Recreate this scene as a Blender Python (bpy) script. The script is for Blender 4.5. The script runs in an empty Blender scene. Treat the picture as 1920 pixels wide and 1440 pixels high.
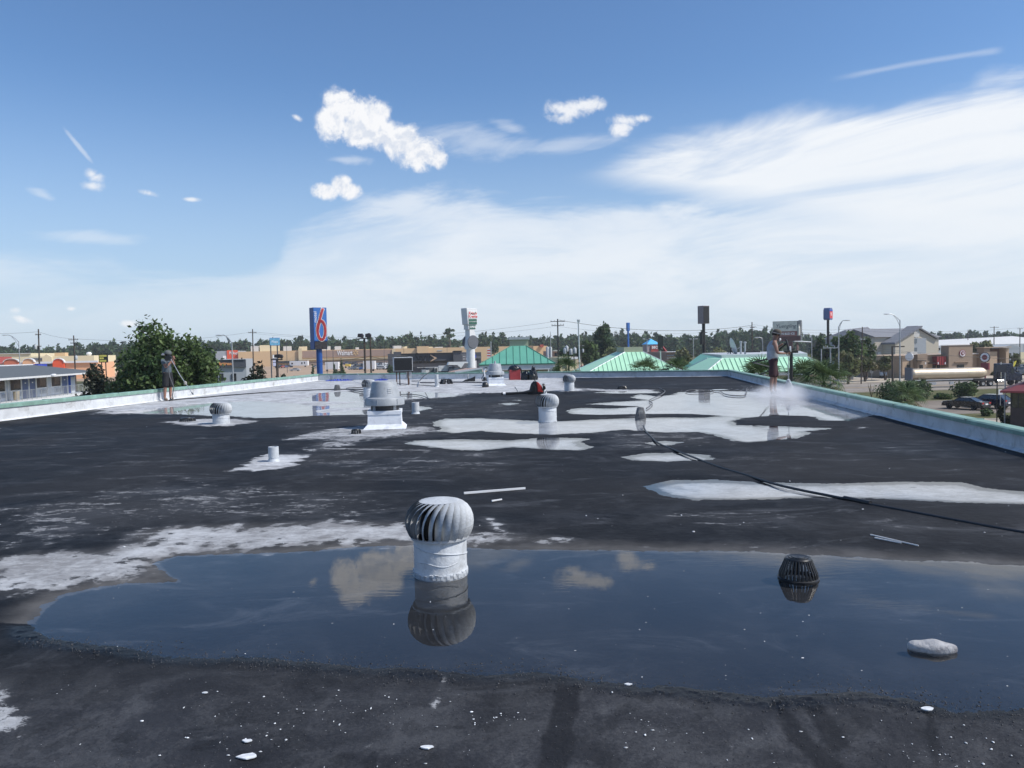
import bpy, bmesh, math, random
import numpy as np
from mathutils import Vector, Matrix
random.seed(7); rng = np.random.default_rng(11)
R = math.radians
SC = bpy.context.scene
COL = SC.collection
# ---------------------------------------------------------------- camera, sky, sun, exposure
F_PX, PITCH, ROLL, EYE = 1442.0, 2.64, 1.2, 1.52
cam_d = bpy.data.cameras.new('camera'); cam = bpy.data.objects.new('camera', cam_d); COL.objects.link(cam)
cam_d.sensor_fit = 'HORIZONTAL'; cam_d.sensor_width = 36.0; cam_d.lens = F_PX / 1920 * 36.0
cam_d.clip_start = 0.05; cam_d.clip_end = 9000
CM = Matrix.Translation((0, 0, EYE)) @ Matrix.Rotation(R(90 - PITCH), 4, 'X') @ Matrix.Rotation(R(-ROLL), 4, 'Z')
cam.matrix_world = CM
SC.camera = cam
CR = CM.to_3x3()
def ray(px, py):
    return CR @ Vector(((px - 960) / F_PX, -(py - 720) / F_PX, -1.0))
def P(px, py, y):
    "the point of the photograph's ray (px, py) at distance y in front of the camera"
    d = ray(px, py); return Vector((0, 0, EYE)) + d * (y / d.y)
def onz(px, py, z=0.0):
    "where the ray (px, py) meets the level z"
    d = ray(px, py); return Vector((0, 0, EYE)) + d * ((z - EYE) / d.z)
GZ = -6.8                                   # street level; the roof deck is z = 0
def onG(px, py): return onz(px, py, GZ)

SUN_EL, SUN_AZ = 48.0, 104.0                 # azimuth measured from +Y (view direction) clockwise towards +X
sv = Vector((math.sin(R(SUN_AZ)) * math.cos(R(SUN_EL)), math.cos(R(SUN_AZ)) * math.cos(R(SUN_EL)), math.sin(R(SUN_EL))))
sl = bpy.data.lights.new('sun', 'SUN'); sl.energy = 4.6; sl.angle = R(0.55); sl.color = (1.0, 0.95, 0.88)
sun = bpy.data.objects.new('sun', sl); COL.objects.link(sun)
sun.rotation_euler = (-sv).to_track_quat('-Z', 'Y').to_euler()
SC.view_settings.view_transform = 'Standard'; SC.view_settings.look = 'None'
SC.view_settings.exposure = 0.0; SC.view_settings.gamma = 1.0
SC.view_settings.use_curve_mapping = False
SC.render.engine = 'CYCLES'
SC.cycles.max_bounces = 8; SC.cycles.transparent_max_bounces = 16; SC.cycles.volume_bounces = 4
SC.cycles.volume_max_steps = 64
SC.cycles.use_denoising = True
SC.cycles.use_adaptive_sampling = True

class NT:
    "small helper for building node trees"
    def __init__(s, nt): s.nt = nt; s.n = nt.nodes; s.l = nt.links
    def node(s, t, **k):
        n = s.n.new(t)
        for a, b in k.items(): setattr(n, a, b)
        return n
    def put(s, sock, v):
        if isinstance(v, bpy.types.NodeSocket): s.l.new(v, sock)
        elif v is not None:
            if hasattr(sock.default_value, '__len__') and not hasattr(v, '__len__'): v = (v,) * len(sock.default_value)
            if hasattr(v, '__len__') and len(sock.default_value) == 4 and len(v) == 3: v = tuple(v) + (1.0,)
            sock.default_value = v
    def m(s, op, a, b=None, c=None, clamp=False):
        n = s.node('ShaderNodeMath', operation=op, use_clamp=clamp)
        s.put(n.inputs[0], a)
        if b is not None: s.put(n.inputs[1], b)
        if c is not None: s.put(n.inputs[2], c)
        return n.outputs[0]
    def v(s, op, a, b=None):
        n = s.node('ShaderNodeVectorMath', operation=op)
        s.put(n.inputs[0], a)
        if b is not None: s.put(n.inputs[1], b)
        return n.outputs['Value'] if op in ('LENGTH', 'DOT_PRODUCT', 'DISTANCE') else n.outputs[0]
    def xyz(s, x, y, z=0.0):
        n = s.node('ShaderNodeCombineXYZ')
        for i, q in enumerate((x, y, z)): s.put(n.inputs[i], q)
        return n.outputs[0]
    def sep(s, v):
        n = s.node('ShaderNodeSeparateXYZ'); s.put(n.inputs[0], v); return n.outputs
    def noise(s, vec, scale, detail=4, rough=0.5, dist=0.0, dim='3D'):
        n = s.node('ShaderNodeTexNoise', noise_dimensions=dim)
        s.put(n.inputs['Vector'], vec); s.put(n.inputs['Scale'], scale); s.put(n.inputs['Detail'], detail)
        s.put(n.inputs['Roughness'], rough); s.put(n.inputs['Distortion'], dist)
        return n.outputs['Fac']
    def step(s, x, a, b, lo=0.0, hi=1.0):
        n = s.node('ShaderNodeMapRange', interpolation_type='SMOOTHSTEP')
        for i, q in enumerate((x, a, b, lo, hi)): s.put(n.inputs[i], q)
        return n.outputs[0]
    def mix(s, f, a, b):
        n = s.node('ShaderNodeMix', data_type='RGBA'); s.put(n.inputs[0], f); s.put(n.inputs[6], a); s.put(n.inputs[7], b)
        return n.outputs[2]
    def curve(s, x, pts, lo, hi):
        "float curve through pts (in real units) for x in lo..hi; values in 0..1"
        n = s.node('ShaderNodeFloatCurve'); c = n.mapping.curves[0]
        q = [((a - lo) / (hi - lo), b) for a, b in pts]
        while len(c.points) < len(q): c.points.new(0.5, 0.5)
        for pt, (a, b) in zip(c.points, q): pt.location = (a, b); pt.handle_type = 'AUTO_CLAMPED'
        n.mapping.update()
        s.put(n.inputs['Value'], s.m('DIVIDE', s.m('SUBTRACT', x, lo), hi - lo, clamp=True)); s.put(n.inputs['Factor'], 1.0)
        return n.outputs[0]

def azel(px, py):
    d = ray(px, py).normalized(); return math.atan2(d.x, d.y), math.asin(d.z)

world = bpy.data.worlds.new('World'); SC.world = world; world.use_nodes = True
w = NT(world.node_tree); w.n.clear()
SKY_S = 0.105
sky = w.node('ShaderNodeTexSky', sky_type='NISHITA', sun_disc=False)
sky.sun_elevation = R(SUN_EL); sky.sun_rotation = R(SUN_AZ); sky.altitude = 10; sky.air_density = 1.0; sky.dust_density = 0.6; sky.ozone_density = 2.2
tc = w.node('ShaderNodeTexCoord')
dv = w.v('NORMALIZE', tc.outputs['Generated'])
dx, dy, dz = w.sep(dv)
az = w.m('ARCTAN2', dx, dy); el = w.m('ARCSINE', dz)
p2 = w.xyz(az, el, 0.0)
# high thin cloud: top edges as curves over azimuth (elevation / 0.7 rad)
def edge(pts):
    q = sorted(azel(a, b) for a, b in pts)
    return w.m('MULTIPLY', w.curve(az, [(a, e / 0.7) for a, e in q], -0.9, 0.9), 0.7)
sx = w.m('ADD', az, w.m('MULTIPLY', el, 1.3))
streak = w.noise(w.xyz(w.m('MULTIPLY', sx, 3.0), w.m('MULTIPLY', w.m('SUBTRACT', el, w.m('MULTIPLY', az, 0.12)), 15.0), 3.7), 1.0, 6, 0.62, 0.6)
fine = w.noise(w.xyz(w.m('MULTIPLY', az, 9.0), w.m('MULTIPLY', w.m('SUBTRACT', el, w.m('MULTIPLY', az, 0.2)), 30.0), 1.3), 1.0, 5, 0.6, 0.8)
soft = w.noise(w.v('MULTIPLY', p2, (6.0, 9.0, 1.0)), 1.0, 5, 0.55, 0.3)
sN = w.m('SUBTRACT', streak, 0.5); fN = w.m('SUBTRACT', fine, 0.5)
wob = w.m('ADD', w.m('MULTIPLY', sN, 0.16), w.m('MULTIPLY', fN, 0.05))
eA = w.m('ADD', edge([(-60, 470), (0, 466), (200, 484), (400, 494), (500, 480), (545, 415), (600, 398), (700, 374), (850, 344), (950, 368), (1100, 376), (1300, 372), (1500, 350), (1700, 300), (1920, 250)]), w.m('MULTIPLY', wob, 0.62))
dA = w.m('SUBTRACT', eA, el)
aA = w.m('ADD', w.m('MULTIPLY', w.step(dA, -0.006, 0.028), 0.72), w.m('MULTIPLY', w.step(dA, 0.0, 0.11), 0.28))
opA = w.curve(az, [(-0.6, 0.62), (-0.33, 0.64), (-0.275, 0.85), (-0.2, 0.88), (0.0, 0.92), (0.25, 0.97), (0.6, 0.97)], -0.9, 0.9)
lowcut = w.step(el, 0.0, 0.1, 0.55, 1.0)
fA = w.m('MULTIPLY', w.m('MULTIPLY', aA, opA), w.m('MULTIPLY', lowcut, w.step(streak, 0.32, 0.60, 0.62, 1.0)))
eB = w.m('ADD', edge([(1000, 350), (1100, 318), (1200, 268), (1300, 240), (1400, 215), (1500, 190), (1600, 196), (1700, 192), (1800, 172), (1860, 140), (1960, 130)]), w.m('MULTIPLY', wob, 0.42))
eB2 = w.m('ADD', edge([(900, 318), (1050, 330), (1200, 350), (1350, 378), (1500, 396), (1700, 430), (1960, 460)]), w.m('MULTIPLY', wob, 0.25))
aB = w.m('MULTIPLY', w.step(w.m('SUBTRACT', eB, el), -0.006, 0.03), w.step(w.m('SUBTRACT', el, eB2), -0.012, 0.02))
onB = w.step(az, azel(960, 0)[0], azel(1260, 0)[0])
fB = w.m('MULTIPLY', w.m('MULTIPLY', aB, onB), w.step(streak, 0.32, 0.62, 0.5, 0.97))
# thin wisps between the two sheets and beside the big cumulus
def blob(px, py, rx, ry, ang=0.0):
    a, e = azel(px, py); c, s_ = math.cos(R(ang)), math.sin(R(ang))
    q = w.v('SUBTRACT', p2, (a, e, 0))
    u = w.v('DOT_PRODUCT', q, (c * F_PX / rx, s_ * F_PX / rx, 0)); t = w.v('DOT_PRODUCT', q, (-s_ * F_PX / ry, c * F_PX / ry, 0))
    return w.m('SUBTRACT', 1.0, w.v('LENGTH', w.xyz(u, t, 0.0)))
def mx(l):
    o = l[0]
    for q in l[1:]: o = w.m('MAXIMUM', o, q)
    return o
wis = mx([blob(900, 268, 190, 45, -4), blob(1050, 275, 170, 26, 6), blob(650, 300, 70, 14, 0), blob(960, 240, 60, 20, -12), blob(148, 275, 42, 5, 128), blob(85, 368, 30, 12, -20), blob(180, 447, 120, 18, 0)])
fW = w.m('MULTIPLY', w.step(w.m('ADD', wis, w.m('MULTIPLY', w.m('ADD', sN, fN), 1.6)), 0.25, 1.0), 0.38)
ca, ce = azel(1560, 148); cb, cd = azel(1882, 93)
ct = w.m('DIVIDE', w.m('SUBTRACT', az, ca), cb - ca)
bend = w.m('MULTIPLY', w.m('MULTIPLY', ct, w.m('SUBTRACT', 1.0, ct)), 0.012)
cl = w.m('ABSOLUTE', w.m('SUBTRACT', el, w.m('ADD', w.m('ADD', bend, w.m('MULTIPLY', fN, 0.006)), w.m('MULTIPLY_ADD', ct, cd - ce, ce))))
fC = w.m('MULTIPLY', w.m('MULTIPLY', w.step(cl, 0.0048, 0.0), w.m('MULTIPLY', w.step(ct, -0.05, 0.25), w.step(ct, 1.02, 0.93))), 0.24)
veil = w.m('SUBTRACT', 1.0, w.m('MULTIPLY', w.m('MULTIPLY', w.m('SUBTRACT', 1.0, fA), w.m('SUBTRACT', 1.0, fB)), w.m('MULTIPLY', w.m('SUBTRACT', 1.0, fW), w.m('SUBTRACT', 1.0, fC))))
# cumulus
big = mx([blob(640, 195, 42, 36), blob(625, 228, 34, 40), blob(676, 216, 48, 40), blob(705, 245, 66, 44, -25), blob(716, 212, 26, 26), blob(748, 268, 56, 40, -15), blob(790, 290, 54, 34), blob(822, 298, 24, 26), blob(668, 250, 50, 30, -25)])
sec = mx([blob(612, 358, 30, 20), blob(640, 348, 26, 22), blob(655, 358, 28, 20)])
thr = mx([blob(1062, 205, 50, 24), blob(1100, 198, 46, 17), blob(1050, 222, 36, 16), blob(1172, 225, 40, 14, -8), blob(1165, 240, 26, 18), blob(1205, 222, 28, 11)])
sml = mx([blob(172, 326, 17, 14), blob(180, 332, 20, 14), blob(174, 350, 26, 14), blob(278, 362, 27, 9, -8), blob(357, 374, 18, 5), blob(28, 582, 14, 10), blob(40, 598, 22, 8, -20), blob(134, 579, 10, 6), blob(242, 606, 18, 8), blob(556, 220, 13, 7, -20)])
cn1 = w.noise(p2, 23.0, 8, 0.66, 0.3)
cn2 = w.noise(w.v('MULTIPLY', p2, (1.0, 1.0, 1.0)), 13.0, 2, 0.5, 0.0)
cn3 = w.noise(w.v('ADD', p2, (0.0045, 0.0075, 0.0)), 23.0, 8, 0.66, 0.3)
cn4 = w.noise(p2, 75.0, 5, 0.6, 0.4)
cN = w.m('ADD', w.m('MULTIPLY', w.m('SUBTRACT', cn1, 0.5), 1.7), w.m('MULTIPLY', w.m('SUBTRACT', cn4, 0.5), 0.55))
dense = w.m('ADD', mx([big, sec]), cN)
fD = w.m('POWER', w.step(dense, 0.02, 0.55), 1.25)
thin = w.m('ADD', thr, w.m('MULTIPLY', cN, 1.25)); fE = w.m('MULTIPLY', w.step(thin, 0.05, 0.85), 0.9)
tiny = w.m('ADD', sml, w.m('MULTIPLY', cN, 1.1)); fF = w.m('MULTIPLY', w.step(tiny, 0.12, 1.0), 0.8)
cum = w.m('MAXIMUM', fD, w.m('MAXIMUM', fE, fF))
shd = w.m('MULTIPLY', w.step(w.m('SUBTRACT', cn1, cn3), 0.05, -0.10), w.step(dense, 0.1, 0.7, 0.3, 0.85))
ccol = w.mix(shd, (0.95, 0.96, 0.985), (0.68, 0.74, 0.85))
vcol = w.mix(w.step(el, 0.02, 0.3), (0.82, 0.88, 0.945), (0.92, 0.95, 0.99))
hz = w.node('ShaderNodeBackground'); w.put(hz.inputs[0], (0.52, 0.65, 0.82)); hz.inputs[1].default_value = 1.0
b0 = w.node('ShaderNodeBackground'); skc = w.v('MULTIPLY', sky.outputs[0], (0.92, 1.15, 1.38)); w.l.new(skc, b0.inputs[0]); b0.inputs[1].default_value = SKY_S
b1 = w.node('ShaderNodeBackground'); w.l.new(vcol, b1.inputs[0]); b1.inputs[1].default_value = 1.0
b2 = w.node('ShaderNodeBackground'); w.l.new(ccol, b2.inputs[0]); b2.inputs[1].default_value = 1.0
def mixs(f, a, b):
    n = w.node('ShaderNodeMixShader'); w.put(n.inputs[0], f); w.l.new(a, n.inputs[1]); w.l.new(b, n.inputs[2]); return n.outputs[0]
hf = w.m('MULTIPLY', w.step(el, 0.34, -0.02), 0.8)
o = mixs(hf, b0.outputs[0], hz.outputs[0]); o = mixs(veil, o, b1.outputs[0]); o = mixs(cum, o, b2.outputs[0])
wo = w.node('ShaderNodeOutputWorld'); w.l.new(o, wo.inputs[0])
# ---------------------------------------------------------------- helpers
MATS = {}
def mat(name, col, rough=0.6, metal=0.0, var=0.12, scale=3.0, bump=0.0, bscale=40.0, spec=0.5, dirt=None, dscale=1.2, island=0.0, coat=0.0):
    "procedural paint/metal/stone: base colour with noise variation, optional dirt colour and relief"
    if name in MATS: return MATS[name]
    m = bpy.data.materials.new(name); m.use_nodes = True; t = NT(m.node_tree)
    b = t.n['Principled BSDF']; c = t.node('ShaderNodeTexCoord').outputs['Object']
    n = t.noise(c, scale, 5, 0.6)
    k = t.step(n, 0.3, 0.7, 1 - var, 1 + var)
    col4 = t.v('SCALE', tuple(col)); sc = t.nt.nodes[-1]; t.put(sc.inputs['Scale'], k)
    colr = col4
    if dirt is not None:
        d = t.noise(c, dscale, 6, 0.7, 0.4)
        colr = t.mix(t.step(d, 0.5, 0.68, 0.0, 0.8), colr, dirt)
    if island:
        g = t.node('ShaderNodeNewGeometry').outputs['Random Per Island']
        v = t.v('SCALE', colr); t.put(t.nt.nodes[-1].inputs['Scale'], t.step(g, 0, 1, 1 - island, 1 + island)); colr = v
    t.put(b.inputs['Base Color'], colr); t.put(b.inputs['Roughness'], t.step(n, 0.2, 0.8, max(0, rough - 0.08), min(1, rough + 0.08)))
    b.inputs['Metallic'].default_value = metal; b.inputs['Specular IOR Level'].default_value = spec
    if coat: b.inputs['Coat Weight'].default_value = coat; b.inputs['Coat Roughness'].default_value = 0.08
    if bump:
        bn = t.node('ShaderNodeBump'); bn.inputs['Strength'].default_value = bump; bn.inputs['Distance'].default_value = 0.01
        t.put(bn.inputs['Height'], t.noise(c, bscale, 5, 0.65)); t.l.new(bn.outputs[0], b.inputs['Normal'])
    MATS[name] = m; return m

class MB:
    "collects shapes and links them as one mesh object"
    def __init__(s): s.v = []; s.f = []
    def add(s, vs, fs):
        k = len(s.v); s.v += [tuple(q) for q in vs]; s.f += [tuple(i + k for i in f) for f in fs]; return s
    def box(s, x0, x1, y0, y1, z0, z1, M=None):
        vs = [Vector((x, y, z)) for z in (z0, z1) for y in (y0, y1) for x in (x0, x1)]
        if M is not None: vs = [M @ q for q in vs]
        return s.add(vs, [(0, 2, 3, 1), (4, 5, 7, 6), (0, 1, 5, 4), (2, 6, 7, 3), (0, 4, 6, 2), (1, 3, 7, 5)])
    def prism(s, pts, h0, h1, ax='z'):
        "polygon pts (counter-clockwise) extruded from h0 to h1 along ax"
        n = len(pts)
        f = {'z': lambda a, b, h: (a, b, h), 'y': lambda a, b, h: (a, h, b), 'x': lambda a, b, h: (h, a, b)}[ax]
        vs = [f(a, b, h0) for a, b in pts] + [f(a, b, h1) for a, b in pts]
        fs = [tuple(range(n))[::-1], tuple(range(n, 2 * n))] + [(i, (i + 1) % n, (i + 1) % n + n, i + n) for i in range(n)]
        return s.add(vs, fs)
    def lathe(s, prof, n=24, c=(0, 0, 0), M=None, cap=True, a0=0.0):
        vs = []; fs = []
        for r, z in prof:
            for i in range(n):
                a = a0 + 2 * math.pi * i / n; q = Vector((c[0] + r * math.cos(a), c[1] + r * math.sin(a), c[2] + z)); vs.append(M @ q if M is not None else q)
        for j in range(len(prof) - 1):
            for i in range(n): fs.append((j * n + i, j * n + (i + 1) % n, (j + 1) * n + (i + 1) % n, (j + 1) * n + i))
        if cap: fs.append(tuple(range(n))[::-1]); fs.append(tuple(range((len(prof) - 1) * n, len(prof) * n)))
        return s.add(vs, fs)
    def tube(s, pts, r, n=8, r1=None):
        pts = [Vector(q) for q in pts]; vs = []; fs = []; m = len(pts); up = None
        for j, q in enumerate(pts):
            t = (pts[min(j + 1, m - 1)] - pts[max(j - 1, 0)]).normalized()
            if up is None: up = Vector((0, 0, 1)) if abs(t.z) < 0.9 else Vector((1, 0, 0))
            a = t.cross(up).normalized(); b = a.cross(t); up = b
            rr = (r if r1 is None else r + (r1 - r) * j / max(1, m - 1)) if not hasattr(r, '__len__') else r[j]
            for i in range(n):
                an = 2 * math.pi * i / n; vs.append(q + a * rr * math.cos(an) + b * rr * math.sin(an))
        for j in range(m - 1):
            for i in range(n): fs.append((j * n + i, j * n + (i + 1) % n, (j + 1) * n + (i + 1) % n, (j + 1) * n + i))
        fs.append(tuple(range(n))[::-1]); fs.append(tuple(range((m - 1) * n, m * n)))
        return s.add(vs, fs)
    def quad(s, a, b, c, d): return s.add([a, b, c, d], [(0, 1, 2, 3)])
    def build(s, name, m, parent=None, smooth=False, loc=None, bevel=0.0):
        me = bpy.data.meshes.new(name); me.from_pydata(s.v, [], s.f); me.update()
        if smooth:
            me.polygons.foreach_set('use_smooth', [True] * len(me.polygons))
            try: me.set_sharp_from_angle(angle=R(38))
            except Exception: pass
        return link(name, me, m, parent, loc, bevel)
def link(name, me, m, parent=None, loc=None, bevel=0.0):
    o = bpy.data.objects.new(name, me); COL.objects.link(o)
    if m is not None and not me.materials: me.materials.append(m)
    if parent is not None: o.parent = parent
    if loc is not None: o.location = loc
    if bevel:
        b = o.modifiers.new('edge', 'BEVEL'); b.width = bevel; b.segments = 2; b.limit_method = 'ANGLE'
    return o
def tag(o, label, cat, group=None, kind=None):
    if label: o['label'] = label
    if cat: o['category'] = cat
    if group: o['group'] = group
    if kind: o['kind'] = kind
    return o
def thing(name, label, cat, loc=(0, 0, 0), rotz=0.0, group=None):
    o = bpy.data.objects.new(name, None); COL.objects.link(o); o.empty_display_size = 0.2
    o.location = loc; o.rotation_euler = (0, 0, rotz); return tag(o, label, cat, group)
def copy_tree(o, parent=None, loc=None, rotz=None, label=None, scale=None):
    kids = [c for c in o.children]
    c = o.copy(); COL.objects.link(c)
    if parent is not None: c.parent = parent
    if loc is not None: c.location = loc
    if rotz is not None: c.rotation_euler = (0, 0, rotz)
    if scale is not None: c.scale = (scale,) * 3 if not hasattr(scale, '__len__') else scale
    if label: c['label'] = label
    for k in kids: copy_tree(k, c)
    return c
def part_copy(o, parent, loc=None, rotz=None, m=None):
    c = o.copy(); COL.objects.link(c); c.parent = parent
    if loc is not None: c.location = loc
    if rotz is not None: c.rotation_euler = (0, 0, rotz)
    return c
def struct(o, kind='structure'): o['kind'] = kind; return o
def npmesh(name, V, Fq, m, parent=None, smooth=False):
    "mesh from numpy vertices and quads (or tris)"
    me = bpy.data.meshes.new(name); k = Fq.shape[1]
    me.vertices.add(len(V)); me.vertices.foreach_set('co', V.astype(np.float32).ravel())
    me.loops.add(Fq.size); me.loops.foreach_set('vertex_index', Fq.astype(np.int32).ravel())
    me.polygons.add(len(Fq)); me.polygons.foreach_set('loop_start', np.arange(0, Fq.size, k, dtype=np.int32))
    try: me.polygons.foreach_set('loop_total', np.full(len(Fq), k, dtype=np.int32))
    except Exception: pass
    if smooth: me.polygons.foreach_set('use_smooth', np.ones(len(Fq), dtype=bool))
    me.update(calc_edges=True)
    return link(name, me, m, parent)
def vnoise(x, y, seed=0):
    xi = np.floor(x).astype(np.int64); yi = np.floor(y).astype(np.int64); fx = x - xi; fy = y - yi
    fx = fx * fx * (3 - 2 * fx); fy = fy * fy * (3 - 2 * fy)
    def h(a, b):
        q = (a * 374761393 + b * 668265263 + seed * 982451653) & 0xffffffff
        q = ((q ^ (q >> 13)) * 1274126177) & 0xffffffff
        return ((q ^ (q >> 16)) & 0xffff) / 65535.0
    return (h(xi, yi) * (1 - fx) + h(xi + 1, yi) * fx) * (1 - fy) + (h(xi, yi + 1) * (1 - fx) + h(xi + 1, yi + 1) * fx) * fy
def fbm(x, y, s, o=4, seed=0, g=0.5):
    r = 0; a = 1; t = 0
    for i in range(o): r = r + a * vnoise(x * s, y * s, seed + i * 17); t += a; a *= g; s *= 2.03
    return r / t
def text(name, body, size, m, parent, loc, rot=(R(90), 0, 0), align='CENTER', sx=1.0, shear=0.0, ext=0.01, bold=0.0):
    c = bpy.data.curves.new(name, 'FONT'); c.body = body; c.size = size; c.align_x = align; c.align_y = 'CENTER'; c.extrude = ext
    c.shear = shear; c.offset = bold; c.resolution_u = 3; c.materials.append(m)
    o = bpy.data.objects.new(name, c); COL.objects.link(o); me = bpy.data.meshes.new_from_object(o.evaluated_get(bpy.context.evaluated_depsgraph_get())); bpy.data.objects.remove(o)
    o = link(name, me, m, parent, loc); o.rotation_euler = rot; o.scale = (sx, 1, 1)
    return o
# shared materials
M_white = mat('white_coating', (0.60, 0.62, 0.64), 0.6, var=0.1, scale=2.5, bump=0.35, bscale=25, dirt=(0.34, 0.34, 0.33), dscale=2.2)
M_whitep = mat('white_paint', (0.72, 0.73, 0.74), 0.45, var=0.05)
M_galv = mat('painted_aluminium', (0.50, 0.53, 0.56), 0.42, 0.25, var=0.10, scale=8, bump=0.15, bscale=60)
M_galvw = mat('weathered_aluminium', (0.47, 0.495, 0.515), 0.62, 0.0, var=0.16, scale=9, bump=0.3, bscale=50, dirt=(0.30, 0.31, 0.32), dscale=9.0)
M_hood = mat('fan_hood_grey', (0.34, 0.365, 0.39), 0.55, 0.1, var=0.12, scale=5, bump=0.2, bscale=30, dirt=(0.22, 0.23, 0.235), dscale=6.0)
M_blackp = mat('black_plastic', (0.018, 0.019, 0.021), 0.4, var=0.2, bump=0.1)
M_hose = mat('hose_rubber', (0.014, 0.015, 0.017), 0.45, var=0.25, scale=20)
M_rust = mat('rusty_steel', (0.10, 0.055, 0.04), 0.8, 0.2, var=0.4, scale=14, dirt=(0.03, 0.025, 0.025))
M_green = mat('green_coping_paint', (0.18, 0.30, 0.25), 0.55, var=0.14, scale=2.0, dirt=(0.25, 0.42, 0.36), dscale=3.0)
M_black = mat('black_paint', (0.015, 0.016, 0.018), 0.5, var=0.2)
M_steel = mat('galvanised_pole', (0.42, 0.44, 0.46), 0.5, 0.5, var=0.1)
M_wood = mat('weathered_pole_wood', (0.075, 0.06, 0.05), 0.9, var=0.3, scale=2)
M_wire = mat('wire', (0.03, 0.03, 0.033), 0.6)
M_glass = mat('dark_window_glass', (0.015, 0.018, 0.022), 0.08, var=0.1, spec=0.8)
M_tyre = mat('tyre_rubber', (0.015, 0.015, 0.016), 0.8)
M_chrome = mat('bright_metal', (0.75, 0.74, 0.72), 0.22, 1.0, var=0.04)
M_letterw = mat('white_lettering', (0.8, 0.8, 0.8), 0.5, var=0.02)
# ---------------------------------------------------------------- roof deck
pL0 = onz(0, 791); pL1 = onz(597, 714); pR1 = onz(1365, 706); pR0 = onz(1920, 850); pRm = onz(1638, 778)
def lx(p, q, y): return p.x + (q.x - p.x) * (y - p.y) / (q.y - p.y)
def xleft(y): return lx(pL0, pL1, y)
rs = (pR1.x - pR0.x) / (pR1.y - pR0.y)
def xright(y): return pR0.x + rs * (y - pR0.y)
def yfar(x): return pL1.y + (pR1.y - pL1.y) * (x - pL1.x) / (pR1.x - pL1.x)

def wpoly(pts): return np.array([(onz(a, b).x, onz(a, b).y) for a, b in pts])
def sdist(X, Y, poly, margin):
    "signed distance (positive inside) to a polygon; -margin beyond its box"
    out = np.full(X.shape, -margin, dtype=np.float64)
    lo = poly.min(0) - margin; hi = poly.max(0) + margin
    sel = (X > lo[0]) & (X < hi[0]) & (Y > lo[1]) & (Y < hi[1])
    if not sel.any(): return out
    x = X[sel]; y = Y[sel]; d2 = np.full(x.shape, 1e9); ins = np.zeros(x.shape, bool)
    for i in range(len(poly)):
        a = poly[i]; b = poly[(i + 1) % len(poly)]; e = b - a; L = max(1e-9, e @ e)
        t = np.clip(((x - a[0]) * e[0] + (y - a[1]) * e[1]) / L, 0, 1)
        d2 = np.minimum(d2, (x - a[0] - t * e[0]) ** 2 + (y - a[1] - t * e[1]) ** 2)
        c = ((a[1] > y) != (b[1] > y)) & (x < (b[0] - a[0]) * (y - a[1]) / (b[1] - a[1] + 1e-12) + a[0]); ins ^= c
    d = np.sqrt(d2); out[sel] = np.clip(np.where(ins, d, -d), -margin, None); return out
PUD = [
 [(55,1168),(78,1140),(110,1118),(170,1104),(235,1094),(330,1090),(312,1080),(298,1066),(290,1056),(330,1042),(400,1040),(500,1037),(600,1032),(700,1025),(770,1023),(900,1028),(1000,1030),(1150,1031),(1280,1034),(1400,1034),(1500,1040),(1600,1045),(1700,1050),(1800,1053),(1920,1060),(2300,1085),(2500,1360),(1920,1330),(1850,1337),(1760,1328),(1700,1312),(1620,1301),(1550,1303),(1440,1312),(1360,1302),(1280,1292),(1190,1288),(1100,1276),(1000,1262),(900,1266),(800,1258),(700,1254),(600,1246),(500,1236),(450,1232),(400,1238),(300,1232),(220,1215),(150,1208),(90,1200),(60,1185)],
 [(1205,912),(1260,900),(1350,900),(1440,905),(1550,906),(1700,903),(1800,905),(1850,915),(1920,922),(2100,937),(2100,962),(1920,945),(1800,943),(1700,938),(1600,934),(1500,934),(1400,937),(1300,937),(1240,928)],
 [(1165,857),(1210,850),(1270,849),(1330,854),(1345,862),(1250,866),(1190,863)],
 [(1210,831),(1245,827),(1280,829),(1262,835),(1225,835)],
 [(750,831),(790,825),(870,824),(950,826),(1020,821),(1112,822),(1090,828),(1095,834),(1116,838),(1090,845),(1020,842),(960,838),(900,845),(850,843),(800,838)],
 [(815,790),(835,785),(900,784),(980,788),(1040,790),(1110,787),(1170,785),(1250,783),(1320,783),(1345,781),(1380,777),(1395,784),(1375,790),(1385,797),(1450,799),(1563,803),(1510,809),(1525,813),(1490,822),(1435,827),(1400,829),(1370,826),(1340,815),(1310,810),(1240,811),(1170,806),(1110,812),(1030,815),(960,812),(900,808),(850,812),(820,808),(830,802),(815,798)],
 [(1060,770),(1090,765),(1150,766),(1190,762),(1100,758),(1160,753),(1215,750),(1180,745),(1200,739),(1235,743),(1260,740),(1275,735),(1350,733),(1440,735),(1520,742),(1560,755),(1600,768),(1640,778),(1590,789),(1540,788),(1520,780),(1460,778),(1400,783),(1345,779),(1300,776),(1200,776),(1130,778),(1070,776)],
 [(1110,736),(1190,733),(1240,734),(1230,737),(1150,738)],
 [(937,757),(955,755),(973,757),(955,759.5)], [(955,750.5),(975,749.5),(976,751.5)],
 [(210,774),(280,768),(360,758),(470,752),(560,757),(600,762),(650,757),(690,752),(700,764),(620,766),(590,770),(600,775),(690,768),(700,777),(600,779),(560,781),(480,784),(420,779),(395,780),(350,777),(290,775)],
 [(560,752),(600,737),(660,733),(720,733),(800,735),(862,740),(845,744),(760,748),(700,752),(640,754)],
 [(774,760),(812,765),(790,771),(770,770)],
 [(1300,731),(1360,729),(1365,731),(1310,733)],
]
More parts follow.
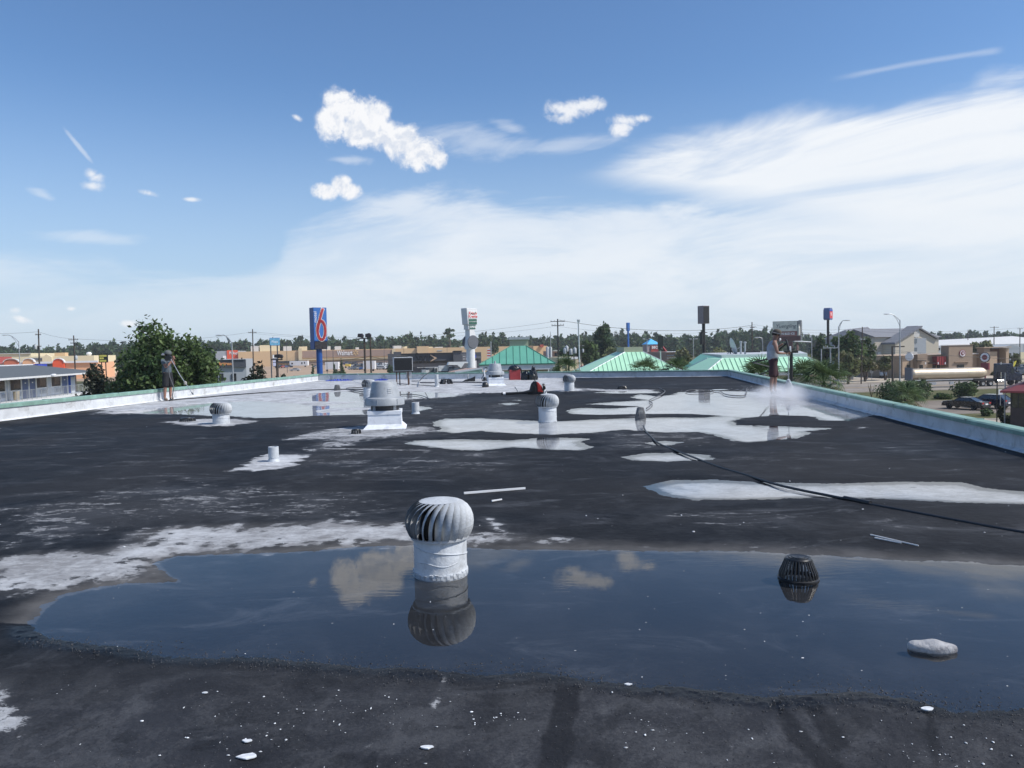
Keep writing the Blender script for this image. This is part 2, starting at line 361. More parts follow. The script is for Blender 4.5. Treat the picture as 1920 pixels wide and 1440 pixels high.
WHT = [  # polygons of remaining white coating and their strength
 ([(195,777),(300,777),(350,777),(395,779),(480,783),(600,779),(700,777),(705,760),(770,750),(850,745),(880,738),(960,737),(1000,735),(1095,734),(1105,731),(1075,728),(1062,720),(1062,707),(800,708),(600,710),(400,738),(180,768)], 1.0, 0.5),
 ([(240,1003),(330,990),(500,984),(650,980),(770,985),(780,1000),(905,1003),(1035,1011),(1052,1021),(900,1024),(700,1020),(500,1031),(400,1036),(325,1040),(285,1056),(305,1082),(235,1090),(150,1098),(100,1108),(40,1122),(-40,1120),(-60,1060),(60,1040),(180,1035),(260,1020)], 0.78, 0.16),
 ([(-40,1035),(0,1020),(60,1005),(130,1000),(200,985),(330,935),(290,930),(180,945),(120,955),(90,960),(10,970),(60,985),(0,1010)], 0.42, 0.12),
 ([(425,887),(470,868),(500,853),(585,854),(560,868),(545,880),(500,885)], 0.85, 0.08),
 ([(520,828),(560,815),(600,806),(690,797),(800,800),(860,806),(800,815),(740,822),(640,826)], 0.60, 0.16),
 ([(560,850),(600,826),(620,813),(690,812),(720,822),(660,838),(600,846),(500,862)], 0.62, 0.2),
 ([(300,793),(345,788),(430,785),(490,791),(460,797),(420,801),(340,799)], 0.72, 0.12),
 ([(1112,811),(1180,810),(1290,812),(1330,820),(1400,832),(1405,845),(1340,838),(1250,846),(1120,846),(1100,830)], 0.36, 0.25),
 ([(1085,728),(1160,731),(1235,731),(1233,734),(1150,736),(1090,733)], 0.7, 0.2),
 ([(1100,1014),(1250,1017),(1400,1016),(1560,1022),(1700,1032),(1790,1030),(1920,1044),(2300,1066),(2300,1078),(1920,1056),(1700,1046),(1500,1037),(1280,1031),(1060,1027)], 0.30, 0.05),
 ([(905,970),(930,975),(960,1000),(948,1003),(918,1000),(912,985)], 0.7, 0.05),
 ([(-60,1280),(20,1284),(62,1310),(76,1340),(55,1370),(10,1392),(-60,1396)], 0.52, 0.07),
 ([(825,1318),(838,1270),(832,1267),(822,1290),(806,1336),(816,1340)], 0.62, 0.02),
 ([(1240,720),(1400,716),(1420,719),(1260,723)], 0.3, 0.4),
 ([(720,880),(740,868),(812,846),(800,862),(760,880)], 0.34, 0.1),
 ([(1000,1410),(880,1310),(940,1300),(960,1330),(960,1400)], 0.0, 0.05),
 ([(-60,960),(300,895),(760,925),(770,985),(240,1000),(-60,1060)], 0.38, 0.3), ([(1180,945),(1700,960),(1900,1000),(1500,1012),(1100,1010)], 0.31, 0.3), ([(430,800),(760,745),(1000,745),(1000,800),(780,830)], 0.32, 0.4), ([(480,842),(1000,842),(980,900),(440,905)], 0.32, 0.3), ([(60,1280),(1000,1290),(1900,1350),(1900,1470),(60,1470)], 0.2, 0.1), ([(-60,800),(430,800),(500,900),(-60,960)], 0.24, 0.3), ([(1120,880),(1200,845),(1700,830),(1900,880),(1900,900),(1250,900)], 0.24, 0.3),
 ([(600,841),(812,845),(812,848.5),(600,844)], 0.5, 0.03), ([(812,846),(742,884),(732,882),(800,848)], 0.55, 0.05),
 ([(-40,1262),(70,1268),(80,1275),(-40,1275)], 0.3, 0.05), ([(700,1296),(880,1300),(900,1330),(700,1330)], 0.3, 0.05), ([(1590,800),(1635,802),(1625,806),(1600,808)], 0.5, 0.1), ([(1030,770),(1045,783),(1110,787),(1080,792),(1000,790),(975,786)], 0.22, 0.25),
 ([(1160,783),(1205,780),(1245,783),(1200,787)], 0.5, 0.15),
]
TAR = [[(1045,1285),(1090,1288),(1064,1460),(1005,1460)], [(1438,1318),(1466,1318),(1522,1396),(1590,1460),(1545,1460),(1478,1396)], [(1498,1316),(1530,1316),(1594,1408),(1560,1416)], [(1733,1334),(1748,1334),(1768,1460),(1750,1460)]]
def build_roof():
    ymax = yfar(0.0) + 0.5
    ys = np.exp(np.linspace(math.log(2.15), math.log(ymax), 860)); ys = np.concatenate([np.linspace(-7, 2.0, 24), ys]); nr = len(ys)
    t = np.linspace(-1, 1, 681)
    X = np.zeros((nr, len(t) + 24)); Y = np.zeros_like(X)
    for j, s in enumerate(ys):
        a, b = xleft(s) - 0.1, xright(s) + 0.1; h = 0.78 * max(s, 2.15)
        lo, hi = max(a, -h), min(b, h)
        core = (lo + hi) / 2 + t * (hi - lo) / 2
        row = np.concatenate([np.linspace(a, lo, 13)[:-1], core, np.linspace(hi, b, 13)[1:]])
        X[j] = row; Y[j] = s * yfar(row) / yfar(0.0) if s > 2 else s
    cols = X.shape[1]; X = X.ravel(); Y = Y.ravel()
    n1 = fbm(X, Y, 1.3, 5, 3); n2 = fbm(X, Y, 9, 4, 9); n3 = vnoise(X * 90, Y * 90, 21) ; n4 = fbm(X, Y, 30, 3, 33)
    sd = np.full(X.shape, -3.0)
    for k, p in enumerate(PUD):
        pw = wpoly(p); sd = np.maximum(sd, sdist(X, Y, pw, 1.6))
    dist = np.clip(Y, 2, 40)
    sdn = sd + (n1 - 0.5) * np.clip(dist * 0.012, 0.03, 0.35) + (n2 - 0.5) * np.clip(dist * 0.012, 0.09, 0.4) + (n4 - 0.5) * 0.07
    z = np.clip(-sdn * 0.07, -0.03, 0.016)
    z += np.where(z > 0, (n3 - 0.5) * 0.0026 + (n4 - 0.5) * 0.005, (n3 - 0.5) * 0.0012) * np.clip(6 / dist, 0.1, 1)
    z += np.where(sd < -0.05, (n1 - 0.5) * 0.006, 0)
    z = np.where((z <= 0.0015) & (sdn < -0.02), 0.0015, z)
    # grit lip on the near shore of the big puddle
    near = (Y < 4.3) & (sd < 0.02) & (sd > -0.22) & (Y > 2.3)
    lip = np.where(near, np.exp(-((sd + 0.05) / 0.07) ** 2), 0) * np.clip(0.15 + 2.2 * (fbm(X, Y, 2.2, 3, 77) - 0.3), 0.1, 1.2)
    z += lip * (0.004 + 0.01 * vnoise(X * 70, Y * 70, 5) * vnoise(X * 33, Y * 33, 6))
    wh = np.zeros(X.shape)
    for p, sst, so in WHT:
        q = sdist(X, Y, wpoly(p), max(so * 2, 0.3) + 0.8)
        so_ = so * (1 if so > 0.3 else 1.6)
        wh = np.maximum(wh, np.clip(0.5 + (q + (n2 - 0.5) * so_ * 2.2) / (2 * so_), 0, 1) * sst)
    silt = np.zeros(X.shape)
    for p in PUD[1:]: silt = np.maximum(silt, np.clip(sdist(X, Y, wpoly(p), 0.6) * 4, 0, 1) * 1.0)
    silt = np.minimum(silt, np.where(Y < 12, .75, 1.0))
    wh = np.maximum(wh, silt * (z < 0))
    front_ = Y < 4.3
    wet = np.where(front_, np.clip(1 + sd / 0.13, 0, 1), 0.5 * np.clip(1 + sd / 0.05, 0, 1)) * (sd < 0.25) * np.where(Y < 6, 1.0, 0.55)
    wet = np.clip(wet + np.where((sd > -0.3), lip, 0), 0, 1)
    dust = np.clip((3.75 - Y) / 0.5, 0, 1) * np.clip(-sd / 0.12, 0, 1) * (0.45 + 0.9 * n1) * np.where(n2 > 0.62, 0.6, 1.0)
    tar = np.zeros(X.shape)
    for p in TAR: tar = np.maximum(tar, np.clip(0.5 + (sdist(X, Y, wpoly(p), 0.3) + (n2 - .5) * .05) / 0.02, 0, 1))
    dust *= 1 - 0.75 * tar
    dust = np.maximum(dust, 0.6 * np.clip(1 - np.abs(Y - 6.0) / 1.2, 0, 1) * (n1 > 0.45) * np.clip((n1 - 0.45) * 6, 0, 1))
    mud = np.where((Y > 4.35) & (Y < 7.2) & (sd < 0.03), np.clip(1.15 + (sd + (n2 - .5) * .12) / np.where(X > 1.2, .22, .24), 0, 1), 0) * np.clip(sd * 0 + 1 - np.clip((-sdist(X, Y, wpoly(PUD[0]), 1.0)) / .5, 0, 1), 0, 1)
    mud = np.maximum(mud, 0.42 * np.clip(.5 + sdist(X, Y, wpoly(WHT[1][0]), .5) / .2, 0, 1))
    mud = np.maximum(mud, np.where(sdist(X, Y, wpoly(PUD[0]), .2) > 0.03, 0.10 * (.6 + .8 * (n1 - .3)), 0))
    wet = np.where(sdist(X, Y, wpoly(PUD[0]), .2) > 0.03, 0.1, wet)
    V = np.stack([X, Y, z], 1); jj, ii = np.meshgrid(np.arange(nr - 1), np.arange(cols - 1), indexing='ij')
    a = (jj * cols + ii).ravel(); Fq = np.stack([a, a + 1, a + cols + 1, a + cols], 1)
    m = bpy.data.materials.new('roof_membrane'); m.use_nodes = True; t_ = NT(m.node_tree); b = t_.n['Principled BSDF']
    c = t_.node('ShaderNodeTexCoord').outputs['Object']
    aw = t_.node('ShaderNodeAttribute', attribute_name='white').outputs['Fac']; at = t_.node('ShaderNodeAttribute', attribute_name='wet').outputs['Fac']
    big_ = t_.noise(c, 0.35, 4, 0.55, 0.6); mid = t_.noise(c, 1.7, 6, 0.65, 0.5); fin = t_.noise(c, 14.0, 5, 0.7); spk = t_.noise(c, 160.0, 2, 0.6)
    strk = t_.noise(t_.v('MULTIPLY', c, (0.8, 1.9, 1.0)), 1.1, 9, 0.72, 1.2)
    dark = t_.mix(t_.step(big_, 0.36, 0.64), (0.0065, 0.007, 0.0085), (0.022, 0.023, 0.026))
    dark = t_.mix(t_.step(mid, 0.46, 0.66, 0, 0.75), dark, (0.030, 0.032, 0.037))
    dark = t_.mix(t_.step(strk, 0.52, 0.70, 0, 0.85), dark, (0.085, 0.09, 0.10))
    dark = t_.mix(t_.step(fin, 0.64, 0.76, 0, 0.30), dark, (0.10, 0.10, 0.11))
    dark = t_.mix(t_.m('MULTIPLY', t_.node('ShaderNodeAttribute', attribute_name='dust').outputs['Fac'], t_.step(mid, 0.25, 0.7, 0.55, 1.0)), dark, t_.mix(t_.step(t_.m('ADD', t_.m('MULTIPLY', t_.noise(c, 60.0, 4, 0.7), .35), t_.m('MULTIPLY', t_.noise(c, 3.2, 6, 0.6, .8), .65)), 0.42, 0.60), (0.038, 0.040, 0.047), (0.086, 0.089, 0.097)))
    dark = t_.mix(t_.m('MULTIPLY', t_.node('ShaderNodeAttribute', attribute_name='tar').outputs['Fac'], 0.45), dark, (0.013, 0.014, 0.018))
    dark = t_.mix(t_.step(spk, 0.35, 0.7, 0, 0.6), t_.v('SCALE', dark), dark); 
    sc_ = [n for n in t_.n if n.type == 'VECT_MATH' and n.operation == 'SCALE'][-1]; sc_.inputs['Scale'].default_value = 0.62
    dark = t_.mix(t_.m('MULTIPLY', t_.step(aw, 0.12, 1.0), t_.step(mid, .3, .62, .35, .85)), dark, (0.115, 0.12, 0.13))
    gr = t_.noise(t_.v('MULTIPLY', c, (1.0, 1.7, 1.0)), 8.0, 10, 0.78, 0.6)
    wf = t_.m('ADD', aw, t_.m('ADD', t_.m('MULTIPLY', t_.m('SUBTRACT', gr, 0.5), 1.5), t_.m('MULTIPLY', t_.m('SUBTRACT', strk, 0.5), 1.3)))
    wm = t_.m('MULTIPLY', t_.step(wf, 0.46, 0.58), t_.step(aw, 0.04, 0.25))
    wcol = t_.mix(t_.step(t_.m('ADD', t_.m('MULTIPLY', gr, .6), t_.m('MULTIPLY', mid, .4)), 0.40, 0.60), (0.56, 0.575, 0.59), (0.27, 0.27, 0.275))
    colr = t_.mix(t_.m('MULTIPLY', wm, t_.step(aw, 0.1, 0.95, 0.38, 0.97)), dark, wcol)
    colr = t_.mix(t_.m('MULTIPLY', t_.node('ShaderNodeAttribute', attribute_name='mud').outputs['Fac'], t_.step(mid, .3, .6, .35, .8)), colr, (0.125, 0.12, 0.115))
    colr = t_.mix(t_.m('MULTIPLY', at, 0.72), colr, t_.v('SCALE', colr)); [n for n in t_.n if n.type == 'VECT_MATH' and n.operation == 'SCALE'][-1].inputs['Scale'].default_value = 0.34
    t_.put(b.inputs['Base Color'], colr)
    ro = t_.mix(at, t_.step(big_, 0.3, 0.7, 0.62, 0.85), (0.38, 0.38, 0.38))
    t_.put(b.inputs['Roughness'], ro); b.inputs['Specular IOR Level'].default_value = 0.16
    bp = t_.node('ShaderNodeBump'); bp.inputs['Strength'].default_value = 0.55; bp.inputs['Distance'].default_value = 0.006
    t_.put(bp.inputs['Height'], t_.m('ADD', t_.m('MULTIPLY', spk, 0.5), t_.m('ADD', fin, t_.m('MULTIPLY', mid, 2.0)))); t_.l.new(bp.outputs[0], b.inputs['Normal'])
    o = npmesh('roof_deck', V, Fq, m, smooth=True); struct(o)
    for nm, arr in (('white', wh), ('wet', wet), ('dust', dust), ('tar', tar), ('mud', mud)):
        at_ = o.data.attributes.new(nm, 'FLOAT', 'POINT'); at_.data.foreach_set('value', arr.astype(np.float32))
    return o
build_roof()
# rain water standing on the deck: one level sheet, the deck rises through it
def water_mat():
    m = bpy.data.materials.new('rain_water'); m.use_nodes = True; t = NT(m.node_tree); t.n.clear()
    c = t.node('ShaderNodeTexCoord').outputs['Object']
    bp = t.node('ShaderNodeBump'); bp.inputs['Strength'].default_value = 1.0; bp.inputs['Distance'].default_value = 0.0005
    patch = t.step(t.noise(c, 0.8, 3, 0.5), 0.42, 0.65)
    rp = t.noise(t.v('MULTIPLY', c, (6.0, 22.0, 1.0)), 1.0, 3, 0.5, 0.3)
    t.put(bp.inputs['Height'], t.m('MULTIPLY', rp, t.m('MULTIPLY_ADD', patch, 0.8, 0.06)))
    fr = t.node('ShaderNodeFresnel'); bf = t.node('ShaderNodeNewGeometry').outputs['Backfacing']; t.put(fr.inputs[0], t.m('MULTIPLY_ADD', bf, 1 / 1.48 - 1.48, 1.48)); t.l.new(bp.outputs[0], fr.inputs[1])
    gl = t.node('ShaderNodeBsdfGlossy'); gl.inputs['Roughness'].default_value = 0.0; t.l.new(bp.outputs[0], gl.inputs['Normal'])
    tr = t.node('ShaderNodeBsdfTransparent'); t.put(tr.inputs[0], (0.96, 0.965, 0.97))
    mx_ = t.node('ShaderNodeMixShader'); t.l.new(fr.outputs[0], mx_.inputs[0]); t.l.new(tr.outputs[0], mx_.inputs[1]); t.l.new(gl.outputs[0], mx_.inputs[2])
    o = t.node('ShaderNodeOutputMaterial'); t.l.new(mx_.outputs[0], o.inputs[0]); return m
wv = []; 
ysw = np.linspace(-6.5, 40, 60); wb = MB()
for i in range(59):
    y0, y1 = ysw[i], ysw[i + 1]
    wb.quad((xleft(y0), min(y0, yfar(xleft(y0))), 0), (xright(y0), min(y0, yfar(xright(y0))), 0), (xright(y1), min(y1, yfar(xright(y1))), 0), (xleft(y1), min(y1, yfar(xleft(y1))), 0))
struct(wb.build('puddle_water', water_mat()))
# ---------------------------------------------------------------- the building under the deck and its parapets
H0L, H1L, H1R, H0R = 0.42, 0.36, 0.31, 0.28
M_stucco = mat('tan_stucco', (0.42, 0.38, 0.32), 0.85, var=0.06, bump=0.3)
def wall_run(label, A, B, hA, hB, out, fascia, cap=0.22, tpc=3.05, post=None):
    "parapet from A to B (inner face line); out = unit vector pointing outwards"
    t = thing('parapet_wall', label, 'parapet', A, math.atan2(B.y - A.y, B.x - A.x))
    L = (B - A).length; sgn = 1 if (Matrix.Rotation(-t.rotation_euler.z, 3, 'Z') @ out).y > 0 else -1
    T = 0.24
    def y_(d): return sgn * d
    b = MB()
    v = [(0, y_(0), -0.05), (L, y_(0), -0.05), (L, y_(0), hB - 0.004), (0, y_(0), hA - 0.004), (0, y_(T), -0.05), (L, y_(T), -0.05), (L, y_(T), hB - 0.004), (0, y_(T), hA - 0.004)]
    n = 40; vs = []; fs = []
    for i in range(n + 1):
        x = L * i / n; h = hA + (hB - hA) * i / n - 0.004
        vs += [(x, y_(0), 0.05), (x, y_(0), h), (x, y_(T), h), (x, y_(T), 0.05), (x, y_(-0.05 - 0.012 * math.sin(i * 1.7)), 0.02), (x, y_(-0.06), -0.06)]
    for i in range(n):
        k = i * 6
        for a, c in ((0, 1), (1, 2), (2, 3), (4, 0), (5, 4)): fs.append((k + a, k + c, k + 6 + c, k + 6 + a))
    b.add(vs, fs); b.build('wall_face', M_white, t)
    # membrane laps: vertical strips standing a little proud
    x = 1.3; k = 0
    sm = MB().box(-0.05, 0.05, min(y_(-0.006), y_(0.002)), max(y_(-0.006), y_(0.002)), 0.055, 0.18).build('membrane_lap', M_white, t, loc=(x, 0, 0)); x += 3.4
    while x < L - 0.5: part_copy(sm, t, (x, 0, 0)); x += 3.4 + 0.5 * math.sin(k * 2.1); k += 1
    # coping: one folded metal piece after another, with open joints
    N = max(1, int(round(L / tpc))); seg = L / N; src = None
    for i in range(N):
        h = hA + (hB - hA) * (i + 0.5) / N
        if src is None:
            c = MB(); a0, a1 = 0.004, seg - 0.006
            q = [(-0.03, -fascia), (-0.03, 0.0), (-0.004, 0.018), (cap - 0.01, 0.012), (cap + 0.004, -0.01), (cap + 0.004, -fascia)]
            q2 = [(cap - 0.012, -fascia), (cap - 0.012, -0.012), (0.0, -0.003), (-0.024, -0.008), (-0.024, -fascia)]
            c.prism([(y_(u), z) for u, z in q + q2], a0, a1, 'x'); src = c.build('coping', M_green, t, loc=(0, 0, h))
            o = src
        else: o = part_copy(src, t, (i * seg, 0, h))
        o.rotation_euler = (0.0, -math.atan2(hB - hA, L) + 0.0006 * math.sin(i * 3.3), 0)
        o.location.z = hA + (hB - hA) * i / N
    jn = MB().box(-0.03, 0.03, min(y_(-0.034), y_(cap + 0.008)), max(y_(-0.034), y_(cap + 0.008)), -0.03, 0.0225).build('joint_cover', M_green, t, loc=(seg, 0, 0))
    for i in range(1, N):
        o = jn if i == 1 else part_copy(jn, t)
        o.location = (i * seg - 0.002, 0, hA + (hB - hA) * i / N)
    return t
up = Vector((0, 0, 1))
def flat(v): return Vector((v.x, v.y, 0))
AL = flat(Vector((xleft(-6.5), -6.5, 0))); BL = flat(pL1); BR = flat(pR1); AR = flat(Vector((xright(-6.5), -6.5, 0)))
dl = (BL - AL).normalized(); dr = (BR - AR).normalized(); df = (BR - BL).normalized()
hAL = H0L + (H0L - H1L) * 0.9; 
wall_run('green capped white parapet along the side of the roof beyond the spraying man in the grey T-shirt', AL, BL - dl * 0.0, hAL, H1L, Vector((-dl.y, dl.x, 0)), 0.085)
wall_run('far green capped parapet across the end of the roof, behind the red tote and fans', BL + df * 0.002, BR - df * 0.002, H1L - 0.002, H1R - 0.002, Vector((-df.y, df.x, 0)), 0.055)
wall_run('green capped parapet in shade running beside the palms, cars and street', AR, BR, H0R - 0.01, H1R - 0.004, Vector((dr.y, -dr.x, 0)), 0.055)
hb = thing('hotel_building', 'tan stucco hotel building that carries the flat roof', 'building', (0, 0, GZ))
oL, oR = AL + Vector((-0.2, 0, 0)), AR + Vector((0.2, 0, 0)); oBL = BL + Vector((-0.2, 0.2, 0)); oBR = BR + Vector((0.2, 0.2, 0))
MB().prism([(oL.x, oL.y), (oR.x, oR.y), (oBR.x, oBR.y), (oBL.x, oBL.y)], 0, -GZ - 0.07).build('wall', M_stucco, hb)

# ---------------------------------------------------------------- turbine vents
def vane_mesh():
    me = bpy.data.meshes.new('vane'); V = []; Fq = []
    prof = [(0.192, 0.0), (0.212, 0.024), (0.226, 0.060), (0.232, 0.102), (0.229, 0.141), (0.217, 0.180), (0.196, 0.212), (0.168, 0.236), (0.135, 0.252)]
    n = len(prof); wd = 2 * math.pi / 24
    for j, (r, z) in enumerate(prof):
        f = j / (n - 1); tw = 0.50 * f ** 3.0
        for i in range(6):
            u = i / 5; a = (u - 0.5) * wd * 0.94 + tw
            rr = r - 0.068 * (1 - u) ** 1.3 * math.sin(math.pi * min(1, f * 0.92 + 0.04)) ** 0.6 + 0.007 * math.sin(math.pi * u) + (0.005 if i == 5 else 0)
            V.append((rr * math.cos(a), rr * math.sin(a), z))
    for j in range(n - 1):
        for i in range(5): k = j * 6 + i; Fq.append((k, k + 1, k + 7, k + 6))
    me.from_pydata(V, [], Fq); me.polygons.foreach_set('use_smooth', [True] * len(Fq)); me.materials.append(M_galvw); me.update(); return me
VANE = vane_mesh()
def turbine(label, px, py, s=1.0, neck=0.235, rotz=0.0, nr=0.182):
    p = onz(px, py); d = math.hypot(p.x, p.y); p = p + flat(p).normalized() * nr * s
    t = thing('turbine_vent', label, 'roof vent', (p.x, p.y, 0), rotz, 'spinning turbine vents on the roof'); t.scale = (s, s, s)
    nk = MB()
    nk.lathe([(nr + 0.004, -0.03), (nr + 0.005, 0.006), (nr + 0.001, 0.014), (nr, 0.05), (nr, neck - 0.01), (nr - 0.004, neck)], 40); nk.lathe([(nr - 0.01, neck), (nr - 0.01, neck - 0.2)], 40, cap=True)
    nk.build('neck', M_whitev, t, smooth=True)
    sp = [((nr + 0.001) * math.cos(-2.9 + k * 0.1), (nr + 0.001) * math.sin(-2.9 + k * 0.1), neck * (0.83 - 0.011 * k)) for k in range(31)]
    MB().tube(sp, 0.0042, 6).build('spiral_seam', M_whitev, t, smooth=True)
    sp = [((nr + 0.000) * math.cos(-2.5 + k * 0.1), (nr + 0.000) * math.sin(-2.5 + k * 0.1), neck * (0.34 + 0.05 * math.sin(k * 0.4))) for k in range(18)]
    MB().tube(sp, 0.0035, 5).build('paint_ridge', M_whitev, t, smooth=True)
    crust = MB()
    for k in range(64):
        a = 6.283 * k / 64 + .05 * math.sin(k * 7.0); h_ = 0.008 + 0.010 * abs(math.sin(k * 2.7) * math.sin(k * 1.3)); crust.box(-.011, .011, -.004, .005, -.02, h_, Matrix.Translation(((nr + .003) * math.cos(a), (nr + .003) * math.sin(a), 0)) @ Matrix.Rotation(a + R(90), 4, 'Z') @ Matrix.Rotation(.25 * math.sin(k * 3.1), 4, 'X'))
    struct(crust.build('coating_crust', M_whitev, t), 'stuff')
    MB().lathe([(0.200, neck - 0.004), (0.202, neck + 0.010), (0.186, neck + 0.012), (0.186, neck - 0.002)], 48, cap=False).build('lower_ring', M_galv, t, smooth=True)
    b = MB(); pr = [(0.0, neck + 0.268), (0.05, neck + 0.265), (0.10, neck + 0.258), (0.134, neck + 0.250)]
    vs = [(0, 0, neck + 0.270)]; fs = []
    for j, (r, z) in enumerate(pr[1:]):
        for i in range(48):
            a = 2 * math.pi * i / 48; rr = r + (0.008 * (i % 2) if j == 2 else 0); vs.append((rr * math.cos(a), rr * math.sin(a), z))
    for i in range(48): fs.append((0, 1 + i, 1 + (i + 1) % 48))
    for j in range(2):
        for i in range(48): fs.append((1 + j * 48 + i, 1 + (j + 1) * 48 + i, 1 + (j + 1) * 48 + (i + 1) % 48, 1 + j * 48 + (i + 1) % 48))
    b.add(vs, fs); b.build('top_cap', M_galvw, t, smooth=True)
    MB().lathe([(0.12, neck - 0.03), (0.135, neck + 0.08), (0.13, neck + 0.17), (0.09, neck + 0.225)], 20).build('inner_shade_drum', M_black, t)  # black core added so the gaps between the vanes look shaded inside
    for k in range(24):
        o = bpy.data.objects.new('vane', VANE); COL.objects.link(o); o.parent = t; o.location = (0, 0, neck); o.rotation_euler = (0, 0, k * 2 * math.pi / 24)
    return t
M_whitev = mat('white_vent_coating', (0.50, 0.53, 0.56), 0.5, var=0.08, scale=7, bump=0.6, bscale=22, dirt=(0.33, 0.34, 0.35), dscale=5.0)
turbine('large turbine vent standing in the dark puddle in front of the camera', 827, 1083)
turbine('turbine vent beside the flat black drain, in front of the lancing man in the T-shirt', 415, 797, 0.98, rotz=0.4)
turbine('turbine vent at the edge of the middle puddle, mirrored in two puddles', 1027, 792, 1.02, 0.30, rotz=0.9)
turbine('turbine vent half hidden behind the large exhaust fan', 692, 745, 1.0, 0.33, rotz=0.3)
turbine('small far turbine vent next to the backpack blower', 1067.5, 734, 0.95, 0.34, rotz=0.7)

# ---------------------------------------------------------------- mushroom exhaust fans on square curbs
def exhaust_fan(label, px, py, s, rotz, finial):
    p = onz(px, py); p = p + flat(p).normalized() * 0.36 * s
    t = thing('exhaust_fan', label, 'exhaust fan', (p.x, p.y, 0), rotz, 'grey exhaust fans on white curbs'); t.scale = (s, s, s)
    c = MB(); a, fl = 0.31, 0.42
    c.add([(-fl, -fl, 0.0), (fl, -fl, 0), (fl, fl, 0), (-fl, fl, 0), (-a - .01, -a - .01, 0.10), (a + .01, -a - .01, 0.10), (a + .01, a + .01, 0.10), (-a - .01, a + .01, 0.10), (-a, -a, 0.30), (a, -a, 0.30), (a, a, 0.30), (-a, a, 0.30)],
          [(i + 4 * j, (i + 1) % 4 + 4 * j, (i + 1) % 4 + 4 * j + 4, i + 4 * j + 4) for j in range(2) for i in range(4)])
    c.build('curb', M_whitecurb, t)
    MB().box(-a - .014, a + .014, -a - .014, a + .014, 0.285, 0.355).build('curb_cap', M_whitecurb, t, bevel=0.006)
    MB().lathe([(0.27, 0.355), (0.27, 0.46)], 32).build('fan_throat', M_dark_throat, t, smooth=True)
    for k in range(4):
        an = R(45 + 90 * k); MB().box(-0.035, 0.035, -0.005, 0.005, 0.357, 0.455, Matrix.Translation((0.276 * math.cos(an), 0.276 * math.sin(an), 0)) @ Matrix.Rotation(an + R(90), 4, 'Z')).build('bracket', M_hood, t)
    g = MB(); g.lathe([(0.272, 0.36), (0.272, 0.45)], 26, a0=R(100)); 
    MB().lathe([(0.372, 0.452), (0.378, 0.46), (0.372, 0.572), (0.362, 0.590), (0.285, 0.612), (0.26, 0.612)], 48, cap=False).build('shroud_band', M_hood, t, smooth=True)
    MB().lathe([(0.30, 0.455), (0.37, 0.454)], 48, cap=False).build('shroud_lip', M_hood, t)
    h = MB(); h.lathe([(0.292, 0.604), (0.285, 0.64), (0.238, 0.885), (0.228, 0.905), (0.20, 0.915), (0.0, 0.918)], 48, cap=False); h.build('motor_dome', M_hood, t, smooth=True)
    src = None
    for q in range(4):
        for j in range(3):
            z = 0.70 + 0.034 * j; r_ = 0.285 - (z - 0.64) * 0.192 + 0.004; an = R(-60 + 90 * q) - rotz
            o = MB().box(-0.035, 0.035, -0.006, 0.004, -0.006, 0.006) if src is None else None
            if src is None: src = o.build('louvre_slot', M_slot, t)
            ob = src if (q == 0 and j == 0) else part_copy(src, t)
            ob.location = (r_ * math.cos(an), r_ * math.sin(an), z); ob.rotation_euler = (0, 0, an + R(90))
    if finial: MB().lathe([(0.05, 0.912), (0.045, 0.96), (0.03, 0.965), (0.028, 1.03), (0.0, 1.04)], 16).build('finial', M_hood, t, smooth=True)
    for k in range(6):
        an = 2 * math.pi * k / 6 + 0.2; MB().box(-0.004, 0.004, -0.003, 0.008, 0.465, 0.575, Matrix.Translation((0.376 * math.cos(an), 0.376 * math.sin(an), 0)) @ Matrix.Rotation(an - R(90), 4, 'Z')).build('band_joint', M_hood, t)
    return t
M_whitecurb = mat('white_curb_coating', (0.72, 0.75, 0.79), 0.5, var=0.05, scale=3, bump=0.4, bscale=20, dirt=(0.5, 0.53, 0.58), dscale=2.2)
M_dark_throat = mat('fan_throat_metal', (0.07, 0.07, 0.075), 0.6, 0.4, var=0.2)
M_slot = mat('slot_metal', (0.62, 0.64, 0.66), 0.5, 0.2)  # pale grey metal of the louvre slots on the hood
exhaust_fan('largest grey exhaust fan, on a white flared curb beside a small black drain', 723, 806, 1.02, R(6.5), False)
exhaust_fan('smaller far exhaust fan with a knob on top, near the red tote', 929, 724, 1.0, R(8), True)

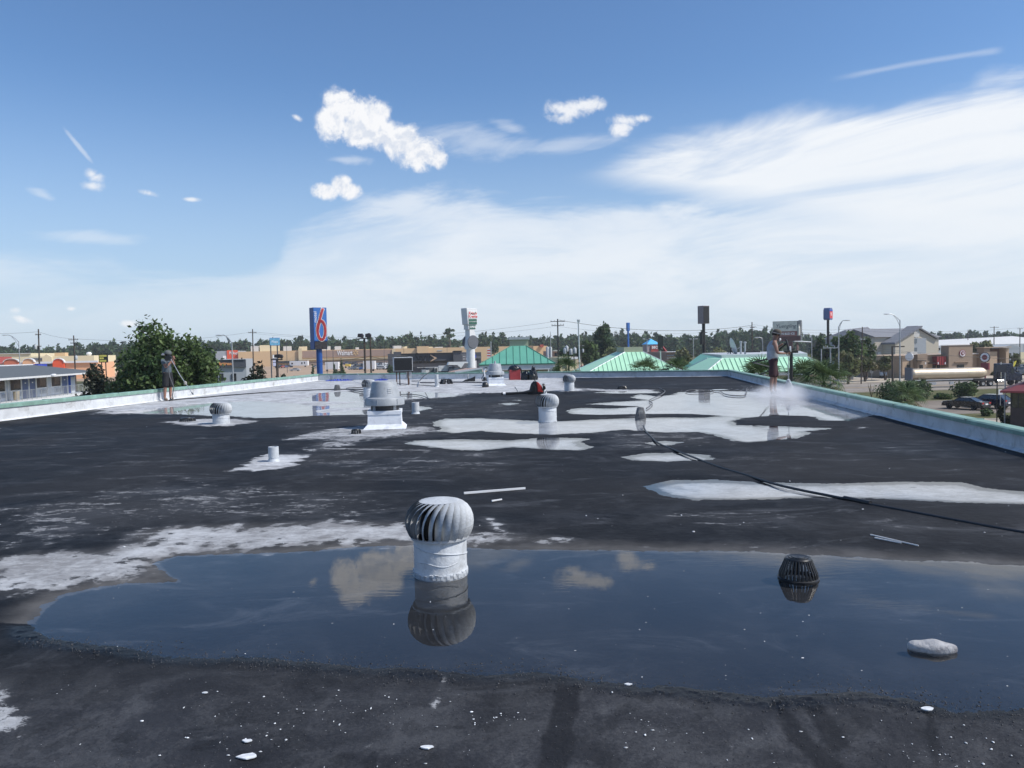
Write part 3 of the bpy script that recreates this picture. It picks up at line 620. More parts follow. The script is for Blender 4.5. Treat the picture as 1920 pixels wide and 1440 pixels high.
# ---------------------------------------------------------------- roof drains with cast strainer domes
def strainer(label, px, py, r0, r1, h, n, m=None, cat='roof drain', ring=True):
    m = m or M_blackp; p = onz(px, py); p = p + flat(p).normalized() * r0
    t = thing('drain_strainer', label, cat, (p.x, p.y, 0), 0, 'strainer domes over the roof drains')
    src = None
    for k in range(n):
        if src is None:
            w_ = r0 * 2 * math.pi / n * 0.26
            src = MB().tube([(r0, 0, 0), (r0 * 0.97, 0, h * 0.3), (r1 + (r0 - r1) * 0.25, 0, h * 0.8), (r1, 0, h)], w_, 5).build('bar', m, t)
        else: part_copy(src, t, rotz=2 * math.pi * k / n)
    MB().lathe([(r1 * 1.03, h - 0.008), (r1 * 1.05, h + 0.004), (r1 * 0.98, h + 0.012), (r1 * 0.8, h + 0.010), (r1 * 0.78, h + 0.016), (r1 * 0.55, h + 0.012), (r1 * 0.52, h + 0.018), (r1 * 0.25, h + 0.014), (0.0, h + 0.018)], 32, cap=False).build('top_plate', m, t, smooth=True)
    MB().lathe([(r0 * 1.08, -0.01), (r0 * 1.10, 0.008), (r0 * 0.98, 0.014), (r0 * 0.94, -0.01)], 32, cap=False).build('base_ring', m, t, smooth=True)
    if ring: MB().lathe([(r0 * 0.99 - (r0 - r1) * 0.5, h * 0.52), (r0 * 0.99 - (r0 - r1) * 0.5, h * 0.57)], 24, cap=False).build('middle_ring', m, t)
    return t
M_cast = mat('pale_cast_iron', (0.16, 0.165, 0.17), 0.6, 0.2, var=0.2)
strainer('black slotted strainer dome standing in the dark front puddle', 1497, 1094, 0.118, 0.078, 0.125, 30)
strainer('tall dark strainer dome mirrored in the puddle where the black hose starts', 1201, 787, 0.105, 0.065, 0.235, 22, M_cast)
strainer('small black strainer with white dripped legs next to the big exhaust fan', 668, 815.5, 0.085, 0.075, 0.085, 12)
strainer('flat wide black strainer beside the turbine vent, twig stuck in it', 352, 792, 0.175, 0.15, 0.08, 26)
strainer('grey strainer dome in the bright puddle that mirrors the blue sign', 632.5, 733, 0.125, 0.085, 0.22, 20, M_cast)
strainer('low black drain strainer alone near the far parapet', 1167, 730, 0.17, 0.12, 0.10, 16)
strainer('open black strainer frame between the white pipe and the black bag', 837, 721, 0.24, 0.16, 0.22, 6, None)
# ---------------------------------------------------------------- plumbing vents
def pipe(label, px, py, r, h, boot=None):
    p = onz(px, py); p = p + flat(p).normalized() * r
    t = thing('vent_pipe', label, 'vent pipe', (p.x, p.y, 0), 0, 'white plumbing vent pipes')
    MB().lathe([(r * 1.7, 0.0), (r * 1.25, 0.012), (r * 1.06, 0.05)], 20, cap=False).build('flashing', M_whitev, t, smooth=True)
    MB().lathe([(r * 1.02, 0.0), (r, h * 0.3), (r * 1.05, h * 0.31), (r * 1.04, h - 0.003), (r * 1.0, h), (r * 0.82, h), (r * 0.82, h - 0.08), (0.0, h - 0.08)], 24, cap=False).build('pipe', M_whitev, t, smooth=True)
    return t
pipe('short white pipe in a splash of white coating on the dark roof', 513.5, 868, 0.068, 0.22)
pipe('white pipe standing just beyond the large exhaust fan', 779.5, 777.5, 0.085, 0.29)
pipe('tall thin far pipe with a black hose tied to its top', 819, 726, 0.075, 0.52)
# ---------------------------------------------------------------- old rooftop cooler on a rusty stand
p0 = onz(756, 723); ck = F_PX / p0.y
t = thing('rooftop_cooler', 'black fronted metal cooler box on rusty legs near the far parapet', 'air cooler', (p0.x, p0.y, 0), R(14))
W, D, Z0, Z1 = 0.40, 0.30, 0.64, 1.25
MB().box(-W, W, -D, D, Z0, Z1).build('cabinet', M_galvw, t, bevel=0.01)
MB().box(-W + .004, W - .022, -D - .012, -D - .002, Z0 + .03, Z1 - .035).build('front_panel', M_black, t)
src = MB().box(-W + .015, W - .03, -D - .022, -D - .013, -0.008, 0.008).build('louvre_slat', M_black, t, loc=(0, 0, Z0 + 0.06))
for k in range(1, 13): part_copy(src, t, (0, 0, Z0 + 0.06 + k * 0.037))
MB().box(-W + 0.02, W - .16, -D + .05, D - .02, Z1 + .004, Z1 + .035).build('lid', M_black, t)
MB().box(-W - .005, W + .005, -D - .02, D, Z0 - 0.03, Z0 - 0.004).build('tray', M_blackp, t)
src = MB().box(-0.022, 0.022, -0.022, 0.022, 0.03, Z0 - 0.03).build('leg', M_rust, t, loc=(-0.30, -0.24, 0))
for xy in ((0.20, -0.24), (-0.12, 0.2), (0.28, 0.2)): part_copy(src, t, (xy[0], xy[1], 0))
MB().box(0.12, 0.36, -0.20, -0.14, 0.32, Z0 - 0.032).build('junction_box', M_steel, t)
src = MB().box(-0.12, 0.12, -0.08, 0.08, 0.0, 0.03).build('foot', M_white, t, loc=(-0.30, -0.24, 0))
for xy in ((0.20, -0.24), (-0.12, 0.2), (0.28, 0.2)): part_copy(src, t, (xy[0], xy[1], 0))
MB().tube([(-W + .1, -.1, Z1 + .03), (-W + .3, -.05, Z1 + .07), (0.1, 0, Z1 + .05), (0.2, 0, Z1 + 0.03)], 0.012, 6).build('cable', M_hose, t, smooth=True)
# ---------------------------------------------------------------- hoses and loose gear
def hose(name, label, pts, r, m=M_hose, z=0.02, cat='hose', jit=0.0, parent=None):
    q = [onz(a, b, 0) for a, b in pts]; k = []
    for i in range(len(q) - 1):
        for s in range(6):
            f = s / 6; a, b_, c, d = q[max(0, i - 1)], q[i], q[i + 1], q[min(len(q) - 1, i + 2)]
            v = 0.5 * ((2 * b_) + (-a + c) * f + (2 * a - 5 * b_ + 4 * c - d) * f * f + (-a + 3 * b_ - 3 * c + d) * f ** 3)
            k.append(Vector((v.x, v.y, z)))
    k.append(Vector((q[-1].x, q[-1].y, z)))
    o = MB().tube(k, r, 8).build(name, m, parent, smooth=True)
    return tag(o, label, cat) if parent is None else o
hose('pressure_hose', 'long black hose curving over the right side of the roof to the tall drain', [(1206, 800), (1212, 812), (1222, 822), (1234, 833), (1262, 845), (1300, 860), (1350, 879), (1400, 894), (1450, 910), (1500, 922), (1560, 934), (1630, 949), (1700, 962), (1800, 981), (1920, 1003), (2150, 1042), (2500, 1105)], 0.014, z=0.0185)
MB_ = MB(); qa, qb = onz(1583, 939), onz(1632, 949); MB_.tube([(qa.x, qa.y, .027), (qb.x, qb.y, .027)], 0.023, 10); tag(MB_.build('hose_coupling', M_blackp, None, smooth=True), 'black tape wrapped coupling in the middle of the long black hose', 'hose coupling')
M_hoseg = mat('grey_hose', (0.10, 0.10, 0.105), 0.5)
hose('thin_hose', 'thin grey hose winding from the tall drain towards the far parapet', [(1212, 768), (1219, 763), (1223, 758), (1217, 753), (1228, 747), (1240, 742), (1247, 735), (1240, 731), (1236, 729)], 0.014, M_hoseg, 0.03)
hose('coiled_hose', 'hose lying in a flat loop in the bright puddle left of the shirtless-armed man', [(1285, 736), (1295, 733), (1330, 732), (1338, 735), (1325, 738), (1295, 738), (1285, 736)], 0.011, M_hoseg, 0.03)
hose('bent_hose', 'dark hose with an upturned end in the puddle behind the sleeveless man', [(1338, 734), (1350, 735), (1357, 740), (1370, 743), (1392, 744), (1398, 740), (1400, 731)], 0.014, M_hoseg, 0.03)
hose('trailing_hose', 'dark hose along the left parapet from the lancing man to the grey strainer', [(318, 753), (330, 751), (380, 747), (450, 741), (520, 736), (600, 732.5), (660, 731.5), (700, 733)], 0.018, M_hose, 0.035)
hose('folded_hose', 'grey hose folded back on itself beside the half hidden turbine vent', [(684, 737), (660, 733), (650, 731), (653, 729), (675, 728), (700, 727)], 0.02, M_hoseg, 0.035)
hose('curved_hose', 'thin hose curving in the puddle in front of the black cooler', [(752, 741), (770, 741), (788, 743), (800, 747), (806, 750)], 0.013, M_hose, 0.03)
hose('far_hose', 'straight hose lying past the cooler legs to the white pipe', [(742, 720), (770, 722), (800, 724), (822, 725.5)], 0.014, M_hose, 0.03)
hose('parapet_pipe', 'grey conduit lying along the far parapet beside the open strainer frame', [(788, 719), (812, 719), (845, 718), (880, 718.5), (915, 719)], 0.03, M_hoseg, 0.04)
a_ = onz(772, 715.5); b_ = onz(819, 726); bp_ = Vector((b_.x, b_.y + 0.08, 0.52))
MB_ = MB(); MB_.tube([(a_.x, a_.y, 0.03), (a_.x + .5, a_.y - 1, 0.06), (a_.x + 0.8, a_.y - 2.0, .3), (bp_.x - .3, bp_.y + .1, .62), (bp_.x - .05, bp_.y, 0.6), (bp_.x - .02, bp_.y, 0.72)], 0.018, 6)
tag(MB_.build('tied_hose', M_hose, None, smooth=True), 'black hose rising from the deck to the top of the tall thin pipe', 'hose')
a_ = onz(677, 703.5, 0.38); b_ = onz(687, 716, 0.2)
MB_ = MB().tube([(xleft(40) + 2.35, yfar(-8) - .03, 0.39), (b_.x, b_.y, 0.03)], 0.016, 6); tag(MB_.build('leaning_rod', M_steel, None), 'thin rod leaning on the far parapet behind the half hidden turbine', 'rod')
# white scraper pole and scraps
def strip(name, label, pts, w, h, m, cat):
    o = MB(); q = [onz(a, b) for a, b in pts]
    for i in range(len(q) - 1):
        d = (q[i + 1] - q[i]).normalized(); n_ = Vector((-d.y, d.x, 0)) * w / 2
        a, b2 = q[i], q[i + 1]; vs = [a - n_, b2 - n_ * 0.6, b2 + n_ * 0.6, a + n_]
        o.add([v + up * 0.02 for v in vs] + [v + up * (0.02 + h) for v in vs], [(3, 2, 1, 0), (4, 5, 6, 7), (0, 1, 5, 4), (1, 2, 6, 5), (2, 3, 7, 6), (3, 0, 4, 7)])
    return tag(o.build(name, m), label, cat)
strip('white_lath', 'long white wooden lath lying on the dark roof behind the front turbine', [(870, 930), (985, 920.5)], 0.022, 0.02, M_whitep, 'lath')
strip('white_splinter', 'short white splinter lying just in front of the long white lath', [(922, 944), (941, 941)], 0.018, 0.012, M_whitep, 'splinter')
strip('white_strip', 'pair of thin white strips lying behind the strainer of the front puddle', [(1632, 1008), (1722, 1029)], 0.007, 0.008, M_whitep, 'strip')
strip('white_strip', 'shorter white strip parallel to the thin pair near the hose', [(1640, 1014), (1690, 1024)], 0.008, 0.008, M_whitep, 'strip')
def blobstone(name, label, px, py, lx_, ly_, hz_, rot, m, cat, zc=0.0, seed=1):
    p = onz(px, py); bm = bmesh.new(); bmesh.ops.create_icosphere(bm, subdivisions=4, radius=1.0)
    for v in bm.verts:
        c = v.co.copy(); nx = 0.10 * math.sin(c.x * 3.1 + seed) + 0.06 * math.sin(c.y * 5 + c.x * 4 + seed * 2)
        k = abs(c.x) ** 2.2
        v.co = Vector((c.x * lx_, c.y * ly_ * (1 + nx - 0.15 * c.x), (abs(c.z) ** 0.7 * (1 if c.z > 0 else -1)) * hz_ * (1 + 0.12 * math.sin(c.x * 6 + seed))))
    me = bpy.data.meshes.new(name); bm.to_mesh(me); bm.free(); me.polygons.foreach_set('use_smooth', [True] * len(me.polygons))
    o = link(name, me, m); o.location = (p.x, p.y, zc); o.rotation_euler = (0, 0, rot); return tag(o, label, cat)
M_float = mat('chalky_float', (0.38, 0.38, 0.385), 0.8, var=0.15, scale=22, bump=0.8, bscale=70, dirt=(0.13, 0.13, 0.15), dscale=14)
blobstone('pale_stone', 'pale flat stone lying half sunk in the front puddle', 1748, 1219, 0.112, 0.047, 0.036, R(-14), M_float, 'stone', 0.012)
# red tote with black lid, black sacks, dark bag
p = onz(965, 712.5); t = thing('red_tote', 'red tote box with a crumpled black cover standing by the far parapet', 'tote box', (p.x, p.y, 0), R(8))
M_red = mat('faded_red_plastic', (0.30, 0.035, 0.04), 0.5, var=0.15, scale=6)
MB().prism([(-0.26, -0.22), (0.26, -0.22), (0.26, 0.2), (-0.26, 0.2)], 0.0, 0.50).build('box', M_red, t, bevel=0.02)
def crumple(name, m, parent, lx_, ly_, hz_, seed, loc, sub=4, amp=0.14):
    bm = bmesh.new(); bmesh.ops.create_icosphere(bm, subdivisions=sub, radius=1.0)
    from mathutils import noise as mn
    for v in bm.verts:
        c = v.co.copy(); k = 1 + amp * (mn.noise(c * 2.3 + Vector((seed, 0, 0))) + 0.6 * mn.noise(c * 6 + Vector((0, seed, 0))))
        z = c.z * k
        v.co = Vector((c.x * lx_ * k, c.y * ly_ * k, (z if z > -0.25 else -0.25 - 0.1 * (z + .25)) * hz_))
    zm = min(v.co.z for v in bm.verts)
    for v in bm.verts: v.co.z -= zm
    me = bpy.data.meshes.new(name); bm.to_mesh(me); bm.free(); me.polygons.foreach_set('use_smooth', [True] * len(me.polygons))
    return link(name, me, m, parent, loc)
M_sack = mat('black_bin_bag', (0.012, 0.013, 0.014), 0.28, var=0.3, scale=10, bump=0.7, bscale=12, spec=0.6)
crumple('cover', M_sack, t, 0.31, 0.26, 0.20, 3.1, (0.0, 0, 0.47))
MB().tube([(0.22, -0.15, 0.58), (0.30, -0.16, 0.5), (0.33, -0.16, 0.3), (0.31, -0.16, 0.05)], 0.035, 8).build('strap', M_sack, t, smooth=True)
for lab, px, py, s_, sd_ in (('lower black bin bag slumped beside the red tote', 986, 713, (0.22, 0.2, 0.32), 5.2), ('taller black bin bag leaning right of the red tote', 1000, 713, (0.20, 0.2, 0.48), 8.8)):
    p = onz(px, py); e = thing('bin_bag', lab, 'bag', (p.x, p.y + .1, 0), 0, 'black bin bags by the far parapet'); crumple('sack', M_sack, e, *s_, sd_, (0, 0, 0), amp=0.3)
    MB().tube([(0.02, 0, s_[2] * 1.05), (0.06, 0, s_[2] * 1.25), (0.10, -0.02, s_[2] * 1.3)], 0.03, 6, 0.012).build('tied_neck', M_sack, e, smooth=True)
p = onz(879, 715.5); e = thing('tool_bag', 'flat black bag with a rod sticking up by the far parapet', 'bag', (p.x, p.y, 0), 0)
MB().prism([(-0.33, 0.0), (0.30, 0.0), (0.32, 0.26), (0.10, 0.16), (-0.15, 0.10)], -0.15, 0.15, 'y').build('bag', M_sack, e, bevel=0.03)
MB().tube([(-0.02, 0, 0.1), (-0.04, 0, 0.36)], 0.03, 8).build('rod', M_steel, e)
p = onz(908, 715); e = thing('spray_gun_stand', 'white and black sprayer standing between the far fan and the flat bag', 'sprayer', (p.x, p.y, 0), 0)
MB().tube([(0.0, 0, 0.0), (0.02, 0, 0.3), (0.0, 0, 0.50), (0.10, 0, 0.62)], 0.035, 8).build('tube', M_whitep, e, smooth=True)
MB().tube([(-0.08, 0, 0.0), (-0.12, 0, 0.15), (-0.03, 0, 0.28), (0.0, 0, 0.45)], 0.02, 6).build('hose', M_hose, e, smooth=True)
crumple('pump', M_blackp, e, 0.10, 0.1, 0.18, 2, (0.03, 0, 0.0), 3)
MB().box(0.04, 0.16, -0.03, 0.03, 0.60, 0.66).build('handle', M_blackp, e)
e = thing('small_pump', 'small black wheeled pump at the foot of the far exhaust fan', 'pump', tuple(onz(910, 727)), 0)
crumple('pump_body', M_blackp, e, 0.14, 0.12, 0.16, 7, (0, 0, 0.03), 3); MB().tube([(-.1, -.05, .03), (-.12, -.05, .2), (.0, -.05, .27), (.1, -.05, .2)], 0.015, 6).build('handle', M_steel, e, smooth=True)
# backpack blower
p = onz(1003, 739.5); e = thing('backpack_blower', 'black and red backpack leaf blower lying with its long tube on the roof', 'leaf blower', (p.x, p.y, 0), 0); e.scale = (.86, .86, .82)
M_bred = mat('orange_red_plastic', (0.42, 0.035, 0.025), 0.4, var=0.08)
MB().prism([(-0.30, 0.0), (0.34, 0.0), (0.36, 0.10), (0.26, 0.34), (0.12, 0.50), (-0.04, 0.53), (-0.14, 0.44), (-0.2, 0.22)], -0.10, 0.12, 'y').build('back_frame', M_blackp, e, bevel=0.04)
MB().prism([(0.10, 0.10), (0.30, 0.08), (0.27, 0.30), (0.15, 0.48), (0.06, 0.50)], -0.15, 0.13, 'y').build('engine_cover', M_bred, e, bevel=0.035)
MB().lathe([(0.0, 0), (0.12, 0.0), (0.13, 0.05), (0.10, 0.10), (0, 0.1)], 20, M=Matrix.Translation((0.30, -0.05, 0.30)) @ Matrix.Rotation(R(80), 4, 'Y'), cap=False).build('fan_housing', M_blackp, e, smooth=True)
crumple('fuel_tank', M_whitev, e, 0.10, 0.10, 0.15, 4, (0.36, 0, 0.0), 3)
MB().tube([(0.36, -.08, 0.02), (0.42, -.08, 0.1), (0.44, -.08, 0.16)], 0.02, 6).build('muffler', M_steel, e)
MB().tube([(-0.1, -0.05, 0.14), (-0.25, -0.08, 0.11), (-0.45, -0.1, 0.085), (-0.75, -0.12, 0.075), (-1.28, -0.15, 0.06)], [0.075, 0.07, 0.05, 0.048, 0.055], 12).build('blower_tube', M_blackp, e, smooth=True)
MB().tube([(-1.12, -0.142, 0.064), (-1.22, -0.147, 0.062)], 0.058, 12).build('tube_band', M_letterw, e)
MB().tube([(-0.62, -0.12, 0.10), (-0.70, -0.12, 0.24), (-0.76, -0.12, 0.33)], [0.022, 0.02, 0.03], 8).build('control_handle', M_steel, e, smooth=True)
MB().tube([(-0.05, -0.10, 0.5), (-0.0, -0.13, 0.58), (0.06, -0.1, 0.5)], 0.018, 6).build('carry_handle', M_blackp, e, smooth=True)
MB().tube([(-0.1, -0.12, 0.42), (0.02, -0.16, 0.3), (0.02, -0.16, 0.12)], 0.016, 6).build('shoulder_strap', M_blackp, e, smooth=True)
# blue plastic scraps by the far wall
M_blue = mat('blue_plastic_film', (0.03, 0.06, 0.42), 0.35, var=0.25, scale=8)
for lab, a, b, yy in (('crumpled blue plastic film at the foot of the far parapet corner', 612, 662, 713.4), ('second crumpled blue plastic film behind the large fan hood', 703, 727, 711.6)):
    m_ = MB(); n = 26; pts = [P(a + (b - a) * i / n, yy, yfar(P(a, yy, 40).x) - 0.55 - 0.25 * rng.random()) for i in range(n + 1)]
    for i in range(n):
        q, r_ = pts[i], pts[i + 1]; h1 = 0.03 + 0.08 * rng.random() * math.sin(math.pi * (i + .5) / n); h2 = 0.03 + 0.08 * rng.random() * math.sin(math.pi * (i + .5) / n)
        m_.add([(q.x, q.y - .25, .022), (r_.x, r_.y - .25, .022), (r_.x, r_.y - .1, .022 + h2), (q.x, q.y - .1, .022 + h1), (q.x, q.y + .2, .022), (r_.x, r_.y + .2, .022)], [(0, 1, 2, 3), (3, 2, 5, 4)])
    tag(m_.build('plastic_film', M_blue), lab, 'plastic film', 'blue plastic film by the far wall')
# paint flakes and grit
def chips(name, N, gen, smin, smax, m, flatk=0.25):
    V = []; Fq = []
    for i in range(N):
        x, y, z = gen(); s = smin * (smax / smin) ** (rng.random() ** 2.2); k = rng.integers(4, 7); a0 = rng.random() * 6.3; st = 0.5 + rng.random()
        b = len(V); r_ = [s * (0.55 + 0.45 * rng.random()) for _ in range(k)]
        th = s * flatk
        pts = [(x + r_[j] * math.cos(a0 + 6.283 * j / k) * st, y + r_[j] * math.sin(a0 + 6.283 * j / k) / st) for j in range(k)]
        V += [(p_[0], p_[1], z) for p_ in pts] + [(p_[0] * .92 + x * .08, p_[1] * .92 + y * .08, z + th * (0.6 + 0.8 * rng.random())) for p_ in pts] + [(x, y, z + th * 1.3)]
        for j in range(k):
            n_ = (j + 1) % k; Fq.append((b + j, b + n_, b + k + n_)); Fq.append((b + j, b + k + n_, b + k + j)); Fq.append((b + k + j, b + k + n_, b + 2 * k))
    return struct(npmesh(name, np.array(V), np.array(Fq), m), 'stuff')
CL = [(480, 1400, 60, 30), (430, 1330, 50, 25), (940, 1350, 40, 10), (700, 1330, 60, 16), (1220, 1370, 30, 20), (560, 1345, 80, 30), (1750, 1410, 60, 15)]
def g1():
    while True:
        if rng.random() < 0.55:
            c = CL[rng.integers(len(CL))]; px, py = c[0] + rng.normal() * c[2], c[1] + rng.normal() * c[3]
        else: px, py = rng.uniform(-50, 1980), 1265 + 190 * rng.random() ** 0.7
        if py > 1262 + max(0, px - 900) * 0.09 and py < 1460: q = onz(px, py, 0.02); return q.x, q.y, 0.0185
M_flake = mat('white_paint_flake', (0.58, 0.60, 0.62), 0.7, var=0.2, scale=30, island=0.3)
chips('paint_flakes', 330, g1, 0.0011, 0.008, M_flake)
def g2():
    px = rng.uniform(-60, 1980); py = 660 + (rng.random() ** 0.8) * 365 + 0; q = onz(px, max(py, 800), 0.02); return q.x, q.y, 0.018
chips('distant_paint_flakes', 110, g2, 0.003, 0.016, M_flake)
nb = wpoly([(55,1205),(220,1228),(450,1246),(600,1256),(800,1270),(1000,1272),(1190,1300),(1440,1324),(1620,1312),(1760,1340),(1960,1350)])
def g3():
    i = rng.integers(len(nb) - 1); f = rng.random(); q = nb[i] * (1 - f) + nb[i + 1] * f
    return q[0] + rng.normal() * 0.03, q[1] + rng.normal() * (0.02 + 0.09 * vnoise(np.array([q[0] * 2.3]), np.array([1.5]), 4)[0]) + 0.01, 0.012 + rng.random() * 0.01
M_grit = mat('black_roofing_grit', (0.022, 0.022, 0.025), 0.5, var=0.3, island=0.5, spec=0.6)
chips('roofing_grit', 4200, g3, 0.0012, 0.006, M_grit, 0.7)
def g4():
    px = rng.uniform(-40, 1960); py = 1250 + 200 * rng.random(); q = onz(px, py, 0.02); return q.x, q.y, 0.0178
chips('loose_grit', 3500, g4, 0.001, 0.0035, M_grit, 0.6)
def g5():
    px = rng.uniform(100, 1900); py = rng.uniform(1070, 1290); q = onz(px, py, 0.0); return q.x, q.y, 0.0004
chips('floating_specks', 140, g5, 0.0015, 0.007, M_flake, 0.12)
for i, (px, py, s_, lab) in enumerate([(465, 1419, 0.030, 'largest white paint chip, at the bottom edge of the photo'), (801, 1402, 0.018, 'white paint chip right of the largest chip, under the pale streak'), (463, 1390, 0.014, 'small white chip just above the largest paint chip'), (1739, 1330, 0.020, 'white chip on the lip of the front puddle below the pale stone'), (384, 1300, 0.010, 'lone white chip on the strip between puddle and camera'), (1178, 1284, 0.012, 'white chip at the waterline near the middle of the front puddle')]):
    p = onz(px, py, 0.02); b = MB(); n = 9; an = rng.random() * 6
    pts = [(s_ * (0.6 + 0.5 * rng.random()) * math.cos(an + 6.283 * k / n) * 1.5, s_ * (0.6 + .5 * rng.random()) * math.sin(an + 6.283 * k / n) * 0.8) for k in range(n)]
    b.prism(pts, 0, 0.004); o = b.build('paint_chip', M_flake, None, loc=(p.x, p.y, 0.021)); tag(o, lab, 'paint chip', 'larger white paint chips on the roof')
# ---------------------------------------------------------------- ground, roads
def ground_mat(name, a, b, sc, bump=0.3, c3=None):
    m = bpy.data.materials.new(name); m.use_nodes = True; t = NT(m.node_tree); s = t.n['Principled BSDF']
    c = t.node('ShaderNodeTexCoord').outputs['Object']; n = t.noise(c, sc, 6, 0.65, 0.4); n2 = t.noise(c, sc * 0.12, 4, 0.6)
    col = t.mix(t.step(n, 0.35, 0.65), a, b)
    col = t.mix(t.step(n2, 0.4, 0.7, 0, 0.5), col, c3 or tuple(x * 0.7 for x in a))
    t.put(s.inputs['Base Color'], col); s.inputs['Roughness'].default_value = 0.95; s.inputs['Specular IOR Level'].default_value = 0.15
    return m
M_grass = ground_mat('dry_grass', (0.075, 0.085, 0.03), (0.13, 0.12, 0.06), 0.9)
M_asph = ground_mat('tan_asphalt', (0.20, 0.17, 0.145), (0.26, 0.225, 0.19), 0.25)  # asphalt in a warm tan grey
M_lot = ground_mat('pale_parking_lot', (0.36, 0.26, 0.18), (0.42, 0.31, 0.22), 0.05)
M_road = ground_mat('concrete_road', (0.25, 0.22, 0.19), (0.31, 0.275, 0.24), 0.2)
M_walk = ground_mat('concrete_walk', (0.42, 0.37, 0.30), (0.48, 0.42, 0.35), 0.5)
M_paint = mat('road_paint', (0.65, 0.65, 0.62), 0.7, var=0.1)
M_yell = mat('yellow_road_paint', (0.55, 0.36, 0.05), 0.7, var=0.1)
def sheet(name, pts, z, m):
    return struct(MB().add([(a, b, GZ + z) for a, b in pts], [tuple(range(len(pts)))]).build(name, m))
g = MB(); gr_ = [-6000, -1500, -600, -200, 0, 200, 600, 1500, 6000]
for i in range(8):
    for j in range(8):
        x0, x1 = gr_[i], gr_[i + 1]; y0, y1 = gr_[j], gr_[j + 1]; g.quad((x0, y0, GZ), (x1, y0, GZ), (x1, y1, GZ), (x0, y1, GZ))
struct(g.build('ground', M_grass))
def GG(px, py): q = onG(px, py); return (q.x, q.y)
sheet('parking_lot', [GG(470, 712), (-110, 215), (-15, 215), (60, 330), (60, 505), (-340, 505), (-340, 330)], 0.004, M_lot)
# highway crossing on the right and the side streets
def road_y(x, k): return 134 + k + 0.10 * (x - 70)
sheet('highway', [(-60, road_y(-60, -8)), (420, road_y(420, -8)), (420, road_y(420, 18)), (-60, road_y(-60, 18))], 0.004, M_road)
sheet('side_road', [(38, 160), (66, 152), (92, 190), (92, 330), (60, 330), (60, 200)], 0.008, M_road)
sheet('side_street_apron', [(60, 152), (118, 157), (112, 175), (70, 190)], 0.012, M_walk)
sheet('restaurant_lot', [(82, 172), (200, 172), (200, 215), (82, 215)], 0.012, M_asph)
sheet('forecourt', [(30, 84), (90, 88), (90, 105), (36, 105)], 0.008, M_asph)
sheet('near_forecourt', [(20, 50), (90, 50), (90, 80), (26, 80)], 0.008, M_walk)
for k, m_ in ((-4.2, M_paint), (-0.4, M_paint), (4.6, M_yell), (5.0, M_yell), (9.0, M_paint), (12.8, M_paint)):
    if k in (-0.4, 9.0):
        b = MB()
        for i in range(60): x = -40 + i * 7.5; b.quad((x, road_y(x, k), GZ + .012), (x + 3, road_y(x + 3, k), GZ + .012), (x + 3, road_y(x + 3, k + .15), GZ + .012), (x, road_y(x, k + .15), GZ + .012))
        struct(b.build('lane_dashes', m_))
    else: sheet('lane_line', [(-60, road_y(-60, k)), (420, road_y(420, k)), (420, road_y(420, k + .14)), (-60, road_y(-60, k + .14))], 0.012, m_)
for k in (-8.25, 18.0):
    b = MB(); b.add([(-60, road_y(-60, k), GZ), (420, road_y(420, k), GZ), (420, road_y(420, k + .25), GZ), (-60, road_y(-60, k + .25), GZ), (-60, road_y(-60, k), GZ + .13), (420, road_y(420, k), GZ + .13), (420, road_y(420, k + .25), GZ + .13), (-60, road_y(-60, k + .25), GZ + .13)], [(4, 5, 6, 7), (0, 1, 5, 4), (2, 3, 7, 6), (0, 4, 7, 3), (1, 2, 6, 5)])
    struct(b.build('kerb', M_walk))
# ---------------------------------------------------------------- foliage
def fol(name, a, b, isl=0.45):
    m = bpy.data.materials.new(name); m.use_nodes = True; t = NT(m.node_tree); s = t.n['Principled BSDF']
    g_ = t.node('ShaderNodeNewGeometry').outputs['Random Per Island']; c = t.node('ShaderNodeTexCoord').outputs['Object']
    col = t.mix(t.step(t.noise(c, 0.35, 3, 0.5), 0.38, 0.62), a, b); sc = t.v('SCALE', col); t.put(t.nt.nodes[-1].inputs['Scale'], t.step(g_, 0, 1, 1 - isl, 1 + isl))
    t.put(s.inputs['Base Color'], sc); s.inputs['Roughness'].default_value = 0.55; s.inputs['Specular IOR Level'].default_value = 0.3
    tl = t.node('ShaderNodeBsdfTranslucent'); t.put(tl.inputs[0], sc); mx_ = t.node('ShaderNodeMixShader'); mx_.inputs[0].default_value = 0.35
    t.l.new(s.outputs[0], mx_.inputs[1]); t.l.new(tl.outputs[0], mx_.inputs[2]); t.l.new(mx_.outputs[0], t.n['Material Output'].inputs[0]); return m
F_mid = fol('oak_leaves', (0.045, 0.085, 0.032), (0.10, 0.15, 0.05), 0.55); F_dark = fol('dark_leaves', (0.022, 0.030, 0.020), (0.042, 0.05, 0.03))
F_pine = fol('pine_needles', (0.045, 0.085, 0.038), (0.07, 0.115, 0.05)); F_yel = fol('olive_leaves', (0.15, 0.18, 0.075), (0.20, 0.20, 0.10))
F_far = fol('far_leaves', (0.045, 0.085, 0.038), (0.07, 0.115, 0.05)); F_myr = fol('crape_myrtle_leaves', (0.10, 0.12, 0.05), (0.16, 0.14, 0.075)); F_shr = fol('shrub_leaves', (0.055, 0.095, 0.04), (0.10, 0.14, 0.055))
F_palm = fol('palm_leaves', (0.08, 0.13, 0.055), (0.13, 0.18, 0.075), 0.3); F_dead = fol('dead_fronds', (0.20, 0.16, 0.09), (0.26, 0.22, 0.13), 0.3)
M_bark = mat('bark', (0.09, 0.07, 0.055), 0.95, var=0.3, scale=6, bump=0.6, bscale=20)
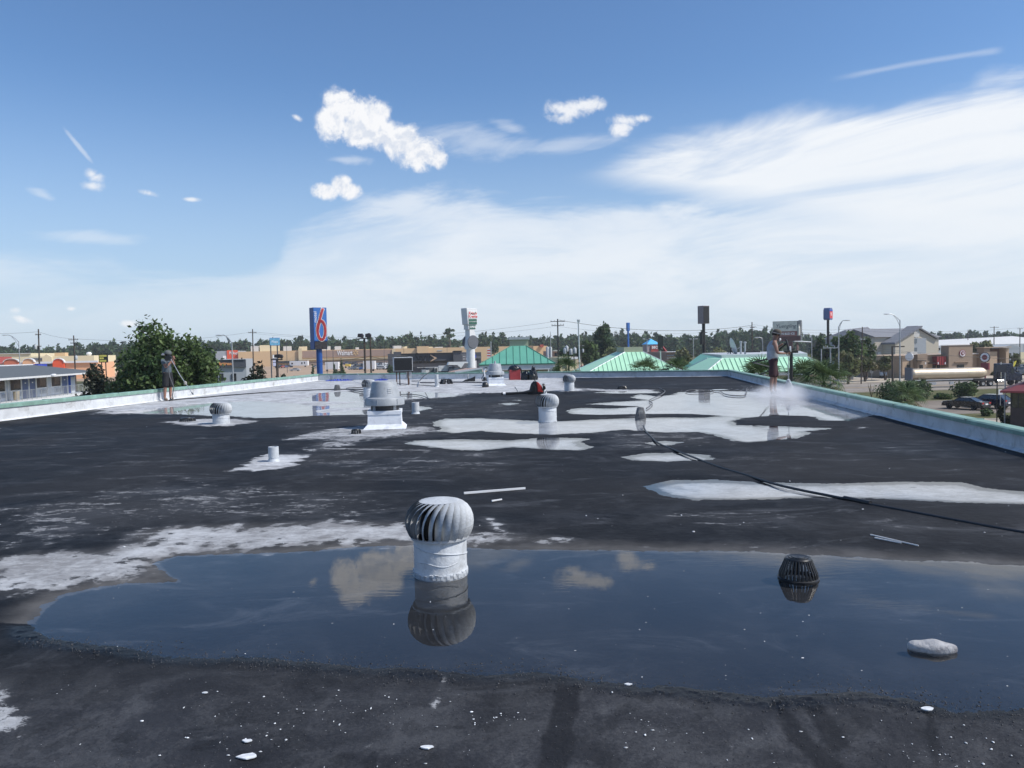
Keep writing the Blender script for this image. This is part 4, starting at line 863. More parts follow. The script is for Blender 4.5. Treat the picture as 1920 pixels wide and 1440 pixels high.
def leafV(C, size, flat_=0.5):
    "a small bent quad at every centre"
    N = len(C); a = rng.normal(size=(N, 3)); a /= np.linalg.norm(a, axis=1)[:, None] + 1e-9
    n = rng.normal(size=(N, 3)); n[:, 2] += flat_; b = np.cross(a, n); b /= np.linalg.norm(b, axis=1)[:, None] + 1e-9
    s = (size * (0.55 + 0.9 * rng.random(N)))[:, None]
    V = np.stack([C - a * s, C - b * s * .55, C + a * s, C + b * s * .55], 1).reshape(-1, 3)
    return V, np.arange(N * 4).reshape(-1, 4)
def crownC(blobs, N, shell=0.55):
    bl = np.array(blobs); wgt = (bl[:, 3] * bl[:, 4] * bl[:, 5]) ** (2 / 3); k = rng.choice(len(bl), N, p=wgt / wgt.sum())
    d = rng.normal(size=(N, 3)); d /= np.linalg.norm(d, axis=1)[:, None]
    r = shell + (1 - shell) * rng.random(N) ** 0.6; r *= 1 + 0.12 * rng.normal(size=N)
    return bl[k, :3] + d * r[:, None] * bl[k, 3:6]
def mkblobs(w_, h, z0, n, kind='round'):
    bl = []
    for i in range(n):
        if kind == 'cone':
            f = (i + 0.5) / n; r = w_ * 0.5 * (1.05 - f) ** 0.8; a = rng.random() * 6.28
            bl.append((math.cos(a) * r * 0.4, math.sin(a) * r * 0.4, z0 + f * h, r * 0.75, r * 0.75, h / n * 1.3))
        elif kind == 'pine':
            f = rng.random() ** 0.7; r = w_ * 0.5 * (0.5 + 0.6 * math.sin(math.pi * min(1, f * 0.75 + 0.3))); a = rng.random() * 6.28
            bl.append((math.cos(a) * r * 0.75, math.sin(a) * r * 0.75, z0 + h * f, r * 0.5, r * 0.5, h * 0.10))
        else:
            u = rng.normal(size=3); u /= np.linalg.norm(u); q = rng.random() ** 0.42 * 0.77
            rr = rng.uniform(0.17, 0.40)
            bl.append((u[0] * w_ / 2 * q, u[1] * w_ / 2 * q, z0 + h / 2 + u[2] * h / 2 * q, w_ / 2 * rr * 1.1, w_ / 2 * rr * 1.1, h / 2 * rr))
    return bl
def tree(name, label, x, y, H, w_, m, cat='tree', leaf=0.22, N=3000, kind='round', trunk=0.3, base=0.25, nb=22, group=None, trunks=1):
    t = thing(name, label, cat, (x, y, GZ), rng.random() * 6.28 if kind != 'round' else 0, group)
    bl = mkblobs(w_, H * (1 - base), H * base, nb, kind)
    C = crownC(bl, N); V, Fq = leafV(C, leaf)
    npmesh('crown', V, Fq, m, t)
    tb = MB()
    for k in range(trunks):
        a = 6.28 * k / trunks; o_ = 0.12 * (trunks > 1); sp = w_ * 0.16 * (trunks > 1)
        tb.tube([(o_ * math.cos(a), o_ * math.sin(a), -0.05), (o_ * math.cos(a) + sp * .3 * math.cos(a), sp * .3 * math.sin(a), H * base * 0.7), (sp * math.cos(a), sp * math.sin(a), H * (base + (1 - base) * 0.45)), (sp * 1.2 * math.cos(a), sp * 1.2 * math.sin(a), H * 0.9)], [trunk, trunk * 0.8, trunk * 0.5, trunk * 0.12], 9)
    for b_ in bl[::3]:
        z0_ = H * (base * 0.8 + 0.25 * rng.random()); tb.tube([(0, 0, min(z0_, b_[2] * 0.8)), (b_[0] * .5, b_[1] * .5, (z0_ + b_[2]) / 2 + .1), (b_[0], b_[1], b_[2])], [trunk * 0.35, trunk * 0.22, trunk * 0.06], 6)
    tb.build('trunk', M_bark, t, smooth=True)
    return t
def bush(label, x, y, H, w_, m, leaf=0.16, N=1500, group=None, d_=None, cat='shrub'):
    t = thing('shrub', label, cat, (x, y, GZ), 0, group); bl = []
    for i in range(12):
        a = rng.random() * 6.28; q = rng.random() ** .5 * 0.6; bl.append((math.cos(a) * q * w_ / 2, math.sin(a) * q * (d_ or w_) / 2, H * (0.35 + 0.2 * rng.random()), w_ * 0.26, (d_ or w_) * 0.26, H * 0.42))
    C = crownC(bl, N, 0.6); C[:, 2] = np.abs(C[:, 2]); V, Fq = leafV(C, leaf); npmesh('foliage', V, Fq, m, t)
    b = MB()
    for k in range(5): a = k * 1.3; b.tube([(0.05 * math.cos(a), 0.05 * math.sin(a), -0.03), (w_ * .2 * math.cos(a), w_ * .2 * math.sin(a), H * 0.7)], [0.04, 0.012], 5)
    b.build('stem', M_bark, t); return t
# palm: fronds are parts sharing one mesh
def frond_mesh(L, m, nm):
    V = []; Fq = []; n = 15
    for k in range(7):
        f0, f1 = k / 7, (k + 1) / 7; z = lambda f: 0.55 * L * 0.5 * math.sin(f * 2.2)
    def strip_(p0, p1, w0, w1, nrm):
        d = (p1 - p0).normalized(); s = d.cross(nrm).normalized(); b = len(V)
        V.extend([p0 - s * w0, p0 + s * w0, p1 + s * w1, p1 - s * w1]); Fq.append((b, b + 1, b + 2, b + 3))
    pts = [Vector((L * 0.5 * f, 0, L * 0.16 * math.sin(f * 1.8))) for f in (0, .5, 1)]
    for a, c in zip(pts, pts[1:]): strip_(a, c, 0.02, 0.015, up)
    hub = pts[-1]
    for k in range(n):
        a = R(-105 + 210 * k / (n - 1)); ll = L * 0.52 * (1 - 0.25 * abs(k / (n - 1) * 2 - 1)); d = Vector((math.cos(a), math.sin(a), 0.08))
        mid_ = hub + d * ll * 0.55; tip = hub + d * ll + Vector((0, 0, -ll * 0.38))
        nr_ = Vector((0, 0, 1)) + 0.4 * Vector((0, math.sin(a), 0))
        strip_(hub, mid_, 0.012, 0.030, nr_); strip_(mid_, tip, 0.030, 0.004, nr_)
    me = bpy.data.meshes.new(nm); me.from_pydata([tuple(q) for q in V], [], Fq); me.materials.append(m); me.update(); return me
FR = frond_mesh(1.75, F_palm, 'frond'); FRD = frond_mesh(1.5, F_dead, 'dead_frond')
def palm(label, px, py, d, s=1.0, n=34, dead=5):
    c = P(px, py, d); t = thing('palm_tree', label, 'palm', (c.x, c.y, GZ), 0, 'fan palms growing beside the hotel'); h = c.z - GZ
    MB().tube([(0, 0, -0.1), (0.06, 0, h * 0.5), (0, 0, h)], [0.17 * s, 0.15 * s, 0.13 * s], 10).build('trunk', M_bark, t, smooth=True)
    for i in range(n + dead):
        dd = i >= n; o = bpy.data.objects.new('dead_frond' if dd else 'frond', FRD if dd else FR); COL.objects.link(o); o.parent = t
        f = (i + 0.5) / n if not dd else 1.0; pit = R(78 - 105 * f) if not dd else R(-50)
        o.location = (0, 0, h); o.rotation_euler = (0.3 * rng.normal(), -pit + 0.12 * rng.normal(), i * 2.4 + 0.3 * rng.normal()); k = s * (0.85 + 0.3 * rng.random()); o.scale = (k, k, k)
    return t
# the far wood
TOP = [(-80, 650), (0, 649), (60, 647), (150, 648), (215, 636), (320, 636), (400, 638), (470, 636), (560, 633), (640, 632), (700, 632), (740, 627), (770, 623), (800, 631), (860, 632), (920, 625), (960, 630), (1010, 631), (1060, 628), (1100, 624), (1160, 622), (1220, 622), (1260, 626), (1300, 625), (1350, 618), (1420, 616), (1450, 611), (1480, 618), (1530, 626), (1600, 625), (1660, 620), (1760, 623), (1850, 622), (1900, 625), (2000, 626)]
def topy(px): return float(np.interp(px, [a for a, _ in TOP], [b for _, b in TOP]))
def wood(name, d0, px0, px1, stepm, m, dpx=0, hk=1.0, qs=1.3, label=None):
    allV = []; allF = []; off = 0
    x = P(px0, 650, d0).x; x1 = P(px1, 650, d0).x
    while x < x1:
        px = px0 + (px1 - px0) * (x - P(px0, 650, d0).x) / (x1 - P(px0, 650, d0).x)
        y = d0 + rng.uniform(-14, 14); H = max(6.0, (P(px, topy(px) + dpx, d0).z - GZ) * hk * rng.uniform(0.86, 1.05)); w_ = rng.uniform(6.0, 10.5)
        kd = rng.random(); bl = mkblobs(w_, H * 0.62, H * 0.40, 9, 'cone' if kd < 0.2 else ('pine' if kd < 0.45 else 'round'))
        bl += [(0, 0, H * 0.28, w_ * .55, w_ * .55, H * 0.28), (0, 0, H * 0.6, w_ * .42, w_ * .42, H * 0.3)]
        C = crownC(bl, 210, 0.35) + np.array([x, y, GZ]); V, Fq = leafV(C, qs, 0.3); allV.append(V); allF.append(Fq + off); off += len(V)
        x += stepm * rng.uniform(0.6, 1.3)
    o = npmesh(name, np.concatenate(allV), np.concatenate(allF), m); return struct(o, 'stuff')
wood('far_wood', 640, -90, 2010, 2.7, F_far, qs=1.7)
wood('far_wood_front', 575, -90, 1220, 3.6, F_pine, 3, 0.97, qs=1.6)
wood('far_wood_east', 520, 1180, 1560, 4.0, F_pine, 3, 0.97)
# ---------------------------------------------------------------- trees that stand out singly
def tr(name, label, px, pytop, wpx, d, m, **k):
    top = P(px, pytop, d); return tree(name, label, top.x, d, top.z - GZ, wpx * d / F_PX, m, **k)
tr('oak_tree', 'big leafy green tree behind the left parapet, floodlights over its left shoulder', 304, 598, 165, 62, F_mid, leaf=0.17, N=17000, nb=80, base=0.03)
tr('oak_tree', 'lower rounded green tree right of the big tree, touching the dark building', 362, 620, 110, 63, F_mid, leaf=0.17, N=9000, nb=40, base=0.05)
tr('oak_tree', 'lower green tree left of the big tree, behind the yellow lettered sign', 250, 634, 104, 64, F_mid, leaf=0.17, N=7000, nb=26, base=0.08)
tr('plum_tree', 'dark purple leaved tree between the motel end and the big green tree', 178, 682, 84, 74, F_dark, leaf=0.17, N=3600, nb=22, base=0.1)
tr('plum_tree', 'dark wide spreading tree in front of the blue plaza sign posts', 482, 678, 88, 72, F_dark, leaf=0.17, N=4600, nb=24, base=0.1)
tr('plum_tree', 'low dark tree right of the dark spreading tree, at the parapet', 520, 690, 55, 71, F_dark, leaf=0.16, N=2200, nb=14, base=0.1)
tr('pine_tree', 'tall flat topped pine rising over the wood left of the white doughnut sign', 843, 618, 24, 560, F_pine, leaf=1.3, N=160, nb=7, kind='pine', base=0.72, trunk=0.6)
tr('pine_tree', 'round topped pine standing over the wood behind the strip of shops', 764, 619, 26, 560, F_pine, leaf=1.4, N=260, nb=9, base=0.4, trunk=0.5)
tr('oak_tree', 'tall dark rounded tree standing over the wood right of the metal pole', 1131, 609, 44, 250, F_pine, leaf=0.55, N=2600, nb=22, base=0.2, trunk=0.4)
tr('oak_tree', 'olive green tree between the metal pole and the tall rounded tree', 1103, 634, 52, 235, F_mid, leaf=0.5, N=2200, nb=18, base=0.1, trunk=0.35)
tr('oak_tree', 'broad olive tree right of the tall rounded tree, above the mint roof', 1152, 643, 60, 225, F_yel, leaf=0.5, N=2200, nb=18, base=0.05, trunk=0.3)
tr('oak_tree', 'shadowed tree behind the cluster of transformers', 1066, 648, 48, 240, F_pine, leaf=0.5, N=1700, nb=16, base=0.15, trunk=0.3)
tr('oak_tree', 'domed tree over the wood left of the green hipped roof lantern', 926, 622, 30, 430, F_pine, leaf=1.0, N=420, nb=12, base=0.3, trunk=0.4)
tr('oak_tree', 'large tree with twin tops behind the curved street lamp', 1592, 615, 66, 165, F_mid, leaf=0.38, N=3600, nb=26, base=0.12)
tr('oak_tree', 'dark conical tree left of the twin topped tree, under the red sign', 1545, 628, 52, 172, F_pine, leaf=0.38, N=2600, nb=22, base=0.1)
tr('oak_tree', 'small dark tree touching the grey hotel gable', 1625, 632, 36, 170, F_shr, leaf=0.36, N=1500, nb=16, base=0.1)
tr('oak_tree', 'light green tree low in front of the twin topped tree', 1590, 652, 50, 150, F_yel, leaf=0.32, N=1800, nb=16, base=0.08)
tr('oak_tree', 'yellowish tree between the red gabled shop and the dark pole sign', 1282, 652, 42, 190, F_yel, leaf=0.42, N=1500, nb=16, base=0.08)
tr('oak_tree', 'yellowish bushy tree behind the left corner of the long mint roof', 1345, 652, 60, 200, F_yel, leaf=0.45, N=1800, nb=16, base=0.05)
tr('oak_tree', 'green bushy tree behind the satellite dish', 1400, 648, 66, 195, F_mid, leaf=0.45, N=1800, nb=16, base=0.05)
tr('oak_tree', 'pale bushy tree behind the billboard post', 1500, 651, 60, 180, F_yel, leaf=0.4, N=1600, nb=16, base=0.05)
tr('oak_tree', 'umbrella shaped live oak behind the round red logo restaurant', 1836, 636, 46, 240, F_yel, leaf=0.5, N=1500, nb=18, base=0.25)
tr('crape_myrtle', 'crape myrtle with a forked trunk on the verge left of the street name sign', 1622, 663, 44, 158, F_myr, leaf=0.3, N=1500, nb=14, base=0.3, trunks=3, trunk=0.12)
tr('crape_myrtle', 'crape myrtle beside the white parked truck', 1660, 664, 46, 162, F_myr, leaf=0.3, N=1500, nb=14, base=0.3, trunks=3, trunk=0.12)
tr('crape_myrtle', 'small olive tree between the restaurant wall and the yellow flag', 1897, 658, 36, 185, F_myr, leaf=0.34, N=900, nb=12, base=0.15, trunk=0.15)
tr('young_tree', 'small conical tree in the parking lot in front of the white semi trailer', 640, 674, 13, 250, F_shr, leaf=0.3, N=420, nb=10, kind='cone', base=0.12, trunk=0.1)
tr('young_tree', 'slim young tree just right of the blue sign pole', 626, 681, 8, 250, F_shr, leaf=0.3, N=260, nb=8, kind='cone', base=0.1, trunk=0.1)
tr('young_tree', 'slim young tree just left of the blue sign pole', 586, 684, 8, 240, F_shr, leaf=0.3, N=260, nb=8, kind='cone', base=0.1, trunk=0.1)
tr('young_tree', 'dark small tree among the cars left of the black rooftop cooler', 731, 680, 16, 240, F_shr, leaf=0.3, N=360, nb=9, base=0.1, trunk=0.1)
for lab, px, py, wpx, hpx, m_ in (('big bushy shrub mass against the right parapet, left half', 1672, 756, 80, 46, F_shr), ('big bushy shrub mass against the right parapet, right half', 1722, 752, 60, 42, F_shr),
        ('round clipped bush in front of the tanker, behind the black sedan', 1808, 744, 48, 30, F_shr), ('low clipped hedge bush left of the black sedan', 1768, 748, 34, 11, F_mid), ('small round bush on the walk near the red roofed pavilion', 1852, 780, 24, 13, F_shr), ('dark bush in shade at the foot of the pavilion', 1896, 798, 40, 20, F_dark), ('dark bush at the left corner of the pavilion', 1878, 786, 12, 26, F_dark),
        ('small round bush beside the street name sign', 1640, 703, 14, 5, F_shr), ('low bushes in front of the restaurant wall', 1700, 704, 26, 8, F_shr), ('rounded hedge right of the restaurant, before the blue flat pickup', 1868, 704, 20, 8, F_shr), ('red tinged low hedge in the parking lot by the conical tree', 638, 702, 24, 5, F_shr)):
    q = onG(px, py); dd = q.y; bush(lab, q.x, q.y, hpx * dd / F_PX, wpx * dd / F_PX, m_, leaf=max(0.1, dd * 0.0017), N=int(700 + wpx * 26), d_=min(wpx * dd / F_PX, 5))
palm('fan palm in front of the long mint roof, right of the spraying man', 1512, 718, 44, .92, 40)
palm('fan palm further right overlapping the mint roof eave', 1544, 722, 41, .9, 40, 7)
palm('fan palm partly behind the spraying man', 1428, 714, 46, .9)
palm('small fan palm head peeking over the far parapet by the small mint roof', 1208, 700, 66, .95, 26, 0)
palm('small fan palm right of the small mint roof', 1268, 698, 70, .95, 26, 2)
palm('fan palm beside the tall wooden pole past the teal roof', 1062, 699, 72, 1.0, 28, 2)
palm('low fan palm in the shrub mass by the right parapet', 1697, 748, 60, .95, 30, 10)
# pampas like dry stems at the left of the shrub mass
e = thing('dry_stems', 'dry pale stems with a red tuft at the left end of the shrubs', 'plant', GG(1634, 745) + (GZ,), 0)
b = MB()
for k in range(14): a = rng.random() * 6.28; b.tube([(0, 0, 0), (0.5 * math.cos(a), 0.4 * math.sin(a), 1.2 + rng.random())], [0.03, 0.012], 4)
b.build('stems', F_dead, e)

# ---------------------------------------------------------------- buildings seen past the roof
def front(name, label, cat, px0, px1, pytop, d, depth, m, group=None, base=GZ, th=14.0):
    "a box building, turned th degrees, whose face towards the camera spans px0..px1; d is the distance of its middle"
    cx = P((px0 + px1) / 2, pytop, d).x; c_, s_ = math.cos(R(th)), math.sin(R(th))
    def L(px, py, pr=0.0):
        r_ = ray(px, py); k_ = r_.x / r_.y; u = (k_ * d - cx) / (c_ - k_ * s_); return Vector((u, -pr, P(px, py, d + u * s_).z - base))
    a, c = L(px0, pytop), L(px1, pytop); H = L((px0 + px1) / 2, pytop).z
    t = thing(name, label, cat, (cx, d, base), R(th), group)
    MB().box(a.x, c.x, 0, depth, 0, H).build('wall', m, t)
    return t, L, c.x - a.x, H
def panel(t, L, x0, y0, x1, y1, m, name='panel', pr=0.03, th=0.12):
    a, c = L(x0, y1), L(x1, y0); return MB().box(min(a.x, c.x), max(a.x, c.x), -pr - th, -pr, min(a.z, c.z), max(a.z, c.z)).build(name, m, t)
M_tan = mat('tan_shop_wall', (0.60, 0.42, 0.24), 0.85, var=0.05); M_brown = mat('brown_shop_wall', (0.32, 0.22, 0.175), 0.85, var=0.05); M_buff = mat('buff_wall', (0.60, 0.50, 0.33), 0.85, var=0.05)
M_greyw = mat('grey_block_wall', (0.34, 0.37, 0.40), 0.85, var=0.05); M_orange = mat('orange_panel', (0.75, 0.10, 0.035), 0.6, var=0.04); M_dkg = mat('charcoal_cladding', (0.060, 0.067, 0.082), 0.6, var=0.08); M_dkg2 = mat('mid_grey_cladding', (0.12, 0.13, 0.15), 0.6, var=0.06)
M_roofg = mat('membrane_roof', (0.6, 0.6, 0.58), 0.7, var=0.1); M_pink = mat('salmon_wall', (0.55, 0.16, 0.09), 0.8, var=0.06); M_peach = mat('peach_wall', (0.75, 0.42, 0.24), 0.8, var=0.05); M_cream = mat('cream_wall', (0.72, 0.63, 0.42), 0.85, var=0.04); M_redr = mat('red_roof', (0.36, 0.07, 0.05), 0.7, var=0.1)
M_brick = mat('pale_brick', (0.36, 0.24, 0.19), 0.9, var=0.12, scale=6)
# big store: sections of one long building
t, L, W_, H_ = front('big_store', 'long tan and brown superstore with white letters and a spark over the parking lot', 'store', 446, 1000, 654, 520, 90, M_tan)
panel(t, L, 565.5, 655, 735, 671, M_brown, 'brown_fascia', 0.02, 0.6); panel(t, L, 560, 653, 566, 676, M_buff, 'pilaster', 0.7, 0.6); panel(t, L, 735, 655, 741, 674, M_buff, 'pilaster', 0.7, 0.6)
panel(t, L, 566, 671.5, 734, 674, M_buff, 'ledge', 0.02, 1.2); panel(t, L, 566, 675, 734, 685, M_brown, 'lower_wall', 0.02, 0.3)
panel(t, L, 521, 676, 566, 681, M_black, 'entrance_shade', 0.02, 3.0)
panel(t, L, 782, 649, 803, 690, M_tan, 'entry_tower', 0.02, 2.0); panel(t, L, 820, 656.5, 829, 658.5, M_greyw, 'small_sign', 0.02, .3)
q = L(632.5, 662, 0.75); text('lettering', 'Walmart', 4.6, M_letterw, t, (L(646.5, 662).x, -0.75, L(646.5, 662).z), sx=0.60, ext=0.1, bold=0.06)
sp = MB(); c0 = L(667, 661.5)
for k in range(6): a = R(90 + 60 * k); sp.box(0.6, 1.9, -0.9, -0.7, -0.32, 0.32, Matrix.Translation((c0.x, 0, c0.z)) @ Matrix.Rotation(-a, 4, 'Y'))
sp.build('spark', mat('spark_tan', (0.62, 0.42, 0.2), 0.6), t)
for x0, x1, y0 in ((468, 483, 649.5), (485, 505, 648), (506, 522, 648.5), (530, 545, 650), (602, 620, 650), (628, 640, 650), (668, 674, 652), (740, 755, 649), (758, 766, 650), (805, 815, 651), (819, 834, 651.5), (868, 890, 653), (560, 575, 650.5)):
    a, c = L(x0, y0), L(x1, y0); MB().box(a.x, c.x, 8, 16, H_ + 0.003, max(H_ + 0.6, a.z + .3)).build('roof_unit', M_cream if rng.random() < .5 else M_roofg, t)
for px in (536, 612, 626, 720, 756, 838):  # parking lot lamp poles in front
    pass
t, L, W_, H_ = front('store_wing', 'grey end block with an orange panel at the left end of the superstore', 'store', 404, 446, 658, 500, 60, M_greyw)
panel(t, L, 426, 656.5, 445.5, 674, M_orange, 'orange_panel', 0.02, 0.5); panel(t, L, 418, 667, 424, 674, M_letterw, 'white_door', 0.02, .3)
text('lettering', 'Pickup', 2.6, M_letterw, t, (L(438, 662).x, -0.62, L(438, 662).z), sx=0.75, ext=0.05, bold=.04)
# dark shop with orange script
t, L, W_, H_ = front('shop_building', 'dark fronted shop with orange script lettering over a pale grey wall', 'shop', 396, 461, 674, 200, 22, M_greyw)
panel(t, L, 396, 674.5, 461, 690, M_dkg, 'dark_fascia', 0.02, 0.5); panel(t, L, 396, 673.2, 461, 675.2, M_greyw, 'parapet_cap', 0.02, 0.8)
text('lettering', 'Mattress', 1.15, mat('orange_lettering', (0.75, 0.33, 0.12), 0.5), t, (L(421, 682).x, -0.6, L(421, 682).z), sx=1.0, ext=0.04, shear=0.3, bold=0.03)
for x0 in (402, 412, 436): panel(t, L, x0, 700, x0 + 7, 714, M_glass, 'window', 0.02, 0.08)
panel(t, L, 434, 701, 437.5, 712, M_black, 'door', 0.12, 0.08)
src = MB().box(-.15, .15, .5, .8, 0, .4).build('roof_vent', M_black, t, loc=(L(415, 674).x, 0, H_ + .003)); part_copy(src, t, (L(453, 674).x, 0, H_ + .003))
# grey shop row
t, L, W_, H_ = front('phone_shop', 'charcoal shop row with dark lettering and a gold chevron behind the rooftop cooler', 'shop', 742, 902, 662, 250, 30, M_dkg)
panel(t, L, 738, 659.5, 751.5, 674, M_dkg, 'tower', 0.02, 1.2); panel(t, L, 849, 658, 864.5, 690, M_dkg, 'tower', 0.02, 1.4); panel(t, L, 849, 657.3, 865, 658.6, M_black, 'tower_cap', 0.9, 1.0)
panel(t, L, 751.5, 661.3, 849, 663, M_black, 'cap', 0.02, .8); panel(t, L, 751.5, 676, 849, 678, M_black, 'canopy', 0.02, 2.0); panel(t, L, 864.5, 663, 880, 690, M_dkg2, 'grey_bay', 0.02, .4)
panel(t, L, 772, 680, 848, 688, M_dkg2, 'shutter', 0.02, 0.2)
panel(t, L, 880, 668, 902, 672.5, M_dkg2, 'far_fascia', 0.02, .4); panel(t, L, 884, 676, 893, 690, M_letterw, 'white_poster', 0.02, .2); panel(t, L, 886, 665, 892, 671, M_blue, 'blue_sign', .5, .15)
text('lettering', 'Sprint', 4.4, M_black, t, (L(797, 671.5).x, -0.1, L(797, 671.5).z), sx=0.62, ext=0.08, bold=0.05)
ch = MB(); cc = L(812, 671.5)
ch.prism([(-.9, 1.25), (1.3, 0.0), (-.9, -1.25), (-.9, -.85), (.45, 0), (-.9, .85)][::-1], -0.35, -0.15, 'y'); o = ch.build('chevron', mat('gold_chevron', (0.5, 0.36, 0.25), 0.5), t); o.location = (cc.x, 0, cc.z)
text('lettering', '::.', 2.2, M_letterw, t, (L(871, 670).x, -.5, L(871, 670).z), ext=.05)
# drive through canopy and small plant in front of it
t, L, W_, H_ = front('drive_canopy', 'white folded drive-through canopy in front of the charcoal shops', 'canopy', 822, 853, 688, 120, 5, M_dkg2)
MB().prism([(L(820, 0).x, L(820, 684.5).z), (L(838, 0).x, L(838, 684.5).z), (L(845, 0).x, L(845, 690.5).z), (L(852, 0).x, L(852, 681).z), (L(858.5, 0).x, L(858.5, 681.2).z), (L(858.5, 0).x, L(858.5, 678.5).z), (L(822, 0).x, L(822, 679).z)], -1.4, -0.3, 'y').build('roof_fold', M_whitep, t)
panel(t, L, 822, 685.2, 841, 696, M_white, 'white_wall', 0.02, .2); panel(t, L, 840, 690, 848, 700, M_dkg2, 'grey_box', 0.3, .8); panel(t, L, 849, 690, 860, 700, M_greyw, 'grey_box', 0.02, 1.0)
t, L, W_, H_ = front('walk_in_box', 'low grey service box with vents beside the rooftop cooler', 'service unit', 804, 821, 689, 110, 4, M_dkg2)
panel(t, L, 789.5, 693, 796, 700, M_greyw, 'condenser', 0.1, 1.0); panel(t, L, 796.5, 693.5, 803, 700, M_roofg, 'condenser', 0.1, 1.0); panel(t, L, 781, 688, 814, 689.3, M_roofg, 'pipe_shelf', .3, .6); panel(t, L, 814.5, 688.3, 820.5, 700, M_roofg, 'door_frame', 0.02, .3); panel(t, L, 816, 690, 819, 700, M_dkg, 'door', 0.33, .1)
# pinkish shingle wedge and the green side roof between fan and canopy
a, b_, c_, d_ = P(840, 697, 58), P(905, 697, 58), P(905, 689.5, 66), P(872, 690.5, 66)
M_shing = mat('pinkish_shingle', (0.33, 0.24, 0.21), 0.95, var=0.15, scale=8)
t = thing('shingle_roof', 'pinkish shingle roof slope with white fascia beyond the far parapet', 'roof', (0, 0, GZ), 0)
def up_(q, dz=0): return (q.x, q.y, q.z - GZ + dz)
MB().add([up_(a), up_(b_), up_(c_), up_(d_), up_(a, -3), up_(b_, -3), up_(c_, -6), up_(d_, -6)], [(0, 1, 2, 3), (0, 4, 5, 1), (1, 5, 6, 2), (3, 2, 6, 7), (0, 3, 7, 4)]).build('shingles', M_shing, t)
e1, e2 = P(853, 698, 56), P(904, 691, 56); MB().add([up_(e1, -.07), up_(e2, -.07), up_(e2, .07), up_(e1, .07)] + [(q[0], q[1] + .12, q[2]) for q in (up_(e1, -.07), up_(e2, -.07), up_(e2, .07), up_(e1, .07))], [(0, 1, 2, 3), (7, 6, 5, 4), (3, 2, 6, 7)]).build('fascia', M_whitep, t)
e1, e2, e3 = P(862, 698.5, 55.7), P(904, 692, 55.7), P(904, 699, 55.7); MB().add([up_(e1), up_(e3), up_(e2)] + [(q[0], q[1] + .1, q[2]) for q in (up_(e1), up_(e3), up_(e2))], [(0, 1, 2), (5, 4, 3), (0, 2, 5, 3)]).build('green_gable', M_green, t)
